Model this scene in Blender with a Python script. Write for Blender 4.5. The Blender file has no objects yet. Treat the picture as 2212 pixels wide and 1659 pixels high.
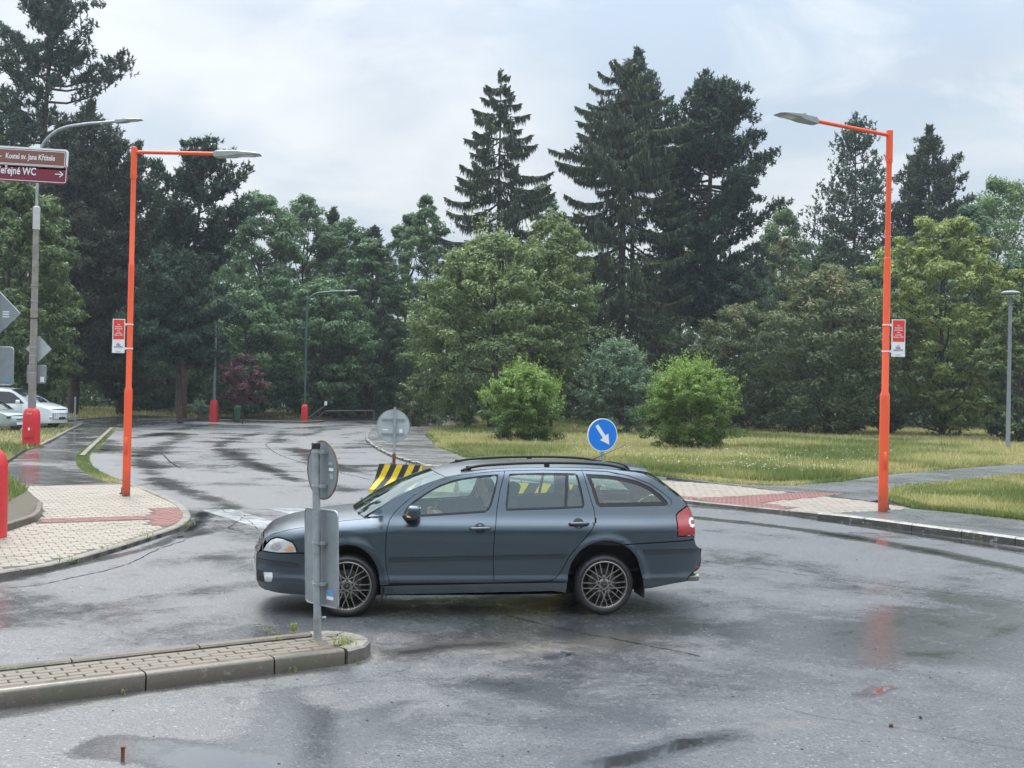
import bpy, math, random
import numpy as np
from mathutils import Vector, Matrix
from mathutils.geometry import delaunay_2d_cdt
rnd = random.Random(7); R = np.random.default_rng(11)
sc = bpy.context.scene; COL = sc.collection
# ------------------------------------------------------------------ camera
F_PX = 2420.0; CAM_H = 2.25; ROLL = math.radians(1.2); PITCH = math.atan(20 / F_PX)
_f = np.array([0, math.cos(PITCH), math.sin(PITCH)]); _r0 = np.array([1., 0, 0]); _u0 = np.cross(_r0, _f)
_r = _r0 * math.cos(ROLL) + _u0 * math.sin(ROLL); _u = _u0 * math.cos(ROLL) - _r0 * math.sin(ROLL)
cam = bpy.data.cameras.new('camera'); camo = bpy.data.objects.new('camera', cam); COL.objects.link(camo)
cam.lens = 36 * F_PX / 2212; cam.sensor_width = 36; cam.clip_start = .1; cam.clip_end = 3000
camo.matrix_world = Matrix(((_r[0], _u[0], -_f[0], 0), (_r[1], _u[1], -_f[1], 0), (_r[2], _u[2], -_f[2], CAM_H), (0, 0, 0, 1)))
sc.camera = camo
# ------------------------------------------------------------------ view, sky, sun
sc.view_settings.view_transform = 'Standard'; sc.view_settings.look = 'None'
sc.view_settings.exposure = 0.48; sc.view_settings.gamma = 1
SUN_EL, SUN_AZ = math.radians(48), math.radians(-25)
world = bpy.data.worlds.new('World'); sc.world = world; world.use_nodes = True
def build_world():
    nt = world.node_tree; N = nt.nodes; L = nt.links; N.clear()
    out = N.new('ShaderNodeOutputWorld'); bg = N.new('ShaderNodeBackground')
    tc = N.new('ShaderNodeTexCoord'); sky = N.new('ShaderNodeTexSky'); sky.sky_type = 'NISHITA'; sky.sun_disc = False
    sky.sun_elevation = SUN_EL; sky.sun_rotation = SUN_AZ; sky.air_density = 1.4; sky.dust_density = 3
    sep = N.new('ShaderNodeSeparateXYZ'); L.new(tc.outputs['Generated'], sep.inputs[0])
    def math_(op, a, b=None, c=None):
        n = N.new('ShaderNodeMath'); n.operation = op
        for i, v in enumerate((a, b, c)):
            if v is None: continue
            if isinstance(v, (int, float)): n.inputs[i].default_value = v
            else: L.new(v, n.inputs[i])
        return n.outputs[0]
    # project direction onto a cloud layer: (x,y)/(z+.18)
    zc = math_('MAXIMUM', sep.outputs[2], 0.0); den = math_('ADD', zc, .22)
    cx = math_('DIVIDE', sep.outputs[0], den); cy = math_('DIVIDE', sep.outputs[1], den)
    comb = N.new('ShaderNodeCombineXYZ'); L.new(cx, comb.inputs[0]); L.new(cy, comb.inputs[1])
    def noise(scale, detail, rough, loc, dist=0.):
        mp = N.new('ShaderNodeMapping'); mp.inputs['Location'].default_value = loc; L.new(comb.outputs[0], mp.inputs[0])
        n = N.new('ShaderNodeTexNoise'); n.inputs['Scale'].default_value = scale; n.inputs['Detail'].default_value = detail
        n.inputs['Roughness'].default_value = rough; n.inputs['Distortion'].default_value = dist
        L.new(mp.outputs[0], n.inputs['Vector']); return n.outputs['Fac']
    def ramp(fac, pts):
        r = N.new('ShaderNodeValToRGB'); e = r.color_ramp.elements
        while len(e) < len(pts): e.new(.5)
        for i, (p, c) in enumerate(pts): e[i].position = p; e[i].color = (*c, 1)
        L.new(fac, r.inputs[0]); return r.outputs[0]
    def mix(f, a, b, mode='MIX'):
        m = N.new('ShaderNodeMix'); m.data_type = 'RGBA'; m.blend_type = mode
        if isinstance(f, (int, float)): m.inputs[0].default_value = f
        else: L.new(f, m.inputs[0])
        for i, v in ((6, a), (7, b)):
            if isinstance(v, tuple): m.inputs[i].default_value = (*v, 1)
            else: L.new(v, m.inputs[i])
        return m.outputs[2]
    grey = ramp(noise(1.1, 6, .55, (1.1, 5.2, 0), .5), [(.38, (.55, .63, .735)), (.49, (.67, .735, .80)), (.62, (.80, .845, .885))])
    nz = N.new('ShaderNodeMix'); nz.data_type = 'RGBA'; nz.inputs[0].default_value = .10
    L.new(grey, nz.inputs[6])
    sc_ = N.new('ShaderNodeVectorMath'); sc_.operation = 'SCALE'; sc_.inputs['Scale'].default_value = .12; L.new(sky.outputs[0], sc_.inputs[0])
    L.new(sc_.outputs[0], nz.inputs[7])
    bluemask = ramp(noise(1.25, 4, .55, (2.2, 8.4, 0), .4), [(.48, (0, 0, 0)), (.60, (1, 1, 1))])
    c1 = mix(math_('MULTIPLY', bluemask, .6), nz.outputs[2], (.49, .615, .75))
    puff = ramp(noise(2.3, 7, .6, (4.3, 3.1, 0), .5), [(.52, (0, 0, 0)), (.66, (1, 1, 1))])
    c2 = mix(math_('MULTIPLY', puff, .45), c1, (.86, .90, .93))
    # overcast brightening towards the zenith
    g = math_('MULTIPLY_ADD', math_('POWER', zc, 3.0), 4.3, .735)
    m = N.new('ShaderNodeVectorMath'); m.operation = 'SCALE'; L.new(c2, m.inputs[0]); L.new(g, m.inputs['Scale'])
    L.new(m.outputs[0], bg.inputs[0]); bg.inputs[1].default_value = 1.0
    L.new(bg.outputs[0], out.inputs[0])
build_world()
sun = bpy.data.lights.new('sun', 'SUN'); sun.energy = 1.2; sun.angle = math.radians(14); sun.color = (1, .96, .9)
suno = bpy.data.objects.new('sun', sun); COL.objects.link(suno)
_sd = Vector((math.sin(SUN_AZ) * math.cos(SUN_EL), math.cos(SUN_AZ) * math.cos(SUN_EL), math.sin(SUN_EL)))
suno.rotation_euler = _sd.to_track_quat('Z', 'Y').to_euler()

# ------------------------------------------------------------------ helpers: a picture ray meets the ground at a world point
def at(px, py, z=0.0):
    d = _f + _r * ((px - 1106) / F_PX) + _u * ((829.5 - py) / F_PX); t = (z - CAM_H) / d[2]
    return np.array([0, 0, CAM_H]) + d * t
def atD(px, py, D):
    d = _f + _r * ((px - 1106) / F_PX) + _u * ((829.5 - py) / F_PX)
    return np.array([0, 0, CAM_H]) + d * (D / d[1])
def ppm(D): return F_PX / D
# ------------------------------------------------------------------ object helpers
def props(o, label=None, cat=None, group=None, kind=None):
    if label: o['label'] = label
    if cat: o['category'] = cat
    if group: o['group'] = group
    if kind: o['kind'] = kind
    return o
def thing(name, label, cat, loc=(0, 0, 0), rotz=0, group=None):
    o = bpy.data.objects.new(name, None); COL.objects.link(o); o.empty_display_size = .2
    o.location = loc; o.rotation_euler = (0, 0, rotz); return props(o, label, cat, group)
def obj(name, me, mat=None, parent=None, **kw):
    o = bpy.data.objects.new(name, me); COL.objects.link(o)
    if mat is not None and not me.materials:
        for m in (mat if isinstance(mat, (list, tuple)) else [mat]): me.materials.append(m)
    if parent is not None: o.parent = parent
    return props(o, **kw)
def mesh_np(name, V, Fc, smooth=False, k=None, attrs=None, mi=None):
    """V (n,3); Fc (m,k) int array of equal-size faces"""
    me = bpy.data.meshes.new(name); V = np.asarray(V, np.float32); Fc = np.asarray(Fc, np.int32)
    me.vertices.add(len(V)); me.vertices.foreach_set('co', V.ravel())
    m, k = Fc.shape; me.loops.add(m * k); me.loops.foreach_set('vertex_index', Fc.ravel())
    me.polygons.add(m); me.polygons.foreach_set('loop_start', np.arange(0, m * k, k, dtype=np.int32))
    if mi is not None: me.polygons.foreach_set('material_index', np.asarray(mi, np.int32))
    me.polygons.foreach_set('use_smooth', np.full(m, bool(smooth)))
    if attrs:
        for an, av in attrs.items():
            a = me.attributes.new(an, 'FLOAT', 'POINT'); a.data.foreach_set('value', np.asarray(av, np.float32))
    me.update(); me.validate() if False else None
    return me
class MB:
    def __init__(s): s.v = []; s.f = []; s.mi = []; s.cur = 0
    def add(s, vs, fs, mi=None):
        n = len(s.v); s.v += [tuple(map(float, p)) for p in vs]; s.f += [tuple(i + n for i in f) for f in fs]
        s.mi += [s.cur if mi is None else mi] * len(fs); return s
    def box(s, c, d, rz=0, M=None):
        hx, hy, hz = d[0] / 2, d[1] / 2, d[2] / 2
        vs = [Vector((x * hx, y * hy, z * hz)) for x in (-1, 1) for y in (-1, 1) for z in (-1, 1)]
        m = M if M is not None else Matrix.Rotation(rz, 3, 'Z')
        vs = [m @ v + Vector(c) for v in vs]
        return s.add(vs, [(0, 1, 3, 2), (4, 6, 7, 5), (0, 4, 5, 1), (2, 3, 7, 6), (0, 2, 6, 4), (1, 5, 7, 3)])
    def rbox(s, c, d, r, M=None, nu=20, nv=12):
        m = M if M is not None else Matrix.Identity(3); vs = []; c = Vector(c)
        r = min(r, min(d) / 2)
        for j in range(nv + 1):
            th = math.pi * j / nv
            for i in range(nu):
                ph = 2 * math.pi * (i + .5) / nu
                n = Vector((math.sin(th) * math.cos(ph), math.sin(th) * math.sin(ph), math.cos(th)))
                nz = 1 if j < (nv + 1) / 2 - .0 and j <= nv // 2 else -1
                if nv % 2 == 0 and j == nv // 2: nz = 0
                p = Vector((math.copysign(d[0] / 2 - r, n.x) + n.x * r, math.copysign(d[1] / 2 - r, n.y) + n.y * r, nz * (d[2] / 2 - r) + n.z * r))
                vs.append(m @ p + c)
        fs = [(j * nu + i, (j + 1) * nu + i, (j + 1) * nu + (i + 1) % nu, j * nu + (i + 1) % nu) for j in range(nv) for i in range(nu)]
        fs += [tuple(range(nu)), tuple(reversed(range(nv * nu, nv * nu + nu)))]
        return s.add(vs, fs)
    def tube(s, path, rad, n=10, cap=True):
        P = [Vector(p) for p in path]; rad = rad if isinstance(rad, (list, tuple)) else [rad] * len(P)
        vs = []; up = None
        for i, p in enumerate(P):
            t = (P[min(i + 1, len(P) - 1)] - P[max(i - 1, 0)]).normalized()
            if up is None: up = Vector((0, 0, 1)) if abs(t.z) < .9 else Vector((1, 0, 0))
            a = up.cross(t); a = a.normalized() if a.length > 1e-6 else Vector((1, 0, 0)); b = t.cross(a); up = b
            for k in range(n):
                th = 2 * math.pi * k / n; vs.append(p + (a * math.cos(th) + b * math.sin(th)) * rad[i])
        fs = [(i * n + k, i * n + (k + 1) % n, (i + 1) * n + (k + 1) % n, (i + 1) * n + k) for i in range(len(P) - 1) for k in range(n)]
        if cap: fs += [tuple(reversed(range(n))), tuple(range((len(P) - 1) * n, len(P) * n))]
        return s.add(vs, fs)
    def lathe(s, prof, n=32, M=None, c=(0, 0, 0), cap=True):
        """prof: (r,h) list turned about local Z"""
        m = M if M is not None else Matrix.Identity(3); vs = []
        for r, h in prof:
            for k in range(n):
                th = 2 * math.pi * k / n; vs.append(m @ Vector((r * math.cos(th), r * math.sin(th), h)) + Vector(c))
        q = len(prof); fs = [(i * n + k, i * n + (k + 1) % n, (i + 1) * n + (k + 1) % n, (i + 1) * n + k) for i in range(q - 1) for k in range(n)]
        if cap: fs += [tuple(reversed(range(n))), tuple(range((q - 1) * n, q * n))]
        return s.add(vs, fs)
    def prism(s, poly, z0, z1, M=None, c=(0, 0, 0)):
        """poly list of 2-D points (ccw), extruded along local Z"""
        m = M if M is not None else Matrix.Identity(3); n = len(poly); C = Vector(c)
        vs = [m @ Vector((p[0], p[1], z0)) + C for p in poly] + [m @ Vector((p[0], p[1], z1)) + C for p in poly]
        fs = [tuple(reversed(range(n))), tuple(range(n, 2 * n))] + [(i, (i + 1) % n, n + (i + 1) % n, n + i) for i in range(n)]
        return s.add(vs, fs)
    def mesh(s, name, smooth=False, angle=None):
        me = bpy.data.meshes.new(name); me.from_pydata(s.v, [], s.f); me.update()
        if any(s.mi): me.polygons.foreach_set('material_index', np.array(s.mi, np.int32))
        if smooth or angle is not None:
            me.polygons.foreach_set('use_smooth', np.ones(len(me.polygons), bool))
            me.set_sharp_from_angle(angle=math.radians(angle if angle is not None else 40))
        return me
    def obj(s, name, mat, parent=None, smooth=False, angle=None, **kw):
        return obj(name, s.mesh(name, smooth, angle), mat, parent, **kw)
def catmull(pts, n=6, closed=False):
    P = [np.array(p, float) for p in pts]; out = []; m = len(P)
    for i in range(m if closed else m - 1):
        p0 = P[(i - 1) % m] if closed or i > 0 else 2 * P[0] - P[1]; p1 = P[i]; p2 = P[(i + 1) % m]
        p3 = P[(i + 2) % m] if closed or i + 2 < m else 2 * P[-1] - P[-2]
        for k in range(n):
            t = k / n; out.append(.5 * ((2 * p1) + (-p0 + p2) * t + (2 * p0 - 5 * p1 + 4 * p2 - p3) * t * t + (-p0 + 3 * p1 - 3 * p2 + p3) * t ** 3))
    if not closed: out.append(P[-1])
    return out
def inside(pts, poly):
    pts = np.asarray(pts, float); poly = np.asarray(poly, float); x, y = pts[:, 0], pts[:, 1]; r = np.zeros(len(pts), bool)
    a = poly; b = np.roll(poly, -1, 0)
    for (x1, y1), (x2, y2) in zip(a, b):
        if y1 == y2: continue
        c = ((y1 > y) != (y2 > y)) & (x < (x2 - x1) * (y - y1) / (y2 - y1) + x1); r ^= c
    return r
def vnoise(x, y, scale, seed=0):
    """smooth value noise in numpy, 0..1"""
    g = np.random.default_rng(seed).random((64, 64)); x = np.asarray(x) / scale; y = np.asarray(y) / scale
    xi = np.floor(x).astype(int); yi = np.floor(y).astype(int); fx = x - xi; fy = y - yi; fx = fx * fx * (3 - 2 * fx); fy = fy * fy * (3 - 2 * fy)
    a = g[xi % 64, yi % 64]; b = g[(xi + 1) % 64, yi % 64]; c = g[xi % 64, (yi + 1) % 64]; d = g[(xi + 1) % 64, (yi + 1) % 64]
    return (a * (1 - fx) + b * fx) * (1 - fy) + (c * (1 - fx) + d * fx) * fy
def fbm(x, y, scale, seed=0, o=4): return sum(vnoise(x, y, scale / 2 ** i, seed + i) * .5 ** (i + 1) for i in range(o)) / (1 - .5 ** o)
# ------------------------------------------------------------------ materials
class MT:
    def __init__(s, name):
        s.m = bpy.data.materials.new(name); s.m.use_nodes = True; s.nt = s.m.node_tree; s.N = s.nt.nodes; s.L = s.nt.links
        s.b = s.N['Principled BSDF']
    def set(s, **kw):
        for k, v in kw.items():
            inp = s.b.inputs[k.replace('_', ' ')]
            if hasattr(v, 'node'): s.L.new(v, inp)
            elif isinstance(v, tuple) and len(v) == 3 and inp.type == 'RGBA': inp.default_value = (*v, 1)
            else: inp.default_value = v
        return s
    def node(s, t, **kw):
        n = s.N.new(t)
        for k, v in kw.items():
            if hasattr(n, k): setattr(n, k, v)
            else:
                i = n.inputs[k.replace('_', ' ')]
                if hasattr(v, 'node'): s.L.new(v, i)
                else: i.default_value = v
        return n
    def coord(s, kind='Object'): return s.node('ShaderNodeTexCoord').outputs[kind]
    def noise(s, scale, detail=4, rough=.55, vec=None, dist=0, stretch=None):
        vec = vec or s.coord()
        if stretch:
            mp = s.node('ShaderNodeMapping'); mp.inputs['Scale'].default_value = stretch; s.L.new(vec, mp.inputs[0]); vec = mp.outputs[0]
        return s.node('ShaderNodeTexNoise', Vector=vec, Scale=scale, Detail=detail, Roughness=rough, Distortion=dist).outputs['Fac']
    def ramp(s, fac, pts, interp='LINEAR'):
        r = s.N.new('ShaderNodeValToRGB'); e = r.color_ramp.elements; r.color_ramp.interpolation = interp
        while len(e) < len(pts): e.new(.5)
        for i, (p, c) in enumerate(pts): e[i].position = p; c = c if isinstance(c, tuple) else (c, c, c); e[i].color = (*c, 1)
        s.L.new(fac, r.inputs[0]); return r.outputs[0]
    def mix(s, f, a, b, mode='MIX'):
        m = s.N.new('ShaderNodeMix'); m.data_type = 'RGBA'; m.blend_type = mode
        for i, v in ((0, f), (6, a), (7, b)):
            if hasattr(v, 'node'): s.L.new(v, m.inputs[i])
            elif isinstance(v, tuple): m.inputs[i].default_value = (*v, 1)
            else: m.inputs[i].default_value = v
        return m.outputs[2]
    def math(s, op, a, b=0., clamp=False):
        n = s.N.new('ShaderNodeMath'); n.operation = op; n.use_clamp = clamp
        for i, v in enumerate((a, b)):
            if hasattr(v, 'node'): s.L.new(v, n.inputs[i])
            else: n.inputs[i].default_value = v
        return n.outputs[0]
    def attr(s, name): return s.node('ShaderNodeAttribute', attribute_name=name).outputs['Fac']
    def bump(s, h, strength=.3, dist=.01, normal=None):
        n = s.node('ShaderNodeBump', Strength=strength, Distance=dist, Height=h)
        if normal is not None: s.L.new(normal, n.inputs['Normal'])
        return n.outputs[0]
def mat(name, col, rough=.5, metal=0., var=.12, vs=6., bump=0., bs=40., coat=0., spec=.5, bd=.01):
    t = MT(name); t.set(Roughness=rough, Metallic=metal, Coat_Weight=coat, Specular_IOR_Level=spec)
    n = t.noise(vs, 5, .6); a = tuple(c * (1 - var) for c in col); b = tuple(min(1, c * (1 + var)) for c in col)
    t.set(Base_Color=t.ramp(n, [(.3, a), (.7, b)]))
    if bump: t.set(Normal=t.bump(t.noise(bs, 4, .6), bump, bd))
    return t.m
def glass_mat(name, tint, gloss=.12):
    t = MT(name); t.N.remove(t.b); out = t.N['Material Output']
    tr = t.node('ShaderNodeBsdfTransparent'); tr.inputs[0].default_value = (*tint, 1)
    gl = t.node('ShaderNodeBsdfGlossy'); gl.inputs['Roughness'].default_value = .03; gl.inputs[0].default_value = (.9, 1, .97, 1)
    fr = t.node('ShaderNodeFresnel', IOR=1.5); mx = t.node('ShaderNodeMixShader')
    t.L.new(t.math('ADD', fr.outputs[0], gloss - .04, True), mx.inputs[0]); t.L.new(tr.outputs[0], mx.inputs[1]); t.L.new(gl.outputs[0], mx.inputs[2])
    t.L.new(mx.outputs[0], out.inputs[0]); return t.m
def wet_asphalt(name, base=(.055, .056, .06), use_attr=False, puddle=.62, worn=0.0):
    t = MT(name); co = t.coord()
    v1 = t.node('ShaderNodeTexVoronoi', Vector=co, Scale=62.); agg = v1.outputs['Distance']
    grain = t.noise(70, 3, .8, co); mid = t.noise(1.1, 7, .72, co, .5); big = t.noise(.30, 6, .65, co, .9); fine = t.noise(24, 5, .75, co)
    stone = t.node('ShaderNodeSeparateXYZ', Vector=v1.outputs['Color'])
    c = t.mix(mid, tuple(x * .62 for x in base), tuple(x * 1.6 for x in base))
    c = t.mix(t.math('MULTIPLY', t.ramp(stone.outputs[0], [(.62, 0.), (.98, 1.)]), .34), c, (.17, .17, .165))
    c = t.mix(t.math('MULTIPLY', t.ramp(stone.outputs[1], [(.60, 0.), (.9, 1.)]), .75), c, tuple(x * .25 for x in base))
    c = t.mix(t.math('MULTIPLY', t.ramp(stone.outputs[2], [(.975, 0.), (.99, 1.)]), .35), c, (.45, .44, .42))
    wetn = t.math('ADD', t.math('MULTIPLY', big, .65), t.math('MULTIPLY', mid, .35))
    if use_attr:
        w = t.math('SUBTRACT', t.attr('wet'), .42)
        br = t.noise(2.6, 7, .75, co, 1.2)
        wetn = t.math('ADD', wetn, t.math('ADD', w, t.math('MULTIPLY', t.math('SUBTRACT', br, .5), .42)))
        dirt = t.attr('dirt')
        c = t.mix(t.math('MULTIPLY', dirt, t.math('ADD', t.noise(9, 5, .7, co), .15), True), c, (.17, .145, .115))
        cr = t.attr('crack'); c = t.mix(t.math('GREATER_THAN', t.math('ADD', cr, t.math('MULTIPLY', t.noise(6, 3, .6, co), .4)), .95), c, (.012, .012, .013))
    # single stones stick out of the water at its margin
    wetn = t.math('ADD', wetn, t.math('MULTIPLY', t.math('SUBTRACT', t.math('ADD', t.math('MULTIPLY', fine, .6), t.math('MULTIPLY', grain, .4)), .5), .30))
    pud = t.ramp(wetn, [(puddle, 0.), (puddle + .16, 1.)])
    damp = t.ramp(wetn, [(.34, 0.), (puddle - .06, 1.)])
    c = t.mix(t.math('MULTIPLY', pud, .5), c, tuple(x * .5 for x in base))
    h = t.math('ADD', t.math('MULTIPLY', agg, .8), t.math('MULTIPLY', grain, .7))
    inv = t.math('SUBTRACT', 1.0, pud)
    nb = t.node('ShaderNodeBump', Distance=.010, Height=h); t.L.new(t.math('MULTIPLY', inv, .8), nb.inputs['Strength'])
    ripple = t.noise(26, 3, .5, co, .2); cb = t.node('ShaderNodeBump', Distance=.008, Height=t.math('ADD', t.math('MULTIPLY', h, inv), t.math('MULTIPLY', ripple, .10)))
    t.L.new(t.math('ADD', t.math('MULTIPLY', inv, t.math('SUBTRACT', .42, t.math('MULTIPLY', damp, .33))), .04), cb.inputs['Strength'])
    c = t.mix(t.math('MULTIPLY', damp, .36), c, tuple(x * .45 for x in base)); rr = t.mix(damp, (.70,) * 3, (.50,) * 3); rr = t.mix(pud, rr, (.10,) * 3)
    t.set(Base_Color=c, Roughness=rr, Specular_IOR_Level=t.math('SUBTRACT', .6, t.math('MULTIPLY', damp, .45)), Normal=nb.outputs[0])
    cr_ = t.mix(damp, (.42,) * 3, (.13,) * 3); cr_ = t.mix(pud, cr_, (.04,) * 3)
    t.set(Coat_Weight=t.math('ADD', t.math('MULTIPLY', damp, .5), .5), Coat_Roughness=cr_, Coat_IOR=t.math('ADD', t.math('MULTIPLY', pud, .8), 2.2)); t.L.new(cb.outputs[0], t.b.inputs['Coat Normal'])
    return t.m
def leaf_mat(name, dark, light, trans=.25, extra=None):
    t = MT(name); out = t.N['Material Output']
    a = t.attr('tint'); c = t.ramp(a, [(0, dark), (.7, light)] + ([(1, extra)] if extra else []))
    t.set(Base_Color=c, Roughness=.5, Specular_IOR_Level=.35)
    tb = t.node('ShaderNodeBsdfTranslucent'); t.L.new(t.mix(.5, c, (.12, .2, .03)), tb.inputs[0])
    mx = t.node('ShaderNodeMixShader'); mx.inputs[0].default_value = trans; t.L.new(t.b.outputs[0], mx.inputs[1]); t.L.new(tb.outputs[0], mx.inputs[2])
    t.L.new(mx.outputs[0], out.inputs[0]); return t.m
M = {}
M['asphalt'] = wet_asphalt('asphalt', use_attr=True)
M['path'] = wet_asphalt('path_asphalt', (.075, .073, .072), puddle=.70)
M['path_wet'] = wet_asphalt('path_asphalt_wet', (.05, .05, .052), puddle=.56)
M['soil'] = mat('soil', (.09, .075, .05), .9, bump=.4, bs=20)
def paver_mat(name, col, wet=.35):
    t = MT(name); oi = t.node('ShaderNodeObjectInfo').outputs['Random']; n = t.noise(14, 5, .6); at_ = t.attr('tint')
    c = t.mix(n, tuple(x * .72 for x in col), tuple(x * 1.2 for x in col)); v = t.math('FRACT', t.math('ADD', oi, at_))
    c = t.mix(t.math('MULTIPLY', v, .35), c, tuple(x * .6 for x in col)); c = t.mix(t.ramp(t.noise(.7, 5, .6), [(.45, 0.), (.7, .5)]), c, tuple(x * .62 for x in col))
    t.set(Base_Color=c, Roughness=t.mix(t.noise(.9, 3), (wet,) * 3, (.75,) * 3), Normal=t.bump(t.noise(90, 3, .7), .3, .004)); return t.m
M['beige'] = paver_mat('beige_paver', (.31, .262, .205), .4)
M['redpaver'] = paver_mat('red_paver', (.235, .090, .075), .4)
M['islpaver'] = paver_mat('grey_brown_paver', (.185, .150, .112), .3)
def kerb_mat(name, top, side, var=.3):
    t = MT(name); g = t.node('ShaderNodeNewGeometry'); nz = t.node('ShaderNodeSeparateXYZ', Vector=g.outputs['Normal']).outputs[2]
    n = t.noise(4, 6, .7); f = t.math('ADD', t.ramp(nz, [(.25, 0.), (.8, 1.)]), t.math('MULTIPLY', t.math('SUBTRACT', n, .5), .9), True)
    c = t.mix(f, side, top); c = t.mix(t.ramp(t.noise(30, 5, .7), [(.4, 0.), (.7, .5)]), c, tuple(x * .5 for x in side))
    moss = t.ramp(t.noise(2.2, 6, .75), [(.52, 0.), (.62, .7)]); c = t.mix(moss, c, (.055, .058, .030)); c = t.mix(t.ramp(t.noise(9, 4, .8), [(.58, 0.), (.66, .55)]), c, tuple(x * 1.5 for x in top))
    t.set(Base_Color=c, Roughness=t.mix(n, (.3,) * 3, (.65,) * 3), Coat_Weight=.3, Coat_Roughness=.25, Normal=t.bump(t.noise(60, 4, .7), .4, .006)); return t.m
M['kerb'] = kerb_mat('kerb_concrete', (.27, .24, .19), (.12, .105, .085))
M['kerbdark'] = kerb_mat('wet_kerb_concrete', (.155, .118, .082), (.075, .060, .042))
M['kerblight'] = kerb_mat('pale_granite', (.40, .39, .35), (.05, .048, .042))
M['joint'] = mat('joint_sand', (.10, .088, .07), .9, var=.3)
M['jointred'] = mat('red_joint', (.13, .05, .045), .8, var=.3)
def paint_line_mat():
    t = MT('road_paint'); n = t.noise(5, 7, .75); n2 = t.noise(1.2, 4, .6)
    f = t.ramp(t.math('ADD', t.math('MULTIPLY', n, .6), t.math('MULTIPLY', n2, .5)), [(.44, 0.), (.66, 1.)])
    t.set(Base_Color=t.mix(f, (.12, .12, .12), (.52, .53, .53)), Roughness=.4, Coat_Weight=.6, Coat_Roughness=.2, Normal=t.bump(t.noise(120, 2), .3, .004)); return t.m
M['paint'] = paint_line_mat()
def orange_mat():
    t = MT('orange_pole_paint'); co = t.coord(); z = t.node('ShaderNodeSeparateXYZ', Vector=co).outputs[2]; n = t.noise(1.6, 6, .7, co); st = t.noise(14, 5, .7, co, 0, (1, 1, .06))
    c = t.mix(n, (.78, .085, .022), (.90, .125, .04)); foot = t.math('MULTIPLY', t.ramp(z, [(0., 1.), (.55, 0.)]), t.noise(7, 5, .8, co)); c = t.mix(t.math('MULTIPLY', foot, 1.5, True), c, (.14, .055, .035))
    c = t.mix(t.ramp(st, [(.56, 0.), (.72, .45)]), c, (.40, .075, .04)); c = t.mix(t.ramp(t.noise(22, 4, .8, co), [(.68, 0.), (.74, .6)]), c, (.55, .30, .22))
    t.set(Base_Color=c, Roughness=t.mix(n, (.35,) * 3, (.6,) * 3), Normal=t.bump(t.noise(60, 3, .6, co), .08, .003)); return t.m
M['orange'] = orange_mat()
M['galv'] = mat('galvanised_steel', (.36, .38, .39), .45, metal=.55, var=.25, vs=9)
M['signback'] = mat('grey_sign_back', (.27, .30, .31), .42, metal=.35, var=.14, vs=5)
M['signbacklight'] = mat('pale_sign_back', (.42, .46, .46), .45, metal=.25, var=.12, vs=5)
M['rust'] = mat('rust', (.16, .06, .035), .85, var=.5, vs=20, bump=.5, bs=60)
M['dullrim'] = mat('dull_rusted_rim', (.16, .10, .08), .7, var=.4, vs=20)
M['oldwood'] = mat('old_wood', (.08, .07, .065), .8)
M['blackp'] = mat('black_plastic', (.015, .015, .017), .45)
M['greyp'] = mat('lamp_grey', (.30, .335, .33), .4, metal=.2, var=.08)
M['white'] = mat('white_sheet', (.78, .79, .80), .4, var=.04)
M['whitep'] = mat('white_car_paint', (.72, .74, .76), .25, var=.03, coat=1)
M['signblue'] = mat('sign_blue', (.005, .19, .68), .3, var=.05)
M['signred'] = mat('banner_red', (.74, .055, .035), .35, var=.04)
M['brownsign'] = mat('brown_sign', (.22, .095, .065), .35, var=.05)
M['maroon'] = mat('maroon_sign', (.20, .022, .045), .35, var=.05)
M['redbox'] = mat('red_cabinet', (.62, .028, .035), .42, var=.12, vs=5, bump=.1)
M['concrete_pole'] = mat('concrete_pole', (.25, .225, .20), .8, var=.25, vs=5, bump=.3)
M['concrete'] = mat('barrier_concrete', (.30, .26, .19), .8, var=.35, vs=6, bump=.4)
M['yellow'] = mat('barrier_yellow', (.78, .54, .02), .45, var=.12, vs=9, bump=.15)
M['bblack'] = mat('barrier_black', (.03, .03, .032), .5, var=.3, vs=9, bump=.15)
M['bark'] = mat('bark', (.06, .048, .04), .9, var=.4, vs=4, bump=.5, bs=15)
M['barkred'] = mat('pine_bark', (.07, .045, .035), .9, var=.4, vs=4, bump=.5, bs=15)
M['greenpole'] = mat('green_pole', (.05, .10, .085), .5)
M['greypole'] = mat('grey_pole', (.20, .22, .24), .5)
M['binbody'] = mat('green_bin', (.02, .10, .045), .45)
M['ink'] = mat('dark_ink', (.05, .05, .09), .5)
M['inkred'] = mat('red_ink', (.45, .06, .08), .5)
M['bluesticker'] = mat('blue_sticker', (.12, .30, .50), .4)

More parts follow.
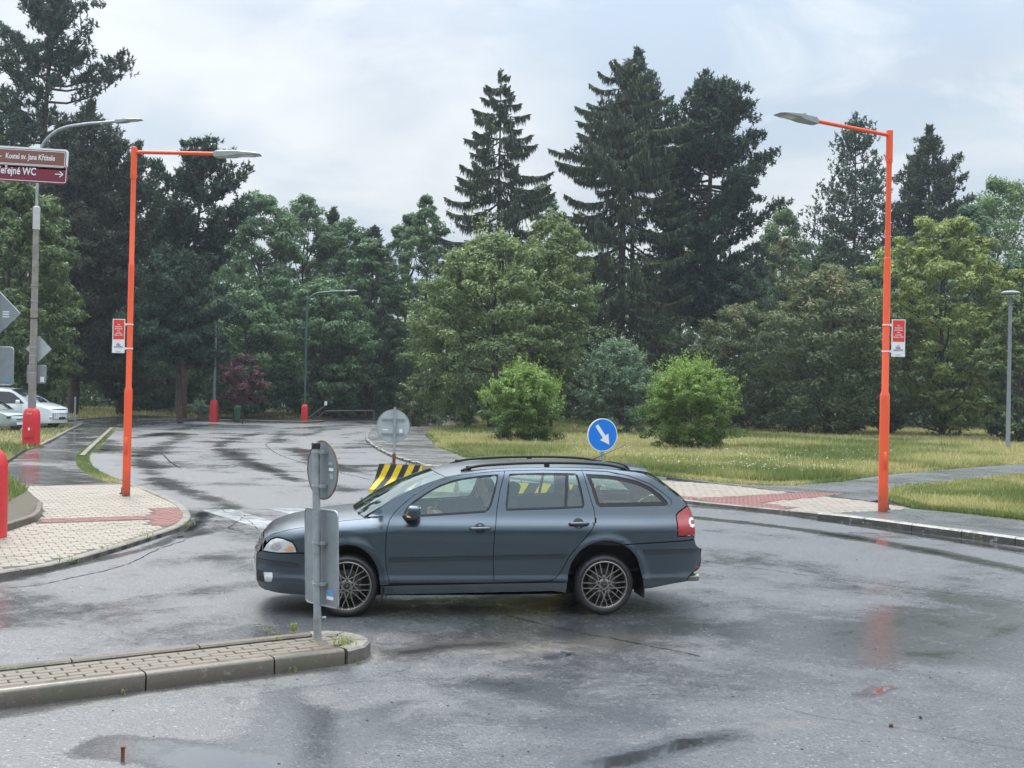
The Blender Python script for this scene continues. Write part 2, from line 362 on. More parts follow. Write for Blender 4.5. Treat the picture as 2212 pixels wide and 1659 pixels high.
# ================================================================== GROUND AND ROADS
def grid_xy(xs, ys):
    X, Y = np.meshgrid(xs, ys); n = len(xs); m = len(ys)
    idx = np.arange(n * m).reshape(m, n); Fc = np.stack([idx[:-1, :-1], idx[:-1, 1:], idx[1:, 1:], idx[1:, :-1]], -1).reshape(-1, 4)
    return X.ravel(), Y.ravel(), Fc
def px2w(pts, z=0.): return [at(p[0], p[1], z)[:2] for p in pts]
def ground():
    me = mesh_np('ground', [(-1500, -300, -.03), (1500, -300, -.03), (1500, 2500, -.03), (-1500, 2500, -.03)], [(0, 1, 2, 3)])
    t = MT('ground_soil'); n = t.noise(.4, 6, .6)
    t.set(Base_Color=t.ramp(n, [(.3, (.05, .055, .03)), (.6, (.09, .10, .04)), (.8, (.14, .12, .06))]), Roughness=.9)
    obj('ground', me, t.m, kind='structure')
ground()
def seg_dist(X, Y, pl):
    d = np.full(X.shape, 1e9)
    for a, b in zip(pl[:-1], pl[1:]):
        a = np.array(a[:2]); b = np.array(b[:2]); ab = b - a; L2 = (ab ** 2).sum() + 1e-9
        t = np.clip(((X - a[0]) * ab[0] + (Y - a[1]) * ab[1]) / L2, 0, 1)
        d = np.minimum(d, np.hypot(X - a[0] - t * ab[0], Y - a[1] - t * ab[1]))
    return d
def road():
    xs = np.concatenate([np.arange(-45, -22, 1.), np.arange(-22, -6, .25), np.arange(-6, 9, .10), np.arange(9, 16, .25), np.arange(16, 46, 1.)])
    ys = np.concatenate([np.arange(-25, 4, 1.), np.arange(4, 28, .10), np.arange(28, 60, .25), np.arange(60, 104, 1.)])
    X, Y, Fc = grid_xy(xs, ys)
    wet = np.zeros(len(X)); dirt = np.zeros(len(X)); crack = np.zeros(len(X))
    wob = (fbm(X, Y, 1.6, 3) - .5) * 1.0
    def stroke(arr, pts, w, amp, soft=.5, pix=True, wv=.5):
        pl = px2w(catmull(pts, 4)) if pix else pts
        d = seg_dist(X, Y, pl) + wob * w * wv
        arr += amp * np.clip((w - d) / (w * soft) , 0, 1)
    # water lying in the bend
    stroke(wet, [(300, 985), (345, 1035), (400, 1060), (450, 1078), (500, 1096)], .55, .26, .95)
    stroke(wet, [(215, 975), (240, 952), (300, 945), (370, 935)], .9, .20, .95)
    stroke(wet, [(300, 985), (330, 975), (380, 950), (400, 935)], .7, .18, .95)
    stroke(wet, [(330, 940), (440, 918), (560, 912), (700, 905)], 1.0, .14, 1.)
    stroke(wet, [(620, 925), (600, 945), (640, 975), (720, 1010)], .7, .16, .9)
    stroke(wet, [(500, 975), (560, 1005), (640, 1040)], .35, .22, .9)
    stroke(wet, [(640, 925), (720, 920), (800, 916)], .9, .20, .9)
    # puddles in front of the car and in the foreground
    stroke(wet, [(870, 1410), (960, 1398), (1080, 1390)], .20, .32, .9)
    stroke(wet, [(1190, 1418), (1235, 1412)], .05, .7, .6)
    stroke(wet, [(1270, 1658), (1380, 1634), (1480, 1606), (1590, 1588)], .19, .42, .7)
    stroke(wet, [(240, 1612), (340, 1622), (430, 1640), (520, 1665)], .30, .42, .5)
    stroke(wet, [(600, 1500), (720, 1560), (860, 1520)], .22, .18, .9)
    stroke(wet, [(0, 1545), (250, 1500), (500, 1466), (700, 1446)], .18, .25, .9)
    stroke(wet, [(1960, 1413), (2040, 1412), (2110, 1385), (2212, 1350)], .16, .18, 1.)
    stroke(wet, [(1860, 1503), (1920, 1485)], .07, .45, .8)
    # tracks along the right-hand road
    stroke(wet, [(1500, 1118), (1700, 1140), (1950, 1180), (2250, 1240)], .36, .40, .8)
    stroke(wet, [(1500, 1094), (1700, 1112), (1950, 1150), (2250, 1196)], .28, .34, .8)
    stroke(wet, [(1450, 1085), (1600, 1098), (1800, 1128), (2000, 1158), (2250, 1203)], .2, .18, .8)
    # gutter by the left pavement
    stroke(wet, [(0, 1255), (200, 1212), (330, 1180), (420, 1135), (440, 1108)], .16, .35, .7)
    stroke(wet, [(400, 1160), (440, 1150)], .2, .3, .7)
    stroke(wet, [(560, 935), (470, 965), (560, 1010), (760, 1060)], .5, .16, .9)
    stroke(wet, [(700, 928), (640, 955), (700, 1000), (860, 1040)], .4, .14, .9)
    stroke(wet, [(1500, 1180), (1800, 1230), (2250, 1330)], .5, .07, .9)
    stroke(wet, [(1100, 1480), (1250, 1530), (1400, 1555)], .25, .13, .9)
    stroke(wet, [(1540, 1200), (1600, 1210), (1900, 1260)], .22, .08, .9)
    stroke(wet, [(0, 1330), (300, 1300), (560, 1260)], .35, .08, .9)
    stroke(dirt, [(860, 1380), (1100, 1390), (1500, 1400)], .5, .3, .9)
    wet += .29 + (fbm(X, Y, 3.2, 21) - .5) * .42 + (fbm(X, Y, .9, 22) - .5) * .26 + .05 * np.clip((15 - Y) / 3, 0, 1) + .15 * np.exp(-(((X - .6) / 3.0) ** 2 + ((Y - 9.9) / 1.5) ** 2)) + .13 * np.exp(-(((X + 1.45) / .45) ** 2 + ((Y - 7.2) / 1.4) ** 2))  # wet also raised by car and post: their shadow and reflection put in
    # dryer, rougher strips
    stroke(wet, [(640, 965), (700, 940), (800, 925)], 1.3, -.16, .8)
    # silt and damaged surface
    stroke(dirt, [(1100, 1412), (1200, 1400), (1330, 1378), (1400, 1372)], .35, .7, .8)
    stroke(dirt, [(870, 1412), (960, 1398), (1080, 1390)], .26, .8, .5)
    stroke(dirt, [(1560, 1600), (1660, 1570), (1740, 1565)], .18, .55, .8)
    stroke(dirt, [(20, 1540), (300, 1500), (737, 1440), (820, 1410)], .12, .7, .7)
    stroke(dirt, [(600, 1185), (680, 1150), (560, 1200)], .4, .45, .9)
    stroke(dirt, [(440, 1070), (500, 1090)], .4, .4, .9)
    for p, w in ([(960, 1290), (1130, 1340), (1290, 1372), (1510, 1418)], .018), ([(1530, 1215), (1750, 1245), (2212, 1302)], .02), \
                ([(460, 1105), (520, 1112), (500, 1140), (560, 1160)], .03), ([(655, 940), (575, 958), (590, 975), (680, 1010), (800, 1040)], .03), \
                ([(0, 1270), (100, 1258), (250, 1222), (330, 1190)], .025), ([(880, 975), (1000, 1003)], .03), ([(440, 1098), (560, 1100), (760, 1108)], .03), \
                ([(1180, 1402), (1250, 1415), (1160, 1420)], .02), ([(1700, 1540), (1850, 1560), (2212, 1615)], .0):
        if w: stroke(crack, p, w * 2.2, 1.0, .6, wv=.6)
    me = mesh_np('road', np.stack([X, Y, np.zeros(len(X))], 1), Fc, attrs={'wet': wet, 'dirt': dirt, 'crack': crack})
    obj('road', me, M['asphalt'], kind='structure')
road()
def slab(name, poly, z, matl, parent=None, z0=-.03, **kw):
    """closed polygon (world xy) raised as a slab with sides"""
    n = len(poly); P = [Vector((p[0], p[1])) for p in poly]
    vo, ed, fa, *_ = delaunay_2d_cdt(P, [(i, (i + 1) % n) for i in range(n)], [], 0, 1e-5)
    V = [(v.x, v.y, z) for v in vo]; cen = [sum((np.array(vo[i]) for i in f), np.zeros(2)) / len(f) for f in fa]
    keep = inside(cen, poly); fs = [tuple(f) for f, k in zip(fa, keep) if k]
    b = MB(); b.add(V, fs); s = [(p[0], p[1], z) for p in poly] + [(p[0], p[1], z0) for p in poly]
    b.add(s, [(i, n + i, n + (i + 1) % n, (i + 1) % n) for i in range(n)])
    o = b.obj(name, matl, parent, **kw)
    return o
ZP = .06
LP = catmull([(-60, 1254), (0, 1238), (110, 1221), (230, 1189), (330, 1158), (390, 1137), (412, 1118), (404, 1100), (380, 1082), (330, 1060), (292, 1047), (262, 1041)], 4)
LPB = [(262, 1041), (45, 1050), (65, 1068), (88, 1098), (86, 1112), (60, 1128), (0, 1145), (-60, 1152)]
lp_poly = px2w(list(LP)[:-1] + LPB, ZP)
left_pav = slab('left_pavement', lp_poly, ZP - .008, M['joint'], kind='structure')
# asphalt footpath running up the left side
fp = [(-60, 1152), (-60, 1045), (10, 1030), (20, 1000), (50, 975), (100, 965), (160, 922), (190, 908), (300, 899), (420, 903), (560, 905), (640, 907)]
fpoly = px2w([(45, 1050.5), (20, 1035), (12, 1005), (60, 972), (110, 955), (172, 917), (185, 905), (300, 900), (420, 902), (560, 903), (560, 909), (420, 908), (320, 915), (262, 921), (247, 924), (205, 960), (180, 985), (190, 1010), (262, 1041)], ZP)
slab('footpath', fpoly, ZP - .004, M['path_wet'], kind='structure')
# verge strips
def inset_line(pl, w):
    """offset an open world polyline sideways by w (left positive)"""
    out = []
    P = [np.array(p[:2], float) for p in pl]
    for i, p in enumerate(P):
        t = P[min(i + 1, len(P) - 1)] - P[max(i - 1, 0)]; t /= np.linalg.norm(t) + 1e-9
        out.append(p + np.array([-t[1], t[0]]) * w)
    return out
def stones_along(pl, L, w, z0, z1, gap=.012, jit=.0, bevel=.015, side=1, top_only=None):
    """kerb stones along a world polyline -> list of meshes-data (verts, faces) in world space"""
    P = [np.array(p[:2], float) for p in pl]; seg = [np.linalg.norm(b - a) for a, b in zip(P[:-1], P[1:])]; cum = np.concatenate([[0], np.cumsum(seg)])
    def pos(s):
        s = min(max(s, 0), cum[-1]); i = min(int(np.searchsorted(cum, s, 'right') - 1), len(seg) - 1); t = (s - cum[i]) / (seg[i] + 1e-9)
        d = P[i + 1] - P[i]; d = d / (np.linalg.norm(d) + 1e-9); return P[i] + (P[i + 1] - P[i]) * t, d
    out = []; s = 0
    while s < cum[-1] - .05:
        l = L * (1 + (rnd.random() - .5) * jit); e = min(s + l, cum[-1]); k = max(2, int(math.ceil((e - s) / .25)) + 1)
        zt = z1 + (rnd.random() - .5) * jit * .05; ww = w * (1 + (rnd.random() - .5) * jit * .6)
        sec = [(0, z0), (0, zt - bevel), (bevel, zt), (ww - bevel, zt), (ww, zt - bevel), (ww, z0)]
        vs = []
        for i in range(k):
            p, d = pos(s + gap / 2 + (e - s - gap) * i / (k - 1)); n = np.array([-d[1], d[0]]) * side
            vs += [(p[0] + n[0] * a, p[1] + n[1] * a, b) for a, b in sec]
        q = len(sec); fs = [(i * q + j, i * q + j + 1, (i + 1) * q + j + 1, (i + 1) * q + j) for i in range(k - 1) for j in range(q - 1)]
        fs += [tuple(range(q)), tuple(reversed(range((k - 1) * q, k * q)))]
        out.append((vs, fs)); s = e
    return out
def kerb(name, pl, matl, L=1., w=.15, z0=-.04, z1=.10, jit=.0, side=1, piece='kerb_stone', gap=.012, bevel=.015, limit=300):
    st = stones_along(pl, L, w, z0, z1, gap, jit, bevel, side)
    root = bpy.data.objects.new(name, None); COL.objects.link(root); props(root, kind='structure')
    for vs, fs in st[:limit]:
        b = MB(); b.add(vs, fs); b.obj(piece, matl, root)
    return root
LPw = px2w(LP, ZP)
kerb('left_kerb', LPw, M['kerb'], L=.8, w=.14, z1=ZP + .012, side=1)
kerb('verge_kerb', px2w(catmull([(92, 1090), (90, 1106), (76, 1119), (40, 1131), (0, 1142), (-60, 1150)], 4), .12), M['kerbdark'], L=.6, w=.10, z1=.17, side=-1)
# running-bond pavers cut to a polygon
def pavers(root, poly, ang, org, z, matl, n_parts=300, sx=.2, sy=.1, g=.009, cut=(), name='paver', redp=(), redmat=None, cam_sort=True, bev=.006, stuffname='paver_field', jz=.004, row_shift=.5):
    ca, sa = math.cos(ang), math.sin(ang); P = np.array(poly) - np.array(org)[:2]
    U = P[:, 0] * ca + P[:, 1] * sa; Vv = -P[:, 0] * sa + P[:, 1] * ca
    i0, i1 = int(U.min() / sx) - 2, int(U.max() / sx) + 2; j0, j1 = int(Vv.min() / sy) - 1, int(Vv.max() / sy) + 1
    I, J = np.meshgrid(np.arange(i0, i1 + 1), np.arange(j0, j1 + 1)); I = I.ravel(); J = J.ravel()
    u = (I + (J % 2) * row_shift + .5) * sx; v = (J + .5) * sy
    cx = org[0] + u * ca - v * sa; cy = org[1] + u * sa + v * ca; C = np.stack([cx, cy], 1)
    ok = inside(C, poly)
    for c in cut: ok &= ~inside(C, c)
    # all four corners inside as well, else clip away
    allin = ok.copy()
    for a, b in ((-.42, -.4), (.42, -.4), (.42, .4), (-.42, .4)):
        q = C + np.array([a * sx * ca - b * sy * sa, a * sx * sa + b * sy * ca]); allin &= inside(q, poly)
        for c in cut: allin &= ~inside(q, c)
    # half stones where the full one does not fit
    cen = []; half = []
    for k in np.nonzero(ok & allin)[0]: cen.append(C[k]); half.append(sx)
    for s_ in (-.25, .25):
        q0 = C + np.array([s_ * sx * ca, s_ * sx * sa]); good = ~allin
        for a, b in ((-.2, -.4), (.2, -.4), (.2, .4), (-.2, .4)):
            q = q0 + np.array([a * sx * ca - b * sy * sa, a * sx * sa + b * sy * ca]); good &= inside(q, poly)
            for c in cut: good &= ~inside(q, c)
        for k in np.nonzero(good)[0]: cen.append(q0[k]); half.append(sx * .5)
    cen = np.array(cen); half = np.array(half)
    if len(cen) == 0: return
    isred = np.zeros(len(cen), bool)
    for c in redp: isred |= inside(cen, c)
    infr = np.abs(cen[:, 0] / np.maximum(cen[:, 1], .1)) < .47
    order = np.argsort(np.hypot(cen[:, 0], cen[:, 1]) + 100 * ~infr); n_parts = min(n_parts, len(order))
    def unit(l):
        hx, hy = (l - g) / 2, (sy - g) / 2; b_ = bev; t = MB()
        vs = [(-hx, -hy, -.05), (hx, -hy, -.05), (hx, hy, -.05), (-hx, hy, -.05), (-hx, -hy, -b_), (hx, -hy, -b_), (hx, hy, -b_), (-hx, hy, -b_),
              (-hx + b_, -hy + b_, 0), (hx - b_, -hy + b_, 0), (hx - b_, hy - b_, 0), (-hx + b_, hy - b_, 0)]
        fs = [(0, 1, 5, 4), (1, 2, 6, 5), (2, 3, 7, 6), (3, 0, 4, 7), (4, 5, 9, 8), (5, 6, 10, 9), (6, 7, 11, 10), (7, 4, 8, 11), (8, 9, 10, 11)]
        return vs, fs
    cache = {}
    for k in order[:n_parts]:
        key = (round(float(half[k]), 3), bool(isred[k]))
        if key not in cache:
            vs, fs = unit(half[k]); me = bpy.data.meshes.new(name); me.from_pydata(vs, [], fs); me.update(); me.materials.append(redmat if isred[k] else matl); cache[key] = me
        o = bpy.data.objects.new(name, cache[key]); COL.objects.link(o); o.parent = root
        o.location = (cen[k][0], cen[k][1], z + rnd.uniform(-jz, jz)); o.rotation_euler = (rnd.uniform(-.012, .012), rnd.uniform(-.012, .012), ang + rnd.uniform(-.01, .01))
    rest = order[n_parts:]
    for flag, mm in ((False, matl), (True, redmat)):
        rk = np.array([k for k in rest if bool(isred[k]) == flag], int)
        if len(rk) == 0: continue
        VV = []; FF = []; TT = []; base = 0
        for l in np.unique(half[rk]):
            ks = rk[half[rk] == l]; vs, fs = unit(l); vs = np.array(vs); fs = np.array(fs)
            X = cen[ks][:, None, 0] + vs[None, :, 0] * ca - vs[None, :, 1] * sa; Y = cen[ks][:, None, 1] + vs[None, :, 0] * sa + vs[None, :, 1] * ca
            Z = z + vs[None, :, 2] + R.uniform(-jz, jz, (len(ks), 1)); VV.append(np.stack([X, Y, Z], -1).reshape(-1, 3))
            FF.append((fs[None] + (np.arange(len(ks)) * len(vs))[:, None, None] + base).reshape(-1, 4)); TT.append(np.repeat(R.random(len(ks)), len(vs))); base += len(ks) * len(vs)
        me = mesh_np(stuffname, np.concatenate(VV), np.concatenate(FF), attrs={'tint': np.concatenate(TT)})
        obj(stuffname if not flag else 'tactile_' + stuffname, me, mm, root, kind='stuff')
strip = px2w([(85, 1121), (330, 1113), (332, 1103), (322, 1098), (385, 1096), (402, 1112), (392, 1127), (360, 1136), (322, 1133), (330, 1121), (88, 1129)], ZP)
inner_l = px2w(list(catmull([(-60, 1247), (0, 1231), (110, 1213), (228, 1183), (325, 1153), (382, 1133), (402, 1117), (396, 1101), (372, 1084), (326, 1063), (288, 1050), (262, 1044)], 4))[:-1] + LPB[1:], ZP)
_d = at(330, 1113, ZP) - at(85, 1121, ZP); SA = math.atan2(_d[1], _d[0])
slab('tactile_bed', strip, ZP - .004, M['jointred'], left_pav, z0=ZP - .03)
pavers(left_pav, inner_l, SA, at(85, 1121, ZP), ZP, M['beige'], n_parts=180, cut=[strip], sy=.165, sx=.2, g=.010)
pavers(left_pav, strip, SA, at(85, 1121, ZP), ZP + .001, M['redpaver'], n_parts=120, sy=.1, sx=.1, g=.012, name='tactile_paver', stuffname='tactile_field')
# grass verge at far left and its soil patch
vl = px2w([(-200, 1150), (0, 1143), (40, 1132), (76, 1120), (89, 1106), (88, 1090), (60, 1062), (40, 1048), (12, 1030), (5, 1005), (50, 975), (70, 970), (110, 953), (168, 918), (120, 912), (-200, 940)], ZP)
slab('left_verge', vl, .09, M['soil'], kind='structure')
kerb('parking_kerb', px2w([(90, 962), (150, 930), (182, 914)], .1), M['kerb'], L=1., w=.12, z1=.13)
kerb('traffic_strip_kerb', px2w([(183, 984), (205, 962), (228, 940), (245, 924)], .1), M['kerb'], L=1., w=.16, z1=.12)
bend = px2w(catmull([(196, 1016), (182, 1000), (180, 986), (192, 972), (210, 956), (240, 928)], 3), .05) 
# far side
far_g = px2w([(120, 912), (185, 906), (300, 899), (420, 903), (560, 905), (640, 908), (720, 907), (800, 901), (860, 893), (915, 888)], .05)
slab('far_verge', [(-200, 60)] + [tuple(p) for p in far_g] + [(8, 260), (-200, 260)], .10, M['soil'], kind='structure')
kerb('far_kerb', px2w([(300, 909), (420, 908), (560, 911), (660, 913), (700, 911)], .05), M['kerb'], L=1., w=.25, z1=.15)
# pavement in the middle between bend and lawn
mid_edge = catmull([(915, 890), (850, 905), (808, 925), (795, 945), (812, 962), (850, 982), (900, 998), (960, 1012), (1060, 1026), (1250, 1046), (1430, 1066)], 4)
lawn_edge = catmull([(915, 897), (905, 915), (920, 938), (950, 965), (1010, 985), (1100, 1000), (1250, 1012), (1400, 1022), (1440, 1030)], 4)
mp = px2w(list(mid_edge) + [(1440, 1040)] + list(reversed(list(lawn_edge))), .05)
slab('middle_pavement', mp, .05, M['path'], kind='structure')
kerb('middle_kerb', px2w(list(mid_edge)[8:30], .06), M['kerblight'], L=.32, w=.13, z1=.085, jit=.5, side=-1, gap=.03)
# right-hand paving, footpath and pavement
rk_pts = [(1380, 1068), (1500, 1083), (1640, 1096), (1760, 1109)]
RPp = px2w([(1380, 1066), (1500, 1083), (1640, 1096), (1765, 1109), (1870, 1106), (1985, 1098), (1880, 1083), (1700, 1062), (1560, 1046), (1440, 1038), (1400, 1036)], .07)
right_pav = slab('right_pavement', RPp, .062, M['joint'], kind='structure')
red_r = [px2w([(1490, 1076), (1600, 1072), (1740, 1062), (1830, 1066), (1700, 1080), (1640, 1086), (1720, 1096), (1690, 1100), (1560, 1088)], .07), px2w([(1380, 1062), (1500, 1074), (1500, 1082), (1380, 1068)], .07)]
for rp_ in red_r: slab('tactile_bed', rp_, .066, M['jointred'], right_pav, z0=.03)
pavers(right_pav, RPp, math.radians(-38), at(1760, 1109, .07), .07, M['beige'], n_parts=0, cut=red_r, sy=.165, sx=.2, g=.012)
for rp_ in red_r: pavers(right_pav, rp_, math.radians(-38), at(1760, 1109, .07), .071, M['redpaver'], n_parts=0, sy=.1, sx=.1, g=.012, stuffname='tactile_field')
pathR = px2w([(1440, 1031), (1560, 1046), (1700, 1062), (1880, 1083), (1900, 1080), (1925, 1064), (1940, 1058), (2050, 1048), (2212, 1030), (2320, 1018), (2320, 992), (2212, 1000), (2050, 1012), (1900, 1025), (1800, 1040), (1700, 1047), (1640, 1048)], .06)
slab('park_path', pathR, .066, M['path'], kind='structure')
swR = px2w([(1765, 1109), (1870, 1106), (1985, 1098), (2090, 1108), (2212, 1122), (2320, 1134), (2360, 1185), (2212, 1165), (2100, 1150), (2000, 1137), (1900, 1124), (1820, 1114)], .10)
slab('right_footway', swR, .10, M['path'], kind='structure')
kr = px2w([(1380, 1068), (1500, 1084), (1640, 1098), (1770, 1110)], .06)
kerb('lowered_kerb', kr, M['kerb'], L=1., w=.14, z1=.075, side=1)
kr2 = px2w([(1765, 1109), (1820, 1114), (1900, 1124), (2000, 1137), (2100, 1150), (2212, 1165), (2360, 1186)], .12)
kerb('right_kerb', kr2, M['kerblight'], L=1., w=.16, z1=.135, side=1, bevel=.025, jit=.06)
# lawns
lawnP = [tuple(p) for p in px2w(list(lawn_edge) + [(1560, 1040), (1640, 1046), (1700, 1046), (1800, 1039), (1900, 1024), (2050, 1011), (2212, 999), (2330, 990)], .06)] + [(90, 60), (140, 260), (8, 260)]
slab('lawn', lawnP, .075, M['soil'], kind='structure')
lawn2P = px2w([(1990, 1098), (1950, 1085), (1915, 1074), (1925, 1064), (1940, 1058), (2050, 1048), (2212, 1030), (2340, 1016), (2400, 1060), (2400, 1140), (2212, 1121), (2090, 1107)], .06)
slab('near_lawn', lawn2P, .105, M['soil'], kind='structure')
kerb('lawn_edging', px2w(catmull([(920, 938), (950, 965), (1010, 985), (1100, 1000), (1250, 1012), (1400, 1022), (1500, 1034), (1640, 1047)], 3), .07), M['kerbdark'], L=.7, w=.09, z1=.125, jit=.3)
# bitumen seams and cracks: thin ragged ribbons lying in the road surface
def seams():
    r = np.random.default_rng(15); b = MB()
    for pts, w in (([(940, 1283), (1130, 1338), (1290, 1372), (1400, 1395), (1512, 1418)], .016), ([(1520, 1213), (1750, 1243), (2000, 1275), (2230, 1304)], .016), ([(455, 1104), (525, 1112), (512, 1130), (498, 1143), (560, 1150), (600, 1146)], .022),
                   ([(660, 938), (585, 955), (578, 965), (610, 985), (690, 1010), (800, 1036)], .035), ([(0, 1273), (100, 1260), (250, 1226), (330, 1192), (420, 1160)], .02), ([(878, 973), (1000, 1003)], .035), ([(430, 1099), (560, 1100), (800, 1108)], .03),
                   ([(1640, 1520), (1850, 1560), (2040, 1590), (2230, 1622)], .006), ([(0, 1330), (160, 1322), (330, 1300)], .006), ([(560, 1500), (700, 1478), (900, 1470)], .005), ([(1500, 1300), (1620, 1330), (1800, 1340)], .006), ([(475, 1100), (540, 1125), (560, 1148)], .014)):
        pl = np.array(px2w(catmull(pts, 8))); L = np.concatenate([[0], np.cumsum(np.linalg.norm(np.diff(pl, axis=0), axis=1))]); n = max(8, int(L[-1] / .06)); s = np.linspace(0, L[-1], n); P = np.stack([np.interp(s, L, pl[:, 0]), np.interp(s, L, pl[:, 1])], 1)
        T = np.gradient(P, axis=0); T /= np.linalg.norm(T, axis=1)[:, None]; N = np.stack([-T[:, 1], T[:, 0]], 1); P = P + N * ((fbm(s, s * 0, .5, 5) - .5) * .10 + r.normal(0, .004, n))[:, None]; ww = w * r.uniform(.3, 1.1, n)
        A = P + N * ww[:, None] / 2; B_ = P - N * ww[:, None] / 2; vs = [(*a, .004) for a in A] + [(*q, .004) for q in B_]; b.add(vs, [(n + i, n + i + 1, i + 1, i) for i in range(n - 1)])
    b.obj('road_seams', mat('bitumen', (.012, .012, .013), .25, var=.3, coat=.6), kind='structure')
seams()
# crossing stripes
ax = np.array([1.47, -2.25]); ax /= np.linalg.norm(ax); bx = np.array([-ax[1], ax[0]])
zroot = bpy.data.objects.new('zebra_crossing', None); COL.objects.link(zroot); props(zroot, kind='structure')
for k in range(4):
    c0 = np.array([-5.58, 20.38]) + np.array([1.03, .46]) * 1.08 * k
    q = [c0, c0 + ax * 3.0, c0 + ax * 3.0 + np.array([.5, .27]), c0 + np.array([.46, .33])]
    b = MB(); b.add([(p[0], p[1], .004) for p in q], [(0, 1, 2, 3)]); b.obj('crossing_stripe', M['paint'], zroot)
# ================================================================== TRAFFIC ISLAND
isl_root = bpy.data.objects.new('traffic_island', None); COL.objects.link(isl_root); props(isl_root, kind='structure')
IA = math.radians(33.7); id_ = np.array([math.cos(IA), math.sin(IA)]); in_ = np.array([-id_[1], id_[0]])
io = np.array([-3.48, 7.74]); IW = .80; IL = 2.62
def ipt(u, v): return io + id_ * u + in_ * v
nose = [ipt(IL + math.sin(t) * .36, IW / 2 - math.cos(t) * IW / 2) for t in np.linspace(0, math.pi, 9)]
outl = [ipt(-4, 0)] + nose + [ipt(-4, IW)]
core = [ipt(-4, .14)] + [ipt(IL + math.sin(t) * .22, IW / 2 - math.cos(t) * (IW / 2 - .14)) for t in np.linspace(0, math.pi, 7)] + [ipt(-4, IW - .1)]
slab('island_core', core, .098, M['joint'], isl_root)
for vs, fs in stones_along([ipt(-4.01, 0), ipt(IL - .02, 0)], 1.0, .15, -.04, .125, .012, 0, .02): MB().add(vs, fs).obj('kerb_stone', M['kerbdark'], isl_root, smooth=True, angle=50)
for vs, fs in stones_along(nose, .42, .15, -.04, .125, .012, 0, .02): MB().add(vs, fs).obj('kerb_stone', M['kerb'], isl_root)
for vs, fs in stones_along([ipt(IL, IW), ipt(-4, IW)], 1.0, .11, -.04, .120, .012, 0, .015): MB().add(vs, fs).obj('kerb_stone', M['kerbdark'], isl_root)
cin = [ipt(-4, .155)] + [ipt(IL + math.sin(t) * .20, IW / 2 - math.cos(t) * (IW / 2 - .16)) for t in np.linspace(0, math.pi, 7)] + [ipt(-4, IW - .115)]
pavers(isl_root, cin, IA, ipt(0, .155), .116, M['islpaver'], n_parts=300, sx=.2, sy=.088, g=.011, jz=.003)

# ================================================================== GRASS
def grass(name, polyw, n, hmin, hmax, matl, z=.08, seed=1, wpx=1.1, dry=.5, dmin=8, excl=(), label=None, dry_center=None):
    r = np.random.default_rng(seed); P = np.array(polyw); x0, y0 = P.min(0); x1, y1 = P.max(0); y0 = max(y0, 5)
    # denser near the camera: sample 1/y evenly
    got = []; tot = 0
    while tot < n:
        m = n * 2; y = 1 / r.uniform(1 / min(y1, 150), 1 / y0, m); x = r.uniform(-.55, .55, m) * y
        c = np.stack([x, y], 1); c = c[inside(c, P)]
        for e in excl: c = c[~inside(c, e)]
        got.append(c); tot += len(c)
        if len(c) == 0: return
    C = np.concatenate(got)[:n]; n = len(C); D = np.hypot(C[:, 0], C[:, 1])
    ang = r.uniform(0, 2 * math.pi, n); w = np.maximum(.006, D * wpx / 1120 * .5); patch = fbm(C[:, 0], C[:, 1], 4, seed)
    h = r.uniform(hmin, hmax, n) * (.6 + .8 * patch)
    h *= 1 + .8 * (r.random(n) < .04)
    lean = r.normal(0, .35, (n, 2)) * h[:, None]
    dx, dy = np.cos(ang) * w, np.sin(ang) * w
    b = np.stack([C[:, 0], C[:, 1], np.full(n, z)], 1); V = np.empty((n, 3, 3))
    V[:, 0] = b - np.stack([dx, dy, 0 * dx], 1); V[:, 1] = b + np.stack([dx, dy, 0 * dx], 1)
    V[:, 2] = b + np.stack([lean[:, 0], lean[:, 1], h], 1)
    drym = np.clip((fbm(C[:, 0], C[:, 1], 6, seed + 9) - .5) * 4 + (fbm(C[:, 0], C[:, 1], 1.6, seed + 4) - .5) * 1.5 + dry, 0, 1)
    tint = np.clip(drym * .7 + r.uniform(-.3, .35, n), 0, 1)
    Fc = np.arange(n * 3).reshape(n, 3)
    me = mesh_np(name, V.reshape(-1, 3), Fc, attrs={'tint': np.repeat(tint, 3)})
    return obj(name, me, matl, kind='stuff', label=label)
M['grass'] = leaf_mat('grass_blades', (.12, .17, .045), (.50, .46, .19), .35, (.78, .64, .36))
M['weed'] = leaf_mat('weed_leaves', (.12, .20, .03), (.34, .36, .10), .3)
grass('lawn_grass', [tuple(p) for p in px2w([(925, 935), (955, 963), (1010, 983), (1100, 998), (1250, 1010), (1400, 1020), (1560, 1036), (1640, 1043), (1700, 1043), (1800, 1036), (1900, 1022), (2050, 1009), (2212, 997), (2330, 987)], .06)] + [(80, 60), (90, 140), (2, 140)], 300000, .10, .26, M['grass'], seed=3, dry=.74, wpx=.8, label='tall uncut grass, green and straw coloured, on the big lawn')
grass('near_grass', lawn2P, 60000, .05, .15, M['grass'], z=.10, seed=5, dry=.72, wpx=.8, label='short green and yellow grass beside the footway')
grass('verge_grass', px2w([(-200, 1100), (0, 1100), (30, 1080), (62, 1064), (40, 1048), (12, 1030), (5, 1005), (50, 975), (70, 970), (110, 953), (168, 918), (120, 912), (-200, 940)], ZP), 14000, .05, .16, M['grass'], z=.09, seed=6, dry=.5, label='patchy grass round the red lamp base')
grass('far_grass', [(-60, 62), (-45, 62)] + [tuple(p) for p in px2w([(185, 905), (300, 898), (420, 902), (560, 904), (640, 906), (720, 905), (800, 899)], .05)] + [(-10, 105), (-60, 105)], 16000, .1, .3, M['grass'], z=.1, seed=7, dry=.75, label='dry yellow grass along the far side of the bend')
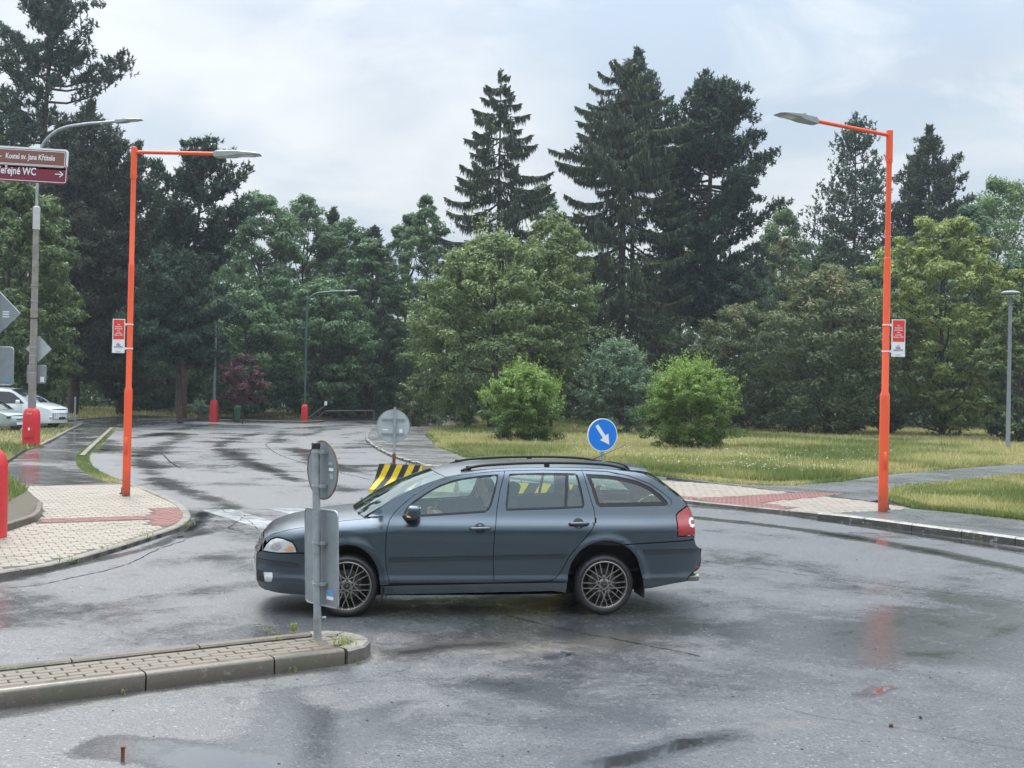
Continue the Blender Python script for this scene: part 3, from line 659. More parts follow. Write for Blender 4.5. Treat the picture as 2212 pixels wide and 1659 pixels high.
def band(pl, w0, w1): return [tuple(p) for p in inset_line(pl, w0)] + [tuple(p) for p in reversed(inset_line(pl, w1))]
grass('gutter_moss', band(px2w(catmull([(250, 924), (205, 962), (181, 985), (190, 1010), (225, 1030), (262, 1042)], 4), ZP), -.22, .16), 6000, .015, .06, M['grass'], z=.05, seed=8, dry=.15, label='moss and short grass grown over the kerb of the bend')
def flowers():
    r = np.random.default_rng(4); n = 600; y = 1 / r.uniform(1 / 48., 1 / 25., 4000); x = r.uniform(.02, .34, 4000) * y; C = np.stack([x, y], 1); C = C[inside(C, lawnP)]
    C = C[fbm(C[:, 0], C[:, 1], 5, 2) > .5][:n]; n = len(C); h = r.uniform(.28, .42, n); s = r.uniform(.014, .03, n)
    V = []
    for k in range(6): V.append(np.stack([C[:, 0] + np.cos(k * math.pi / 3) * s, C[:, 1] + np.sin(k * math.pi / 3) * s, h + .075 + r.uniform(-.004, .004, n)], 1))
    V = np.stack(V, 1).reshape(-1, 3); me = mesh_np('wildflowers', V, np.arange(n * 6).reshape(n, 6))
    obj('wildflowers', me, mat('flower_white', (.75, .75, .66), .7), kind='stuff', label='small white wildflower heads scattered over the lawn')
flowers()
edge_l = px2w([(925, 940), (955, 966), (1010, 986), (1100, 1001), (1250, 1013), (1400, 1023), (1560, 1041), (1640, 1047), (1700, 1047), (1800, 1040), (1900, 1025), (2050, 1012), (2212, 1000)], .07)
edge_n = px2w([(2212, 1031), (2050, 1049), (1940, 1059), (1925, 1065), (1915, 1075), (1950, 1086), (1990, 1099), (2090, 1108), (2212, 1122), (2300, 1132)], .10)
grass('edge_grass', band(edge_l, -.16, .25), 26000, .04, .13, M['grass'], z=.06, seed=12, dry=.35, wpx=.8, label='ragged grass hanging over the edge of the lawn')
grass('edge_grass', band(edge_n, -.14, .2), 16000, .04, .12, M['grass'], z=.10, seed=13, dry=.4, wpx=.8, label='ragged grass growing over the edge of the near lawn')
# ================================================================== TREES AND SHRUBS
def tubes_np(paths, n=6):
    V = []; Fq = []; base = 0
    for pts, rad in paths:
        P = np.asarray(pts, float); m = len(P); T = np.gradient(P, axis=0); T /= np.linalg.norm(T, axis=1)[:, None] + 1e-9
        up = np.where(np.abs(T[:, 2:3]) > .9, np.array([[1., 0, 0]]), np.array([[0, 0, 1.]])); A = np.cross(up, T); A /= np.linalg.norm(A, axis=1)[:, None] + 1e-9; B = np.cross(T, A)
        th = np.arange(n) * 2 * math.pi / n; rr = np.asarray(rad)[:, None, None]
        ring = P[:, None] + (A[:, None] * np.cos(th)[None, :, None] + B[:, None] * np.sin(th)[None, :, None]) * rr
        V.append(ring.reshape(-1, 3)); i = np.arange(m - 1)[:, None] * n; k = np.arange(n)[None]
        Fq.append((np.stack([i + k, i + (k + 1) % n, i + n + (k + 1) % n, i + n + k], -1)).reshape(-1, 4) + base); base += m * n
    return np.concatenate(V), np.concatenate(Fq)
def unit(v): return v / (np.linalg.norm(v, axis=-1, keepdims=True) + 1e-9)
def leaves_mesh(name, P, Nrm, size, tint, r, aspect=.55, tri=False, droop=0.):
    """one small folded leaf face per point, normal near Nrm"""
    n = len(P); t = unit(np.cross(Nrm, unit(r.normal(size=(n, 3))))); t[:, 2] -= droop; t = unit(t); b = unit(np.cross(Nrm, t)); s = size[:, None] if np.ndim(size) else size
    if True:
        V = np.stack([P - b * s * aspect * .5, P + b * s * aspect * .5, P + t * s], 1); k = 3
    else:
        V = np.stack([P - t * s * .5, P + b * s * aspect * .5, P + t * s * .5, P - b * s * aspect * .5], 1); k = 4
    return mesh_np(name, V.reshape(-1, 3), np.arange(n * k).reshape(n, k), attrs={'tint': np.repeat(np.clip(tint, 0, 1), k)})
def prof_r(prof, h): return np.interp(h, [p[0] for p in prof], [p[1] for p in prof])
PROF = {
 'round': [(0, .35), (.12, .75), (.35, 1), (.6, .95), (.8, .7), (.93, .4), (1, .12)],
 'oval': [(0, .3), (.15, .65), (.4, .95), (.6, 1), (.8, .75), (.93, .42), (1, .12)],
 'bush': [(0, .62), (.15, .88), (.4, 1), (.65, .92), (.85, .65), (.95, .4), (1, .18)],
 'cone': [(0, 1), (.2, .93), (.5, .68), (.75, .42), (.9, .2), (1, .02)],
 'pine': [(0, .45), (.2, .8), (.45, 1), (.65, .92), (.8, .72), (.92, .45), (1, .15)],
 'tallpine': [(0, .8), (.3, 1), (.6, .9), (.8, .7), (.92, .42), (1, .12)],
}
def broadleaf(root, z0, z1, Rw, matl, npads, per, leaf, seed, prof='round', flat=.6, padr=.17, barkm=None, ry=1., tintb=0., trunk_r=None, lumps=.25, spikes=0, droop=.0, gaps=0., new=.10):  # new: lighter tint towards crown top, light put into leaf colour
    r = np.random.default_rng(seed); H = z1 - z0; pf = PROF[prof] if isinstance(prof, str) else prof
    h = r.beta(1.15, 1.0, npads); az = r.uniform(0, 2 * math.pi, npads)
    lump = 1 + lumps * (fbm(az * 3 + 50, h * 6 + 7, 1.1, seed) - .5) * 2
    rf = np.sqrt(r.uniform(.18, 1, npads)) * lump
    rr = prof_r(pf, h) * Rw * rf * .92
    C = np.stack([np.cos(az) * rr, np.sin(az) * rr * ry, z0 + h * H * (.97 + .03 * lump)], 1)
    ps = Rw * padr * r.uniform(.6, 1.35, npads) * (.65 + .35 * prof_r(pf, h))
    N = npads * per; idx = np.repeat(np.arange(npads), per)
    d = unit(r.normal(size=(N, 3)) + np.array([0, 0, .35])); rad = r.uniform(.45, 1.05, N) ** .7
    out = unit(C - np.array([0, 0, z0 + H * .35])) ; stretch = 1 + .5 * r.random(N)
    off = d * rad[:, None] * ps[idx, None]; off[:, 2] *= flat
    along = (off * out[idx]).sum(1, keepdims=True); off += out[idx] * np.clip(along, 0, None) * .35 * stretch[:, None]
    P = C[idx] + off; nrm = unit(d * .9 + r.normal(size=(N, 3)) * .42 + np.array([0, 0, .30]))
    tp = np.repeat(r.uniform(-.18, .18, npads), per) + tintb; tint = .36 + tp + r.normal(0, .17, N) + .10 * d[:, 2] + new * 2 * ((P[:, 2] - z0) / H - .5) + .10 * (rad - .75)  # new and outer-leaf terms put light above and shade inside into the tint
    if spikes:   # upright young shoots breaking the outline
        m = spikes; ks = 26; a2 = r.uniform(0, 2 * math.pi, m); hh = r.uniform(.3, 1, m) ** .6; q = prof_r(pf, hh) * Rw * r.uniform(.45, .98, m)
        S = np.stack([np.cos(a2) * q, np.sin(a2) * q * ry, z0 + hh * H * .96], 1); dr = unit(unit(S - np.array([0, 0, z0 + H * .3])) * .7 + np.array([0, 0, .9]) + r.normal(0, .2, (m, 3)))
        L = Rw * r.uniform(.16, .34, m) * (1 + .8 * (r.random(m) < .2)); tt = np.tile(np.linspace(0, 1, ks), m); i2 = np.repeat(np.arange(m), ks)
        P2 = S[i2] + dr[i2] * (L[i2] * tt)[:, None] + r.normal(0, 1, (m * ks, 3)) * leaf * .38
        P = np.concatenate([P, P2]); nrm = np.concatenate([nrm, unit(r.normal(size=(m * ks, 3)) + np.array([0, 0, .6]))]); tint = np.concatenate([tint, .62 + .25 * tt + r.normal(0, .08, m * ks)])
    sz = leaf * r.uniform(.65, 1.35, len(P))
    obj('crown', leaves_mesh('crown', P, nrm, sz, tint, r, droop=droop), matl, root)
    tr = trunk_r or (max(.06, Rw * .045) if H > 5 else .035); zt = z0 + H * .75; k = 7
    zz = np.linspace(0, zt, k); bend = np.cumsum(r.normal(0, tr * .5, (k, 2)), 0); bend[0] = 0
    tp_ = np.stack([bend[:, 0], bend[:, 1], zz], 1); paths = [(tp_, np.linspace(tr, tr * .25, k))]
    for i in r.choice(npads, min(22, npads), replace=False):
        zb = max(z0 * .7, C[i, 2] - H * r.uniform(.1, .3)); zb = min(zb, zt * .95); b0 = np.array([np.interp(zb, zz, bend[:, 0]), np.interp(zb, zz, bend[:, 1]), zb])
        mid = (b0 + C[i]) / 2 + np.array([0, 0, -.04 * H]) + r.normal(0, .02 * H, 3); paths.append((np.stack([b0, mid, C[i]]), [tr * .38, tr * .24, tr * .08]))
    V, Fq = tubes_np(paths); obj('trunk', mesh_np('trunk', V, Fq, smooth=True), barkm or M['bark'], root)
def pine(root, z0, z1, Rw, matl, nb, seed, per=60, needle=.22, prof='pine', up=.30, barkm=None, trunk_r=.3, bare=.35, pads=5, lean=0., tall=None, dens=1., tintb=0.):
    r = np.random.default_rng(seed); H = z1 - z0; pf = PROF[prof] if isinstance(prof, str) else prof
    h = np.sort(r.uniform(0, 1, nb)); az = np.arange(nb) * 2.399 + r.normal(0, .4, nb); L = prof_r(pf, h) * Rw * r.uniform(.62, 1.12, nb)
    PT = []; TW = []; paths = []; k = 9; zz = np.linspace(0, z1 - .03 * H, k); bend = np.cumsum(r.normal(0, trunk_r * .35, (k, 2)), 0); bend[0] = 0; bend[:, 0] += lean * (zz / z1) ** 1.5
    paths.append((np.stack([bend[:, 0], bend[:, 1], zz], 1), np.linspace(trunk_r, trunk_r * .15, k)))
    for i in range(nb):
        zb = z0 + h[i] * H * .93; b0 = np.array([np.interp(zb, zz, bend[:, 0]), np.interp(zb, zz, bend[:, 1]), zb])
        dirh = np.array([math.cos(az[i]), math.sin(az[i]), 0]); rise = up * (1 - .3 * h[i]) + h[i] ** 3 * .9; s = np.linspace(0, 1, 5)
        pts = b0 + dirh * (L[i] * s)[:, None] + np.array([0, 0, 1]) * (L[i] * (rise * s ** 1.6 - .08 * np.sin(s * 3.1)))[:, None]
        paths.append((pts, np.linspace(max(.03, trunk_r * .24), .015, 5)))
        m = max(2, int(round(pads * (L[i] / Rw + .35))))
        for j in range(m):
            s_ = bare + (1 - bare) * (j + .5 + r.uniform(-.3, .3)) / m; c = np.array([np.interp(s_, s, pts[:, a]) for a in range(3)]); side = np.array([-dirh[1], dirh[0], 0])
            c = c + side * r.normal(0, .16) * L[i] * s_ + np.array([0, 0, r.uniform(0, .05) * L[i]]); PT.append(c); TW.append(Rw * .115 * r.uniform(.7, 1.3) * (1.15 - .3 * s_) + .12)
    for j in range(6): PT.append(np.array([bend[-1, 0], bend[-1, 1], z1 - j * .018 * H])); TW.append(Rw * .06 + .1)
    C = np.array(PT); ps = np.array(TW); npd = len(C); nt = max(3, int(per * dens / 8)); # tufts per pad
    idt = np.repeat(np.arange(npd), nt); d = unit(r.normal(size=(len(idt), 3)) + np.array([0, 0, .2])); d[:, 2] *= .55
    T = C[idt] + d * (ps[idt] * r.uniform(.3, 1.05, len(idt)))[:, None]; tdir = unit(unit(T - np.array([0, 0, z0])) * np.array([.35, .35, 0]) + np.array([0, 0, 1.]) + r.normal(0, .35, (len(idt), 3)))
    kk = 9; idn = np.repeat(np.arange(len(T)), kk); s = r.uniform(0, 1, len(idn)); nd = unit(tdir[idn] * .8 + r.normal(size=(len(idn), 3)) * .75)
    P = T[idn] + tdir[idn] * (s * needle * 1.3)[:, None]; b = unit(np.cross(nd, r.normal(size=nd.shape))); w = needle * .20
    V = np.stack([P - b * w, P + b * w, P + nd * (needle * r.uniform(.7, 1.2, len(P)))[:, None]], 1)
    tint = .3 + tintb + np.repeat(r.normal(0, .12, npd)[idt], kk) + .35 * (s - .5) + r.normal(0, .1, len(idn))
    obj('crown', mesh_np('crown', V.reshape(-1, 3), np.arange(len(P) * 3).reshape(-1, 3), attrs={'tint': np.repeat(np.clip(tint, 0, 1), 3)}), matl, root)
    V, Fq = tubes_np(paths); obj('trunk', mesh_np('trunk', V, Fq, smooth=True), barkm or M['barkred'], root)
def spruce(root, z0, z1, Rw, matl, nw, seed, trunk_r=.25, per_m=30, hang=.55, prof='cone', gap=0., dens=1., jit=.3):
    r = np.random.default_rng(seed); H = z1 - z0; pf = PROF[prof] if isinstance(prof, str) else prof; paths = [(np.array([[0, 0, 0], [0, 0, z1 * .5], [0, 0, z1]]), [trunk_r, trunk_r * .6, .02])]; PP = []; DD = []; TT = []; SS = []
    hs = (np.arange(nw) + .3) / nw
    for i in range(nw):
        nb = 6 + int(r.integers(0, 3)); a0 = r.uniform(0, 6)
        for j in range(nb):
            if r.random() < gap: continue
            h = hs[i] + r.uniform(-jit, jit) / nw; h = min(max(h, 0), .985); L = prof_r(pf, h) * Rw * r.uniform(.62, 1.16) + .15; az = a0 + j * 2 * math.pi / nb + r.normal(0, .2); btint = r.normal(0, .10)
            zb = z0 + h * H; dh = np.array([math.cos(az), math.sin(az), 0]); s = np.linspace(0, 1, 7); side = np.array([-dh[1], dh[0], 0])
            sag = (.10 if h > .6 else .22) * (1.1 - h * .5); lift = .09 + .45 * max(0, h - .82) * 4
            pts = np.array([0, 0, zb]) + dh * (L * s)[:, None] + np.array([0, 0, 1]) * (L * (-sag * np.sin(s * 2.2) * 1.3 + lift * s ** 3))[:, None]
            paths.append((pts, np.linspace(.035 + L * .008, .008, 7)))
            n = int(L * per_m * dens * (1.2 if h > .8 else 1)) + 8; q = np.sqrt(r.uniform(.03, 1, n)); c = np.stack([np.interp(q, s, pts[:, a]) for a in range(3)], 1)
            wid = L * .26 * (1 - q) ** .7 * r.normal(0, .6, n) + r.normal(0, .05, n); c = c + side * wid[:, None] - np.array([0, 0, 1]) * (np.abs(wid) * .25)[:, None]
            hg = hang * r.uniform(.35, 1.1, n) * (.45 + .6 * np.sin(q * 2.9)) * min(1, .35 + L / 3); top = r.random(n) < .35
            d = np.stack([dh[0] * .25 + r.normal(0, .12, n), dh[1] * .25 + r.normal(0, .12, n), -np.ones(n)], 1)
            d[top] = unit(dh + side * r.normal(0, .6, (top.sum(), 1)) + np.array([0, 0, .18])); hg[top] *= .65
            PP.append(c); DD.append(unit(d) * hg[:, None]); TT.append(.34 + btint + r.normal(0, .12, n) + .34 * top + .12 * q); SS.append(np.full(n, .055) + .02 * top)
    n = 60; zt = z1 - r.uniform(0, .10, n) * H; PP.append(np.stack([r.normal(0, .05, n), r.normal(0, .05, n), zt], 1)); d = unit(np.stack([r.normal(0, 1, n), r.normal(0, 1, n), r.uniform(-.6, .9, n)], 1)); DD.append(d * .3); TT.append(np.full(n, .4)); SS.append(np.full(n, .05))
    P = np.concatenate(PP); D = np.concatenate(DD); T = np.concatenate(TT); S = np.concatenate(SS); b = unit(np.cross(D, r.normal(size=D.shape))) * S[:, None]
    V = np.stack([P - b, P + b, P + D * .6 + b * .7, P + D], 1); n = len(P)
    obj('crown', mesh_np('crown', V.reshape(-1, 3), np.arange(n * 4).reshape(n, 4), attrs={'tint': np.repeat(np.clip(T, 0, 1), 4)}), matl, root)
    V, Fq = tubes_np(paths, 5); obj('trunk', mesh_np('trunk', V, Fq, smooth=True), M['bark'], root)
def place(name, label, cat, px, D, top, bot, hw, group=None):
    """tree root on the ground; returns root, crown bottom z, top z, crown half-width in metres"""
    my = (top + bot) / 2; x = atD(px, my, D)[0]; z1 = atD(px, top, D)[2]; z0 = max(.15, atD(px, bot, D)[2])
    return thing(name, label, cat, (x, D, .05), group=group), z0, z1, hw / ppm(D)
M['lf_pine'] = leaf_mat('pine_needles', (.015, .032, .026), (.062, .115, .074), 0.12, (.13, .195, .11))
M['lf_pinebrown'] = leaf_mat('browned_pine_needles', (.026, .032, .025), (.080, .096, .064), 0.12, (.26, .14, .095))
M['lf_spruce'] = leaf_mat('spruce_needles', (.022, .034, .025), (.080, .104, .056), 0.12, (.17, .19, .085))
M['lf_dark'] = leaf_mat('locust_leaves', (.030, .062, .036), (.14, .235, .105), 0.28, (.23, .36, .15))
M['lf_mid'] = leaf_mat('tree_leaves', (.042, .078, .030), (.205, .275, .10), 0.3, (.40, .46, .18))
M['lf_olive'] = leaf_mat('olive_bush_leaves', (.045, .064, .032), (.165, .20, .085), 0.24, (.36, .26, .14))
M['lf_bright'] = leaf_mat('bright_bush_leaves', (.045, .085, .02), (.205, .32, .065), 0.32, (.38, .50, .12))
M['lf_teal'] = leaf_mat('grey_green_leaves', (.040, .080, .058), (.17, .26, .155), 0.24, (.32, .40, .25))
M['lf_yellow'] = leaf_mat('yellow_green_leaves', (.09, .13, .03), (.36, .42, .12), 0.3, (.64, .64, .24))
M['lf_lime'] = leaf_mat('light_tree_leaves', (.055, .10, .03), (.19, .29, .09), 0.3, (.30, .42, .14))
M['lf_purple'] = leaf_mat('purple_leaves', (.04, .014, .022), (.15, .045, .065), 0.25, (.22, .08, .09))
def trees():
    B = broadleaf; g1 = 'trees along the left side of the bend'
    t, a, b, w = place('broadleaf_tree', 'green leafy tree behind the concrete lamp post and parked white van', 'tree', 30, 60, 385, 868, 155, g1)
    B(t, a, b, w, M['lf_mid'], 230, 190, .23, 101, 'bush', tintb=-.06, droop=.5, padr=.15)
    t, a, b, w = place('broadleaf_tree', 'light green tree top rising above the brown direction sign', 'tree', 5, 84, 208, 800, 88, g1)
    B(t, a, b, w, M['lf_lime'], 120, 130, .26, 102, 'oval', tintb=.05)
    t, a, b, w = place('black_pine', 'tallest black pine, cut by the top edge above the brown sign', 'tree', 85, 82, -55, 560, 172, g1)
    pine(t, a, b, w, M['lf_pine'], 90, 103, per=120, prof='tallpine', trunk_r=.42, needle=.30, pads=6)
    t, a, b, w = place('black_pine', 'browned dark pine just left of the left orange lamp post', 'tree', 165, 76, 225, 850, 140, g1)
    pine(t, a, b, w, M['lf_pinebrown'], 110, 104, per=150, prof='tallpine', trunk_r=.38, needle=.28, pads=6, bare=.2)
    t, a, b, w = place('black_pine', 'dense brownish pine right behind the left orange lamp post', 'tree', 265, 80, 318, 870, 105, g1)
    pine(t, a, b, w, M['lf_pinebrown'], 90, 105, per=140, prof='tallpine', trunk_r=.33, needle=.28, pads=5, bare=.2)
    t, a, b, w = place('black_pine', 'spreading dark pine with leaning trunk, right of the left orange lamp post', 'tree', 405, 74, 338, 600, 128, g1)
    pine(t, a, b, w, M['lf_pine'], 64, 106, per=130, prof='pine', trunk_r=.30, needle=.27, pads=5, up=.42, bare=.3, lean=1.6)
    t, a, b, w = place('black_pine', 'lower dark pine with hanging branches over the second red lamp base', 'tree', 395, 68, 560, 800, 125, g1)
    pine(t, a, b, w, M['lf_pine'], 70, 107, per=110, prof='tallpine', trunk_r=.22, needle=.26, pads=5, up=.1, bare=.2)
    for px, D, top, bot, hw, s, lb, tb in [(330, 92, 520, 880, 120, 110, 'dark locust tree filling the gap between two pines', 0), (560, 88, 425, 880, 95, 111, 'leafy locust tree with high rounded crown left of the green lamp', .02),
            (655, 92, 432, 880, 85, 112, 'locust tree directly behind the thin green street lamp', .05), (745, 94, 480, 890, 78, 113, 'locust tree at the far end of the bend', -.02), (530, 80, 640, 885, 100, 114, 'low spreading locust boughs above the purple shrub', .05),
            (700, 84, 610, 892, 95, 115, 'drooping locust boughs beside the green street lamp', .06), (800, 88, 520, 895, 62, 116, 'dark tree on the left of the sky gap', -.1), (885, 96, 470, 895, 75, 117, 'dark tree on the right of the sky gap', -.06)]:
        t, a, b, w = place('locust_tree', lb, 'tree', px, D, top, bot, hw, g1)
        B(t, a, b, w * 1.3, M['lf_dark'], 210, 150, .24, s, 'round', flat=.5, padr=.185, tintb=tb, droop=.4)
    t, a, b, w = place('black_pine', 'thin brownish pine tip poking above the locust trees', 'tree', 722, 98, 462, 640, 35, g1)
    pine(t, a, b, w, M['lf_pinebrown'], 26, 118, per=70, trunk_r=.2, needle=.3, pads=3)
    t, a, b, w = place('black_pine', 'small reddish pine crown beside the sky gap', 'tree', 812, 96, 500, 640, 32, g1)
    pine(t, a, b, w, M['lf_pinebrown'], 24, 119, per=70, trunk_r=.2, needle=.3, pads=3)
    t, a, b, w = place('plum_shrub', 'purple leaved shrub behind the second red lamp base', 'shrub', 526, 67.5, 772, 872, 58)
    B(t, a, b, w, M['lf_purple'], 70, 120, .16, 120, 'bush', padr=.2)
    t, a, b, w = place('small_shrub', 'small grey green bush left of the second red lamp base', 'shrub', 428, 73, 868, 906, 24)
    B(t, .1, b, w, M['lf_teal'], 26, 90, .10, 121, 'bush', padr=.25, spikes=20, tintb=.1)
    g2 = 'trees in the park behind the lawn'
    t, a, b, w = place('broadleaf_tree', 'leafy tree top left of the tall spruce', 'tree', 915, 90, 432, 800, 68, g2)
    B(t, a, b, w, M['lf_dark'], 130, 130, .24, 130, 'oval', tintb=.18)
    t, a, b, w = place('spruce', 'slim spruce with drooping tiers and bare gaps between them', 'tree', 1078, 86, 150, 640, 122, g2)
    spruce(t, a, b, w * 1.32, M['lf_spruce'], 18, 131, per_m=80, hang=.75, gap=.07, jit=.2)
    t, a, b, w = place('broadleaf_tree', 'green tree between the slim spruce and the big spruce', 'tree', 1165, 93, 405, 800, 78, g2)
    B(t, a, b, w, M['lf_dark'], 120, 120, .24, 132, 'oval', tintb=.12)
    t, a, b, w = place('spruce', 'large dense spruce in the middle, its boughs reaching the bushes', 'tree', 1345, 80, 128, 830, 168, g2)
    spruce(t, a, b, w, M['lf_spruce'], 31, 133, per_m=80, hang=.62, trunk_r=.4, prof=[(0, .85), (.3, 1), (.55, .95), (.75, .8), (.88, .55), (1, .1)], gap=.14)
    t, a, b, w = place('black_pine', 'upswept dark pine directly behind the large spruce', 'tree', 1370, 86, 115, 420, 120, g2)
    pine(t, a, b, w, M['lf_pine'], 54, 134, per=100, prof='cone', trunk_r=.3, needle=.3, pads=5, up=.5)
    t, a, b, w = place('black_pine', 'broad black pine right of the large spruce', 'tree', 1530, 84, 165, 720, 150, g2)
    pine(t, a, b, w, M['lf_pine'], 115, 135, per=150, prof='tallpine', trunk_r=.42, needle=.30, pads=6, up=.35)
    t, a, b, w = place('broadleaf_tree', 'wide light green tree on the lawn behind the striped barrier', 'tree', 1065, 66, 520, 925, 205, g2)
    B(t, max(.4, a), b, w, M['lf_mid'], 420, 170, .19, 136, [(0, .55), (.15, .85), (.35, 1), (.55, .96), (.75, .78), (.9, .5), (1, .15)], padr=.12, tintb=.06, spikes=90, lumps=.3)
    t, a, b, w = place('broadleaf_tree', 'pointed light green tree crown leaning on the large spruce', 'tree', 1195, 68, 470, 860, 105, g2)
    B(t, a, b, w, M['lf_mid'], 190, 150, .19, 137, 'oval', padr=.15, tintb=.12, spikes=80)
    t, a, b, w = place('dark_shrub', 'dark low shrub under the light green tree', 'shrub', 925, 72, 800, 920, 70)
    B(t, .1, b, w, M['lf_olive'], 60, 110, .17, 138, 'bush')
    t, a, b, w = place('small_shrub', 'bright bushy shrub on the lawn left of the blue arrow sign', 'shrub', 1133, 49.5, 805, 972, 97)
    B(t, .12, b, w, M['lf_bright'], 200, 180, .095, 140, 'bush', padr=.15, spikes=250, tintb=-.02, new=.28, lumps=.5)
    t, a, b, w = place('small_shrub', 'bright bushy shrub on the lawn right of the blue arrow sign', 'shrub', 1493, 45.5, 797, 984, 106)
    B(t, .12, b, w, M['lf_bright'], 210, 190, .09, 141, 'bush', padr=.15, spikes=330, tintb=.02, new=.28, lumps=.5)
    t, a, b, w = place('grey_shrub', 'grey green willow-like shrub between the two bright shrubs', 'shrub', 1330, 62, 748, 905, 88)
    B(t, .1, b, w, M['lf_teal'], 110, 150, .13, 142, 'bush', spikes=220, tintb=.05, new=.2)
    g3 = 'large bushes along the back of the lawn'
    for px, D, top, bot, hw, s, m_, lb, nn in [(1600, 74, 665, 915, 118, 150, 'lf_olive', 'brownish green bush right of the large spruce', 190), (1790, 69, 588, 945, 160, 151, 'lf_olive', 'largest brownish green bush in front of the right orange lamp post', 330),
            (1905, 74, 640, 935, 80, 155, 'lf_olive', 'dark bush behind the right orange lamp post', 120), (1600, 84, 585, 760, 88, 152, 'lf_teal', 'blue green bush rising behind the brownish bush', 110), (1690, 90, 520, 900, 75, 156, 'lf_olive', 'dark bush behind the gap left of the largest bush', 100),
            (2195, 62, 650, 955, 92, 153, 'lf_mid', 'olive bush cut by the right edge behind the park lamp', 150)]:
        t, a, b, w = place('large_bush', lb, 'bush', px, D, top, bot, hw, g3)
        B(t, .2 if bot > 850 else a, b, w, M[m_], nn, 150, .18, s, 'bush', padr=.15, tintb=-.08 if s == 153 else .04, lumps=.35, new=.2)
    t, a, b, w = place('broadleaf_tree', 'yellow green tree right of the right orange lamp post', 'tree', 2040, 70, 480, 915, 158, g3)
    B(t, .5, b, w, M['lf_yellow'], 330, 140, .22, 154, [(0, .6), (.2, .9), (.5, 1), (.72, .92), (.88, .6), (1, .22)], flat=.5, padr=.14, lumps=.5, tintb=-.05)
    t, a, b, w = place('broadleaf_tree', 'pale yellowish tree cut by the right edge above the park lamp', 'tree', 2205, 68, 590, 850, 85, g3)
    B(t, a, b, w, M['lf_yellow'], 100, 130, .2, 157, 'bush', tintb=0)
    t, a, b, w = place('larch', 'thin see-through pine left of the right orange lamp arm', 'tree', 1845, 100, 258, 640, 128, g2)
    pine(t, a, b, w, M['lf_pine'], 95, 160, per=40, prof=[(0, 1), (.35, .92), (.6, .68), (.8, .42), (.93, .3), (1, .12)], trunk_r=.22, needle=.30, pads=6, up=.14, bare=.25, tintb=.24)
    t, a, b, w = place('black_pine', 'dark pine right of the right orange lamp post', 'tree', 2002, 96, 282, 640, 112, g2)
    pine(t, a, b, w, M['lf_spruce'], 84, 161, per=100, prof=[(0, 1), (.35, .95), (.6, .72), (.8, .45), (.93, .2), (1, .04)], trunk_r=.25, needle=.3, pads=5, up=.35)
    for px, D, top, bot, hw, s, m_, lb in [(1690, 108, 462, 850, 75, 162, 'lf_lime', 'far light green tree between two pines'), (2160, 100, 395, 860, 115, 163, 'lf_lime', 'big rounded green tree at the right edge'), (2090, 90, 455, 850, 80, 164, 'lf_dark', 'dark cypress-like tree before the rounded green tree'),
            (1940, 94, 520, 860, 75, 165, 'lf_dark', 'dark tree directly behind the right orange post'), (1800, 100, 520, 880, 90, 166, 'lf_dark', 'dark tree under the see-through pine'), (1470, 98, 500, 880, 90, 167, 'lf_dark', 'dark tree between the spruce and the black pine'), (2205, 90, 560, 900, 90, 168, 'lf_dark', 'dark tree at the right edge behind the park lamp')]:
        t, a, b, w = place('broadleaf_tree', lb, 'tree', px, D, top, bot, hw, g2)
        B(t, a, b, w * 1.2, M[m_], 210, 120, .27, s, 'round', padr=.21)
    t = None
def distant_wood():
    r = np.random.default_rng(77); pads = []
    for i in range(1350):
        x = r.uniform(-78, 84); y = r.uniform(108, 150) if i % 3 else r.uniform(106, 114); top = 13 + 5 * fbm([x], [y], 14, 5)[0] - (6.5 if -18 < x < -8 else 0); z = top * math.sqrt(r.uniform(.02, 1)) if i % 3 else r.uniform(0, 4); pads.append((x, y, z, r.uniform(1.6, 3)))
    C = np.array(pads); per = 80; idx = np.repeat(np.arange(len(C)), per); d = unit(r.normal(size=(len(idx), 3))); P = C[idx, :3] + d * (C[idx, 3] * r.uniform(.6, 1.05, len(idx)))[:, None]; P[:, 2] = np.maximum(P[:, 2], .1)
    me = leaves_mesh('distant_wood', P, unit(d + r.normal(size=d.shape) * .5), .6 * r.uniform(.7, 1.3, len(P)), .3 + r.normal(0, .15, len(P)) + np.repeat(r.normal(0, .1, len(C)), per), r, aspect=.9)
    obj('distant_wood', me, M['lf_dark'], kind='stuff', label='dark wood closing the view behind the trees')
    # understory: brush filling the shade below the trees
    pads = []
    for i in range(620):
        x = r.uniform(-52, 62); y = r.uniform(88, 104); 
        if -9 < x < -1 and y < 100: continue
        pads.append((x, y, r.uniform(.3, 6.5), r.uniform(.9, 1.8)))
    C = np.array(pads); per = 110; idx = np.repeat(np.arange(len(C)), per); d = unit(r.normal(size=(len(idx), 3))); P = C[idx, :3] + d * (C[idx, 3] * r.uniform(.5, 1.05, len(idx)))[:, None]; P[:, 2] = np.maximum(P[:, 2], .1)
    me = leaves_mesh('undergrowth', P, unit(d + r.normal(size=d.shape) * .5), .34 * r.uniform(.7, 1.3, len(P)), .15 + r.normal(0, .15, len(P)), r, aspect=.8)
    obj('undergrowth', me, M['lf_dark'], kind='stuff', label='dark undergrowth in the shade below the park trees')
trees(); distant_wood()
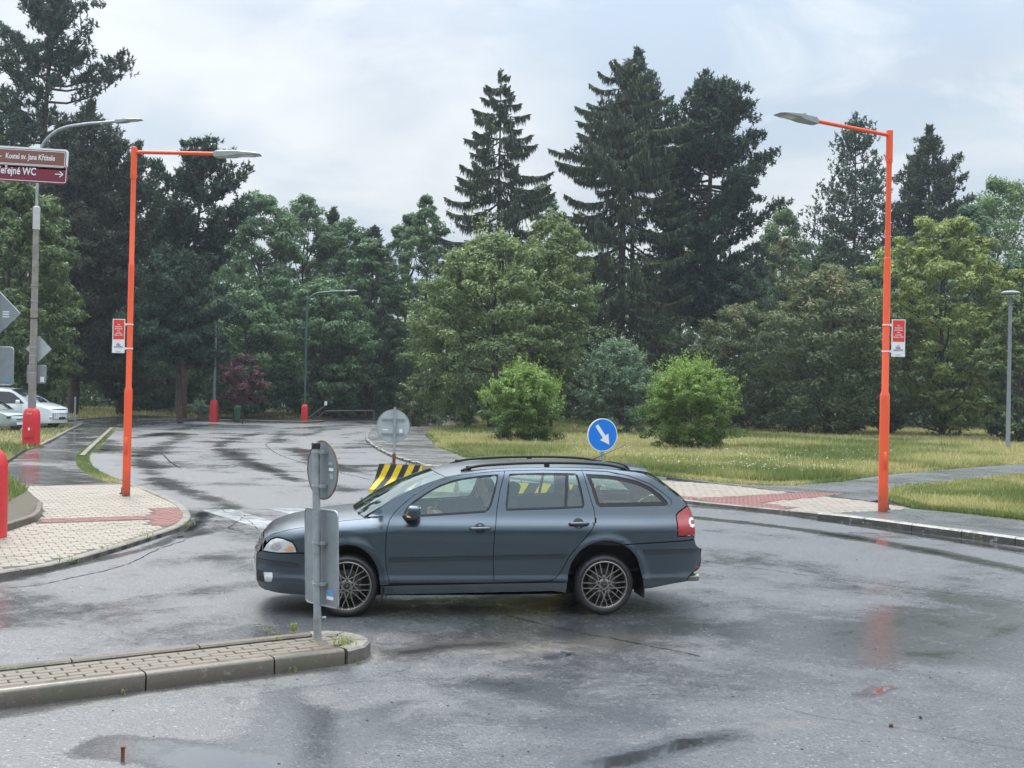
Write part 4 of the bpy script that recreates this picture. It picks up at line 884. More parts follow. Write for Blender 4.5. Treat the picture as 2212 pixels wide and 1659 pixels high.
def tufts(name, lst, label):
    r = np.random.default_rng(5); V = []; T = []
    for (px, py, z, n, h, sp) in lst:
        c = at(px, py, z)
        for i in range(n):
            a = r.uniform(0, 6.28); L = h * r.uniform(.5, 1.2); w = .0035; out = np.array([math.cos(a), math.sin(a)]) * L * r.uniform(.3, 1.) ; s = np.array([-math.sin(a), math.cos(a)]) * w; b = np.array([c[0] + r.normal(0, sp), c[1] + r.normal(0, sp), z])
            m_ = b + np.array([out[0] * .5, out[1] * .5, L * .75]); e = b + np.array([out[0], out[1], L * .8 - L * .2 * r.random()])
            V += [b - [*s, 0], b + [*s, 0], m_ + [*s, 0], m_ - [*s, 0], m_ - [*s, 0], m_ + [*s, 0], e, e]; T += [r.uniform(.1, .8)] * 8
    V = np.array(V); obj(name, mesh_np(name, V, np.arange(len(V)).reshape(-1, 4), attrs={'tint': T}), M['weed'], kind='stuff', label=label)
tufts('joint_weeds', [(636, 1364, .12, 26, .09, .02), (738, 1392, .12, 40, .075, .045), (72, 1520, .0, 10, .09, .015), (268, 1500, 0, 7, .07, .01), (626, 1452, 0, 10, .06, .015), (515, 1464, 0, 6, .03, .01), (775, 1432, 0, 8, .03, .02), (600, 1383, .12, 10, .04, .02), (580, 1366, .12, 6, .06, .01)], 'weeds growing in the joints and at the foot of the traffic island')
tufts('kerb_weeds', [(150 + i * 9, 985 + 0 * i, .08, 0, .1, .05) for i in range(1)] + [(px, py, .07, 14, .10, .06) for px, py in [(50, 968), (62, 972), (78, 968), (92, 966), (318, 1160), (236, 1186), (135, 1214), (405, 1135), (690, 903), (820, 968)]] + [(1930 + i * 14, 1070 + i * 3, .1, 26, .22, .12) for i in range(6)], 'weeds along the kerbs and round the lamp bases')
# ================================================================== STREET FURNITURE
def to_mesh(name, c):
    o = bpy.data.objects.new(name, c); COL.objects.link(o); me = bpy.data.meshes.new_from_object(o.evaluated_get(bpy.context.evaluated_depsgraph_get())); me.name = name
    bpy.data.objects.remove(o); o = bpy.data.objects.new(name, me); COL.objects.link(o); return o
def text(name, body, size, mt, parent, loc, rot, align='CENTER', sx=1.0, ext=.0015):
    c = bpy.data.curves.new(name, 'FONT'); c.body = body; c.size = size; c.align_x = align; c.align_y = 'CENTER'; c.extrude = ext; c.offset = size * .018; c.resolution_u = 3; c.materials.append(mt)
    o = to_mesh(name, c); o.parent = parent; o.location = loc; o.rotation_euler = rot; o.scale = (sx, 1, 1); return o
def rrect(w, h, r, n=5):
    out = []
    for cx, cy, a0 in ((w / 2 - r, h / 2 - r, 0), (-w / 2 + r, h / 2 - r, 90), (-w / 2 + r, -h / 2 + r, 180), (w / 2 - r, -h / 2 + r, 270)):
        for k in range(n + 1): a = math.radians(a0 + 90 * k / n); out.append((cx + r * math.cos(a), cy + r * math.sin(a)))
    return out
RX = Matrix.Rotation(math.pi / 2, 3, 'X')      # local XY plane -> upright plane facing -Y (towards the camera)
def led_head(root, base, dirn, mt=None, L=.92, tilt=0.):
    """flat LED street light head: base point, unit horizontal direction"""
    d = Vector((dirn[0], dirn[1], 0)).normalized(); M3 = Matrix((d, Vector((-d.y, d.x, 0)), Vector((0, 0, 1)))).transposed() @ Matrix.Rotation(-tilt, 3, 'Y')
    B0 = Vector(base); b = MB()
    secs = [(0, .045, -.05, .035), (.03, .07, -.07, .05), (.08, .09, -.075, .06), (.40, .14, -.06, .06), (.50, .155, -.035, .055), (.85, .15, -.02, .028), (L, .12, -.012, .004)]
    vs = []; 
    for x, w, zb, zt in secs:
        for (yy, zz) in ((-w, zb + .012), (-w * .8, zb), (w * .8, zb), (w, zb + .012), (w, zt - .02), (w * .7, zt), (-w * .7, zt), (-w, zt - .02)): vs.append(M3 @ Vector((x, yy, zz)) + B0)
    n = 8; fs = [(i * n + k, i * n + (k + 1) % n, (i + 1) * n + (k + 1) % n, (i + 1) * n + k) for i in range(len(secs) - 1) for k in range(n)] + [tuple(reversed(range(n))), tuple(range((len(secs) - 1) * n, len(secs) * n))]
    b.add(vs, fs); h = b.obj('lamp_head', mt or M['greyp'], root)
    b = MB(); b.lathe([(.035, .05), (.035, .075), (.045, .08), (.045, .10), (.03, .11)], 12, M3, B0 + M3 @ Vector((.32, 0, 0))); b.obj('light_sensor', M['greyp'], h, smooth=True)
    b = MB()
    for k in range(3): b.box(B0 + M3 @ Vector((.22, -.05 + .05 * k, .062)), (.34, .012, .016), M=M3)
    b.obj('cooling_ribs', M['greyp'], h)
    b = MB(); b.box(B0 + M3 @ Vector((.68, 0, -.03)), (.26, .2, .012), M=M3); b.obj('lens_plate', mat('lamp_lens', (.6, .62, .6), .2), h)
def orange_lamp(label, x, y, z, Ht, rb, armdir, armL, tilt, sect, banner_side, bz, bsc, bturn):
    t = thing('street_lamp', label, 'street lamp', (x, y, z), group='orange street lamps on both sides of the crossing')
    h1, h2, h3 = sect; r1, r2, r3 = rb
    b = MB(); b.lathe([(r1, 0), (r1, h1 - .05), (r1 * .96, h1), (r2, h1 + .05), (r2, h2), (r2 * .97, h2 + .02), (r3, h2 + .03), (r3, Ht - .45)], 20); b.obj('pole', M['orange'], t, smooth=True, angle=35)
    b = MB(); b.lathe([(r3 + .012, Ht - .62), (r3 + .012, Ht), (r3 * .8, Ht + .01)], 20); b.obj('pole_sleeve', M['orange'], t, smooth=True, angle=35)
    for a in (.4, 2.5, 4.6): MB().tube([(math.cos(a) * r3, math.sin(a) * r3, Ht - .56), (math.cos(a) * (r3 + .035), math.sin(a) * (r3 + .035), Ht - .56)], .012, 6).obj('set_screw', M['orange'], t)
    d = Vector((armdir[0], armdir[1], 0)).normalized(); e = d * armL * math.cos(tilt) + Vector((0, 0, Ht - .09 + armL * math.sin(tilt)))
    b = MB(); b.tube([Vector((0, 0, Ht - .09)), e], .036, 14); b.obj('arm', M['orange'], t, smooth=True, angle=40)
    led_head(t, e - d * .02, d, tilt=tilt)
    # inspection flap and weathered bolt at the foot
    b = MB(); b.rbox((-banner_side * -r1 * .0, -r1 * .99, 1.0), (.07, .02, .34), .008, nu=12, nv=6); b.obj('service_door', M['orange'], t, smooth=True, angle=50)
    b = MB(); b.box((banner_side * r1 * 1.05, 0, .12), (.03, .04, .1)); b.tube([(banner_side * r1, 0, .05), (banner_side * (r1 + .05), 0, .05)], .018, 8); b.obj('earth_clamp', M['rust'], t)
    # information banner on two clamps
    W, Hh = .24 * bsc, .66 * bsc; off = banner_side * (r2 + .035 + W / 2)
    s = thing('information_board', 'narrow red and white information board clamped to the %s orange lamp post' % ('left' if banner_side < 0 else 'right'), 'sign', (x, y, z + bz), group='red and white boards on the orange lamp posts')
    s.rotation_euler = (0, 0, bturn); bo = Vector((off, -.02, 0))
    b = MB(); b.prism(rrect(W, Hh, .008), -.008, .008, RX, bo); b.obj('board', M['white'], s)
    b = MB(); b.prism(rrect(W * .87, Hh * .575, .003), .009, .012, RX, bo + Vector((W * .01, 0, Hh * .19))); b.obj('red_panel', M['signred'], s)
    fr = bo + Vector((0, -.0135, 0)); RT = (math.pi / 2, 0, 0)
    for k, (ln, sx) in enumerate([('Na', 1), ('bezpečné', 1), ('přecházení', 1), ('vám', 1), ('posvítila', 1), ('Nadace ČEZ', 1)]):
        text('lettering', ln, Hh * .052, M['white'], s, fr + Vector((0, -.001, Hh * (.335 - .062 * k))), RT)
    b = MB(); zc = -Hh * .255; b.box(fr + Vector((0, .002, zc)), (W * .36, .004, Hh * .013))
    for dx in (-.11, 0, .11): b.box(fr + Vector((W * dx, .002, zc - Hh * .022)), (W * .055, .004, Hh * .034))
    b.obj('emblem', M['inkred'], s)
    text('lettering', 'litvínov', Hh * .026, M['ink'], s, fr + Vector((0, 0, -Hh * .215)), RT)
    text('lettering', 'NADACE ČEZ', Hh * .042, M['ink'], s, fr + Vector((0, 0, -Hh * .325)), RT)
    text('lettering', 'www.nadacecez.cz', Hh * .020, M['ink'], s, fr + Vector((0, 0, -Hh * .45)), RT)
    for dz in (.24 * Hh / .66 * .95, -.24 * Hh / .66 * 1.0):
        b = MB(); b.lathe([(r2 + .004, -.012), (r2 + .009, -.01), (r2 + .009, .01), (r2 + .004, .012)], 18, None, (0, 0, dz), cap=False); b.box((banner_side * (r2 + .022), -.005, dz), (.035, .03, .05)); b.obj('clamp', M['white'], s)
orange_lamp('orange street lamp on the left paving, its arm pointing right', -7.58, 22.16, ZP, 6.95, (.077, .055, .048), (1, .02), 1.62, 0.0, (2.10, 4.56), -1, 2.92 + .06, 1.02, 0) if False else None
orange_lamp('orange street lamp on the left paving, its arm pointing right', -7.58, 22.16, ZP, 6.9, (.077, .056, .048), (1, .0), 1.60, 0.0, (2.10, 4.56, 0), -1, 3.16, 1.02, 0)
orange_lamp('orange street lamp on the right footway, its arm pointing left', 7.26, 21.8, .10, 7.42, (.092, .066, .052), (-1, -.46), 1.80, .035, (2.28, 4.92, 0), 1, 3.38, 1.10, 0)
def red_cabinet(root, w, d, h, detail=True):
    b = MB(); n = 20; prof = [(1.0, 0), (1.0, h * .5), (.97, h * .8), (.88, h * .9), (.70, h * .965), (.45, h)]
    vs = []
    for s, z in prof:
        for k in range(n):
            a = 2 * math.pi * (k + .5) / n; c, q = math.cos(a), math.sin(a); e = .5
            vs.append((math.copysign(abs(c) ** e, c) * w / 2 * s, math.copysign(abs(q) ** e, q) * d / 2 * s, z))
    fs = [(i * n + k, i * n + (k + 1) % n, (i + 1) * n + (k + 1) % n, (i + 1) * n + k) for i in range(len(prof) - 1) for k in range(n)] + [tuple(range((len(prof) - 1) * n, len(prof) * n))]
    b.add(vs, fs); o = b.obj('base_cabinet', M['redbox'], root, smooth=True, angle=40)
    if detail:
        b = MB(); b.prism(rrect(w * .62, h * .42, .02), 0, .012, RX, (0, -d / 2 - .0, h * .46)); dd = b.obj('cabinet_door', M['redbox'], o)
        b = MB(); b.prism(rrect(w * .11, h * .07, .005), .012, .016, RX, (w * .02, -d / 2, h * .45)); b.obj('door_sticker', M['white'], o)
        b = MB(); b.box((0, -d / 2 - .004, h * .20), (w * .62, .012, .01)); b.box((0, -d / 2 - .004, h * .235), (.03, .02, .015)); b.obj('door_latch', M['blackp'], o)
        c = bpy.data.curves.new('graffiti', 'CURVE'); c.dimensions = '3D'; c.bevel_depth = .006; c.materials.append(M['white'])
        pts = [(-.09, .02), (-.06, .06), (-.07, -.04), (-.03, .04), (-.01, -.03), (.02, .05), (.03, -.02), (.06, .03), (.10, .01)]
        sp = c.splines.new('POLY'); sp.points.add(len(pts) - 1)
        for i, (a, z) in enumerate(pts): sp.points[i].co = (a, -d / 2 * .97 - .004, h * .83 + z, 1)
        g = to_mesh('graffiti', c); g.parent = o
def concrete_lamp():
    x, y = -16.69, 39.0
    t = thing('street_lamp', 'old concrete street lamp with red base cabinet and curved steel arm', 'street lamp', (x, y, .06))
    red_cabinet(t, .54, .42, 1.34)
    b = MB(); b.lathe([(.135, 1.2), (.115, 4.3), (.10, 7.6)], 14); b.obj('concrete_shaft', M['concrete_pole'], t, smooth=True)
    b = MB(); b.lathe([(.118, 7.55), (.118, 8.32), (.07, 8.36)], 14); b.obj('collar', mat('pale_collar', (.5, .5, .48), .7), t, smooth=True, angle=40)
    c = [(0, 0, 8.3), (0, 0, 9.4), (.02, 0, 10.0), (.22, -.02, 10.6), (.75, -.05, 11.05), (1.5, -.1, 11.22), (2.35, -.15, 11.30), (2.75, -.2, 11.33)]
    b = MB(); b.tube(catmull(c, 4), .05, 10); b.obj('curved_arm', M['galv'], t, smooth=True)
    led_head(t, (2.72, -.2, 11.33), (1, -.1), L=.98, tilt=.06)
    for z in (2.55, 2.9, 3.15, 3.45, 4.45, 5.6, 5.05):
        b = MB(); b.lathe([(.128, -.015), (.133, -.012), (.133, .012), (.128, .015)], 14, None, (0, 0, z), cap=False); b.obj('steel_band', M['galv'] if z != 4.45 else M['blackp'], t)
    return x, y
CLX, CLY = concrete_lamp()
def back_sign(name, label, poly, x, y, z, parts=(), turn=0, back=None, cat='traffic sign', lipm=None, group=None):
    s = thing(name, label, cat, (x, y, z), turn, group); b = MB(); b.prism(poly, -.004, .004, RX); b.obj('sign_plate', back or M['signback'], s)
    b = MB(); n = len(poly)
    b.tube([(p[0], 0, p[1]) for p in poly] + [(poly[0][0], 0, poly[0][1])], .011, 6, cap=False); b.obj('rim', lipm or M['galv'], s, smooth=True); return s
s = back_sign('traffic_sign', 'small diamond sign seen from behind on the concrete lamp', [(0, .45), (-.45, 0), (0, -.45), (.45, 0)], CLX + .12, CLY + .16, 3.80 - .35, back=M['signbacklight'])
s = back_sign('traffic_sign', 'small square sign seen from behind, under the diamond on the concrete lamp', rrect(.66, .62, .05), CLX + .07, CLY + .16, 2.57, back=M['signback'])
b = MB(); b.prism(rrect(.14, .18, .01), .006, .009, RX, (.2, 0, -.18)); b.obj('sticker', M['white'], s)
# the lamp post at the frame's left edge with its signs
def near_left_lamp():
    P = at(-37, 1160, .06); x, y = P[0], P[1]
    t = thing('street_lamp', 'red lamp base cut off by the left edge next to the paving', 'street lamp', (x, y, .06)); red_cabinet(t, .60, .40, 1.27, False)
    b = MB(); b.lathe([(.06, 1.1), (.055, 3.5), (.05, 5.9)], 14); b.obj('shaft', M['concrete_pole'], t, smooth=True)
    dm = atD(-12, 675, y); s = back_sign('traffic_sign', 'large grey diamond sign back cut by the left edge', [(.0, .31), (-.31, 0), (0, -.31), (.31, 0)], dm[0], y + .12, dm[2])
    b = MB()
    for k in range(3): b.box((.11, -.006, .02 - .035 * k), (.09, .003, .018))
    b.obj('sticker', M['white'], s)
    dm = atD(-20, 790, y); s = back_sign('traffic_sign', 'grey rectangular sign back below the large diamond, cut by the left edge', rrect(.53, .54, .05), dm[0], y + .12, dm[2])
    b = MB(); b.box((.19, -.006, -.20), (.10, .003, .05)); b.obj('sticker', M['bluesticker'], s)
    # direction signs
    def guide(name, label, pr, pw, ph, matl, txt, tp, py_mid, px_r, arrow, arx, z_off, white_outer):
        D = y; c = atD(px_r, py_mid, D); W = 1.55; Hh = ph; s = thing(name, label, 'direction sign', (c[0], D - .12, c[2])); s.rotation_euler = (0, math.radians(2.2), math.radians(0))
        b = MB(); b.prism(rrect(W, Hh, .045), -.012, .008, RX, (-W / 2, 0, 0)); b.obj('sign_plate', M['white'] if white_outer else matl, s)
        if white_outer:
            b = MB(); b.prism(rrect(W - .045, Hh - .05, .035), .0085, .011, RX, (-W / 2, 0, 0)); b.obj('brown_field', matl, s)
        def ring(w, h, r, t_, z):
            o = rrect(w, h, r); i_ = rrect(w - 2 * t_, h - 2 * t_, max(r - t_, .003)); n = len(o); bb = MB()
            vs = [(-W / 2 + p[0], -z, p[1]) for p in o] + [(-W / 2 + p[0], -z, p[1]) for p in i_]
            bb.add(vs, [(k, (k + 1) % n, n + (k + 1) % n, n + k) for k in range(n)]); return bb
        ring(W - (.07 if white_outer else .022), Hh - (.075 if white_outer else .03), .03, .008, .0125).obj('border', M['white'], s)
        text('lettering', txt, tp[1], M['white'], s, (tp[0], -.0135, tp[3]), (math.pi / 2, 0, 0), 'LEFT', tp[2], .001)
        bb = MB(); bb.box((arx, -.014, 0), (.11, .003, .012)); sg = 1 if arrow == 'right' else -1
        for q in (-1, 1): bb.box((arx + sg * .033, -.0145, q * .02), (.066, .003, .012), M=Matrix.Rotation(sg * q * math.radians(38), 3, 'Y'))
        bb.obj('arrow', M['white'], s)
    guide('direction_sign', 'brown direction sign reading Kostel sv. Jana Křtitele', 0, 0, .295, M['brownsign'], 'Kostel sv. Jana Křtitele', (-.875, .106, .715, .01), 350, 154, 'left', -.985, 0, True)
    guide('direction_sign', 'dark red direction sign reading Veřejné WC with white arrow', 0, 0, .27, M['maroon'], 'Veřejné WC', (-1.005, .145, .76, .012), 381.5, 153, 'right', -.115, 0, False)
    for dx in (-.55, -1.1):
        q = atD(146, 365, y); b = MB(); b.box((q[0] - x + dx, .0, q[2] - .06), (.05, .03, .50)); b.obj('sign_bracket', M['galv'], t)
    b = MB(); b.tube([(0, 0, q[2] - .06), (q[0] - x - .3, 0, q[2] - .06)], .03, 10); b.obj('bracket_arm', M['galv'], t)
near_left_lamp()
# far lamps
def far_lamp(label, px, py, D, h, pm, arm, bw, bh, pr):
    P = atD(px, py, D); t = thing('street_lamp', label, 'street lamp', (P[0], D, .1)); red_cabinet(t, bw, bw * .8, bh, False)
    b = MB()
    if arm: b.tube(catmull([(0, 0, bh * .9), (0, 0, h * .6), (0, 0, h - 1.), (.12, 0, h - .45), (.6, 0, h - .08), (1.5, -.1, h + .05), (2.6, -.2, h + .12)], 4), pr, 8)
    else: b.lathe([(pr, bh * .9), (pr * .8, h * .6), (pr * .6, h)], 10)
    b.obj('pole', pm, t, smooth=True)
    if arm: led_head(t, (2.55, -.2, h + .12), (1, -.1), L=.9, tilt=.05)
far_lamp('grey lamp pole with glossy red base on the far kerb', 462, 900, 68.5, 7.2, M['greypole'], False, .50, 1.36, .09)
far_lamp('thin green street lamp with curved arm over the bend', 658, 890, 76, 8.7, M['greenpole'], True, .46, 1.1, .075)
def park_lamp():
    P = atD(2177, 975, 52.5); t = thing('park_lamp', 'slender grey park lamp with flat disc top near the right edge', 'park lamp', (P[0], 52.5, .08)); h = 7.42
    b = MB(); b.lathe([(.115, 0), (.115, .35), (.10, .4), (.085, h * .5), (.075, h - .75)], 16); b.obj('pole', M['greypole'], t, smooth=True, angle=40)
    b = MB(); b.lathe([(.085, h - .78), (.085, h - .72), (.06, h - .7), (.05, h - .25)], 12); b.obj('neck', M['greypole'], t, smooth=True, angle=40)
    b = MB()
    for a in range(4): b.tube([(0.05 * math.cos(a * 1.57 + .4), .05 * math.sin(a * 1.57 + .4), h - .7), (.3 * math.cos(a * 1.57 + .4), .3 * math.sin(a * 1.57 + .4), h - .1)], .012, 6)
    b.obj('strut', M['greypole'], t)
    b = MB(); b.lathe([(.1, h - .16), (.44, h - .12), (.46, h - .06), (.3, h + .03), (.1, h + .06)], 24); b.obj('lamp_shade', M['greypole'], t, smooth=True, angle=40)
park_lamp()
for px, py, D, h, lb in [(953, 918, 69, 2.5, 'thin bare post on the lawn edge under the light green tree'), (161, 925, 57, 1.5, 'thin post at the corner of the parking place')]:
    P = atD(px, py, D); t = thing('post', lb, 'post', (P[0], D, .08)); b = MB(); b.lathe([(.045, 0), (.045, h), (.03, h + .02)], 10); b.obj('tube', M['greypole'], t)
def bin_():
    P = atD(512, 905, 73); t = thing('litter_bin', 'green litter bin with rounded lid right of the second red lamp base', 'litter bin', (P[0], 73, .08))
    b = MB(); b.lathe([(.20, .05), (.22, .75), (.235, .76), (.235, .80)], 18); b.obj('body', M['binbody'], t, smooth=True, angle=40)
    b = MB(); b.lathe([(.24, .80), (.235, .9), (.17, .99), (.05, 1.02)], 18); b.obj('lid', M['binbody'], t, smooth=True, angle=40)
    b = MB(); b.tube([(-.26, .05, 0), (-.26, .05, .9)], .03, 8); b.obj('post', M['blackp'], t)
bin_()
def barrier_arm():
    P = atD(662, 907, 78); t = thing('fallen_barrier', 'broken wooden barrier rail leaning by the green street lamp', 'barrier', (P[0], 78, .08))
    b = MB(); b.tube([(0, 0, .05), (1.25, 0, 1.0)], .06, 8); b.obj('rail', M['oldwood'], t)
    b = MB(); b.box((1.32, 0, 1.2), (.18, .05, .3)); b.obj('reflector', M['white'], t)
    b = MB(); b.tube([(.6, .3, .15), (1.3, .3, .65), (4.6, .6, .75)], .05, 8); b.tube([(4.6, .6, .0), (4.6, .6, .8)], .06, 8); b.obj('side_rail', M['oldwood'], t)
barrier_arm()
# ---------------- sign post in the foreground
def island_sign():
    P = at(686, 1379, .12); x, y = P[0], P[1]
    t = thing('sign_post', 'grey steel sign post standing on the end of the traffic island', 'sign post', (x, y, .115)); t.rotation_euler = (0, math.radians(-1.75), 0)
    hz = 1.64; b = MB(); b.lathe([(.0335, 0), (.0335, hz)], 20); b.obj('pole', M['galv'], t, smooth=True, angle=40)
    b = MB(); b.lathe([(.038, hz - .015), (.038, hz + .035), (.030, hz + .04)], 20); b.obj('pole_cap', M['blackp'], t, smooth=True, angle=40)
    b = MB(); b.lathe([(.036, .16), (.036, .20)], 16, cap=False); b.tube([(.03, 0, .18), (.075, -.01, .185)], .010, 8); b.obj('lower_clamp', M['galv'], t)
    def add(name, label, poly, zc, off, turn, matl, clamps, stick):
        s = thing(name, label, 'traffic sign', (x, y, .115)); s.rotation_euler = (0, math.radians(-1.75), 0); Mz = Matrix.Rotation(turn, 3, 'Z'); c = Vector((off[0], off[1], zc))
        b = MB(); b.prism(poly, -.002, .002, Mz @ RX, c); b.obj('sign_plate', matl, s)
        b = MB(); b.tube([Mz @ Vector((p[0], .0, p[1])) + c for p in list(poly) + [poly[0]]], .008, 6, cap=False); b.obj('rim', M['dullrim'] if label.startswith('round') else M['galv'], s, smooth=True)
        for dz, w in clamps:
            b = MB(); b.box(c + Mz @ Vector((-.01, -.016, dz)), (w, .018, .022), M=Mz); b.obj('rail', M['galv'], s)
            b = MB(); b.lathe([(.035, -.012), (.040, -.010), (.040, .010), (.035, .012)], 18, None, (0, 0, zc + dz), cap=False); b.box((.055, -.02, zc + dz), (.05, .022, .03)); b.tube([(.06, -.045, zc + dz), (.06, -.02, zc + dz)], .010, 8); b.obj('clamp', M['galv'], s)
        for dx, dz, w, h, m_ in stick:
            b = MB(); b.box(c + Mz @ Vector((dx, -.004, dz)), (w, .003, h), M=Mz); b.obj('sticker', m_, s)
    circ = [(.25 * math.cos(a), .25 * math.sin(a)) for a in np.linspace(0, 2 * math.pi, 41)[:-1]]
    tw = math.radians(-50)
    add('traffic_sign', 'round traffic sign seen from behind on top of the island post', circ, 1.44, (.045, .055), tw, M['signback'], [(.155, .22), (-.135, .2)], [(.14, .06, .07, .022, M['signbacklight']), (.15, .01, .07, .025, M['white']), (.155, -.05, .055, .045, M['signbacklight'])])
    tw2 = math.radians(-47)
    add('traffic_sign', 'tall rounded rectangular sign seen from behind, below the round sign', rrect(.50, .82, .045), .69, (.03, .055), tw2, M['signback'], [(.13, .22), (-.22, .22)], [(.13, -.29, .10, .05, M['bluesticker']), (.13, -.335, .10, .03, M['white'])])
island_sign()
# ---------------- concrete barriers and their signs
def barrier(label, x, y, rz, L, h, stripes, slope, group):
    t = thing('concrete_barrier', label, 'concrete barrier', (x, y, .0), rz, group); W0, W1, W2 = .34, .235, .10
    front = [(-W0, 0), (-W0, .07), (-W1, .17), (-W2 - .02, .29), (-W2, .34), (-W2, h)]; prof = front + [(-a, z) for a, z in reversed(front)]
    x0 = lambda z: -.15 * (1 - z / h); n = len(prof); b = MB(); vs = [(x0(z), a, z) for a, z in prof] + [(L, a, z) for a, z in prof]
    b.add(vs, [(k, (k + 1) % n, n + (k + 1) % n, n + k) for k in range(n)] + [tuple(reversed(range(n))), tuple(range(n, 2 * n))]); b.obj('body', M['concrete'], t)
    w, tot = stripes
    def face_poly(xs, off=.003): return [(xa, a - off, z + .001) for (xa, (a, z)) in zip(xs, front)]
    for k in range(-3, int(tot / w) + 4):
        m_ = M['yellow'] if k % 2 == 0 else M['bblack']; rows = []
        for (a, z) in front:
            sh = slope * (z - .3) * (1.0 if z > .3 else 1.5); lo = x0(z); rows.append((min(max(k * w + sh, lo), tot), min(max((k + 1) * w + sh, lo), tot), a, z))
        if all(r[1] - r[0] < 1e-4 for r in rows): continue
        vs = []
        for xa, xb, a, z in rows: vs += [(xa, a - .003, z + .001), (xb, a - .003, z + .001)]
        bb = MB(); bb.add(vs, [(2 * i, 2 * i + 1, 2 * i + 3, 2 * i + 2) for i in range(len(rows) - 1)]); bb.obj('painted_stripe', m_, t)
    m = n // 2
    for nm, zz, m_ in (('painted_end', (.29, h), M['yellow']), ('painted_foot', (0, .17), M['bblack'])):
        q = [p for p in prof if zz[0] - .001 <= p[1] <= zz[1] + .001]; bb = MB(); bb.add([(x0(z) - .003, a, z) for a, z in q], [tuple(reversed(range(len(q))))]); bb.obj(nm, m_, t)
    bb = MB(); bb.box((tot / 2, 0, h + .002), (tot, .19, .003)); bb.obj('painted_top', M['bblack'], t)
    for dx in (.25, .6, L - .3): MB().tube([(dx, -.03, h), (dx, -.03, h + .03), (dx, .03, h + .03), (dx, .03, h)], .008, 6).obj('lifting_loop', M['rust'], t)
    return t
BA = at(801, 1064)
barrier('yellow and black striped concrete barrier left of the car bonnet', BA[0] + .15, BA[1] + .34, math.radians(-9), 1.75, .615, (.137, 1.00), .45, 'striped concrete barriers')
BBx = atD(1096, 1060, 19.9)
barrier('yellow and black striped concrete barrier seen through the car windows', BBx[0], 20.1, math.radians(-12), 1.75, .66, (.2, 1.70), .6, 'striped concrete barriers')
def barrier_signs():
    P = atD(849, 1000, 24.6); x, y = P[0] - .02, 24.9 + .1; y = BA[1] + .30
    t = thing('sign_post', 'grey sign post with rusty foot standing on the left striped barrier', 'sign post', (x, y, .615)); b = MB(); b.lathe([(.03, .05), (.03, 1.27)], 14); b.obj('pole', M['galv'], t, smooth=True, angle=40)
    b = MB(); b.lathe([(.037, 0), (.037, .24)], 14); b.tube([(-.09, 0, .16), (.09, 0, .16)], .010, 6); b.obj('rusty_foot', M['rust'], t)
    c = atD(849, 921, y); s = thing('traffic_sign', 'round traffic sign seen from behind above the left striped barrier', 'traffic sign', (c[0], y + .05, c[2])); r_ = .365
    circ = [(r_ * math.cos(a), r_ * math.sin(a)) for a in np.linspace(0, 2 * math.pi, 49)[:-1]]
    b = MB(); b.prism(circ, -.003, .003, RX); b.obj('sign_plate', M['signbacklight'], s)
    b = MB(); b.tube([(p[0], 0, p[1]) for p in circ + [circ[0]]], .010, 6, cap=False); b.obj('rim', M['signback'], s, smooth=True)
    for dz in (.155, -.17): b = MB(); b.box((0, -.02, dz), (.50, .03, .035)); b.obj('rail', M['signback'], s)
    b = MB(); b.box((.17, -.006, -.10), (.065, .003, .08)); b.box((-.18, -.006, -.08), (.12, .003, .03)); b.obj('sticker', M['white'], s)
    # blue arrow sign
    c = atD(1301.5, 939.5, 20.6); y = 20.6; t = thing('sign_post', 'grey post of the blue arrow sign behind the car', 'sign post', (c[0], y + .06, 0)); b = MB(); b.lathe([(.035, 0), (.035, c[2] + .2)], 14); b.obj('pole', M['galv'], t, smooth=True, angle=40)
    s = thing('traffic_sign', 'round blue sign with white arrow pointing down to the right', 'traffic sign', (c[0], y, c[2]), math.radians(22)); r_ = .305
    circ = [(r_ * math.cos(a), r_ * math.sin(a)) for a in np.linspace(0, 2 * math.pi, 49)[:-1]]
    b = MB(); b.prism(circ, -.012, .004, RX); b.obj('sign_plate', M['white'], s)
    b = MB(); b.prism([(p[0] * .945, p[1] * .945) for p in circ], .0045, .008, RX); b.obj('blue_face', M['signblue'], s)
    ar = [(-.030, .215), (.038, .215), (.038, -.045), (.108, -.045), (.004, -.225), (-.10, -.045), (-.030, -.045)]; an = math.radians(37); ca, sa = math.cos(an), math.sin(an)
    ar = [(p[0] * ca - p[1] * sa, p[0] * sa + p[1] * ca) for p in ar]; b = MB(); b.prism(list(reversed(ar)), .009, .012, RX); b.obj('arrow', M['white'], s)
barrier_signs()
# ---------------- small things lying about
def branch():
    t = thing('fallen_branch', 'thin dark branch lying on the wet road of the bend', 'branch', (0, 0, 0)); P = [at(*p, .02) for p in [(352, 972), (356, 985), (368, 997), (382, 1006), (392, 1011)]]
    b = MB(); b.tube(P, [.02, .022, .018, .014, .006], 6); b.tube([P[1], P[1] + np.array([-.15, .2, .03])], .01, 5); b.obj('stick', M['bark'], t)
branch()
def cone(label, px, py, m_, s, rz):
    P = at(px, py); t = thing('pine_cone', label, 'pine cone', (P[0], P[1], .0), rz); b = MB(); b.tube([(-s, 0, s * .6), (-s * .5, 0, s * .62), (s * .3, 0, s * .6), (s, 0, s * .55)], [s * .25, s * .55, s * .5, s * .15], 8); b.obj('core', m_, t)
    b = MB()
    for k in range(22):
        a = k * 2.4; xx = s * (-.85 + 1.6 * k / 22); rr = s * (.6 - .25 * abs(k / 22 - .4)); b.box((xx, math.cos(a) * rr, s * .62 + math.sin(a) * rr), (s * .22, s * .22, s * .12), M=Matrix.Rotation(a, 3, 'X'))
    b.obj('scale', m_, t)
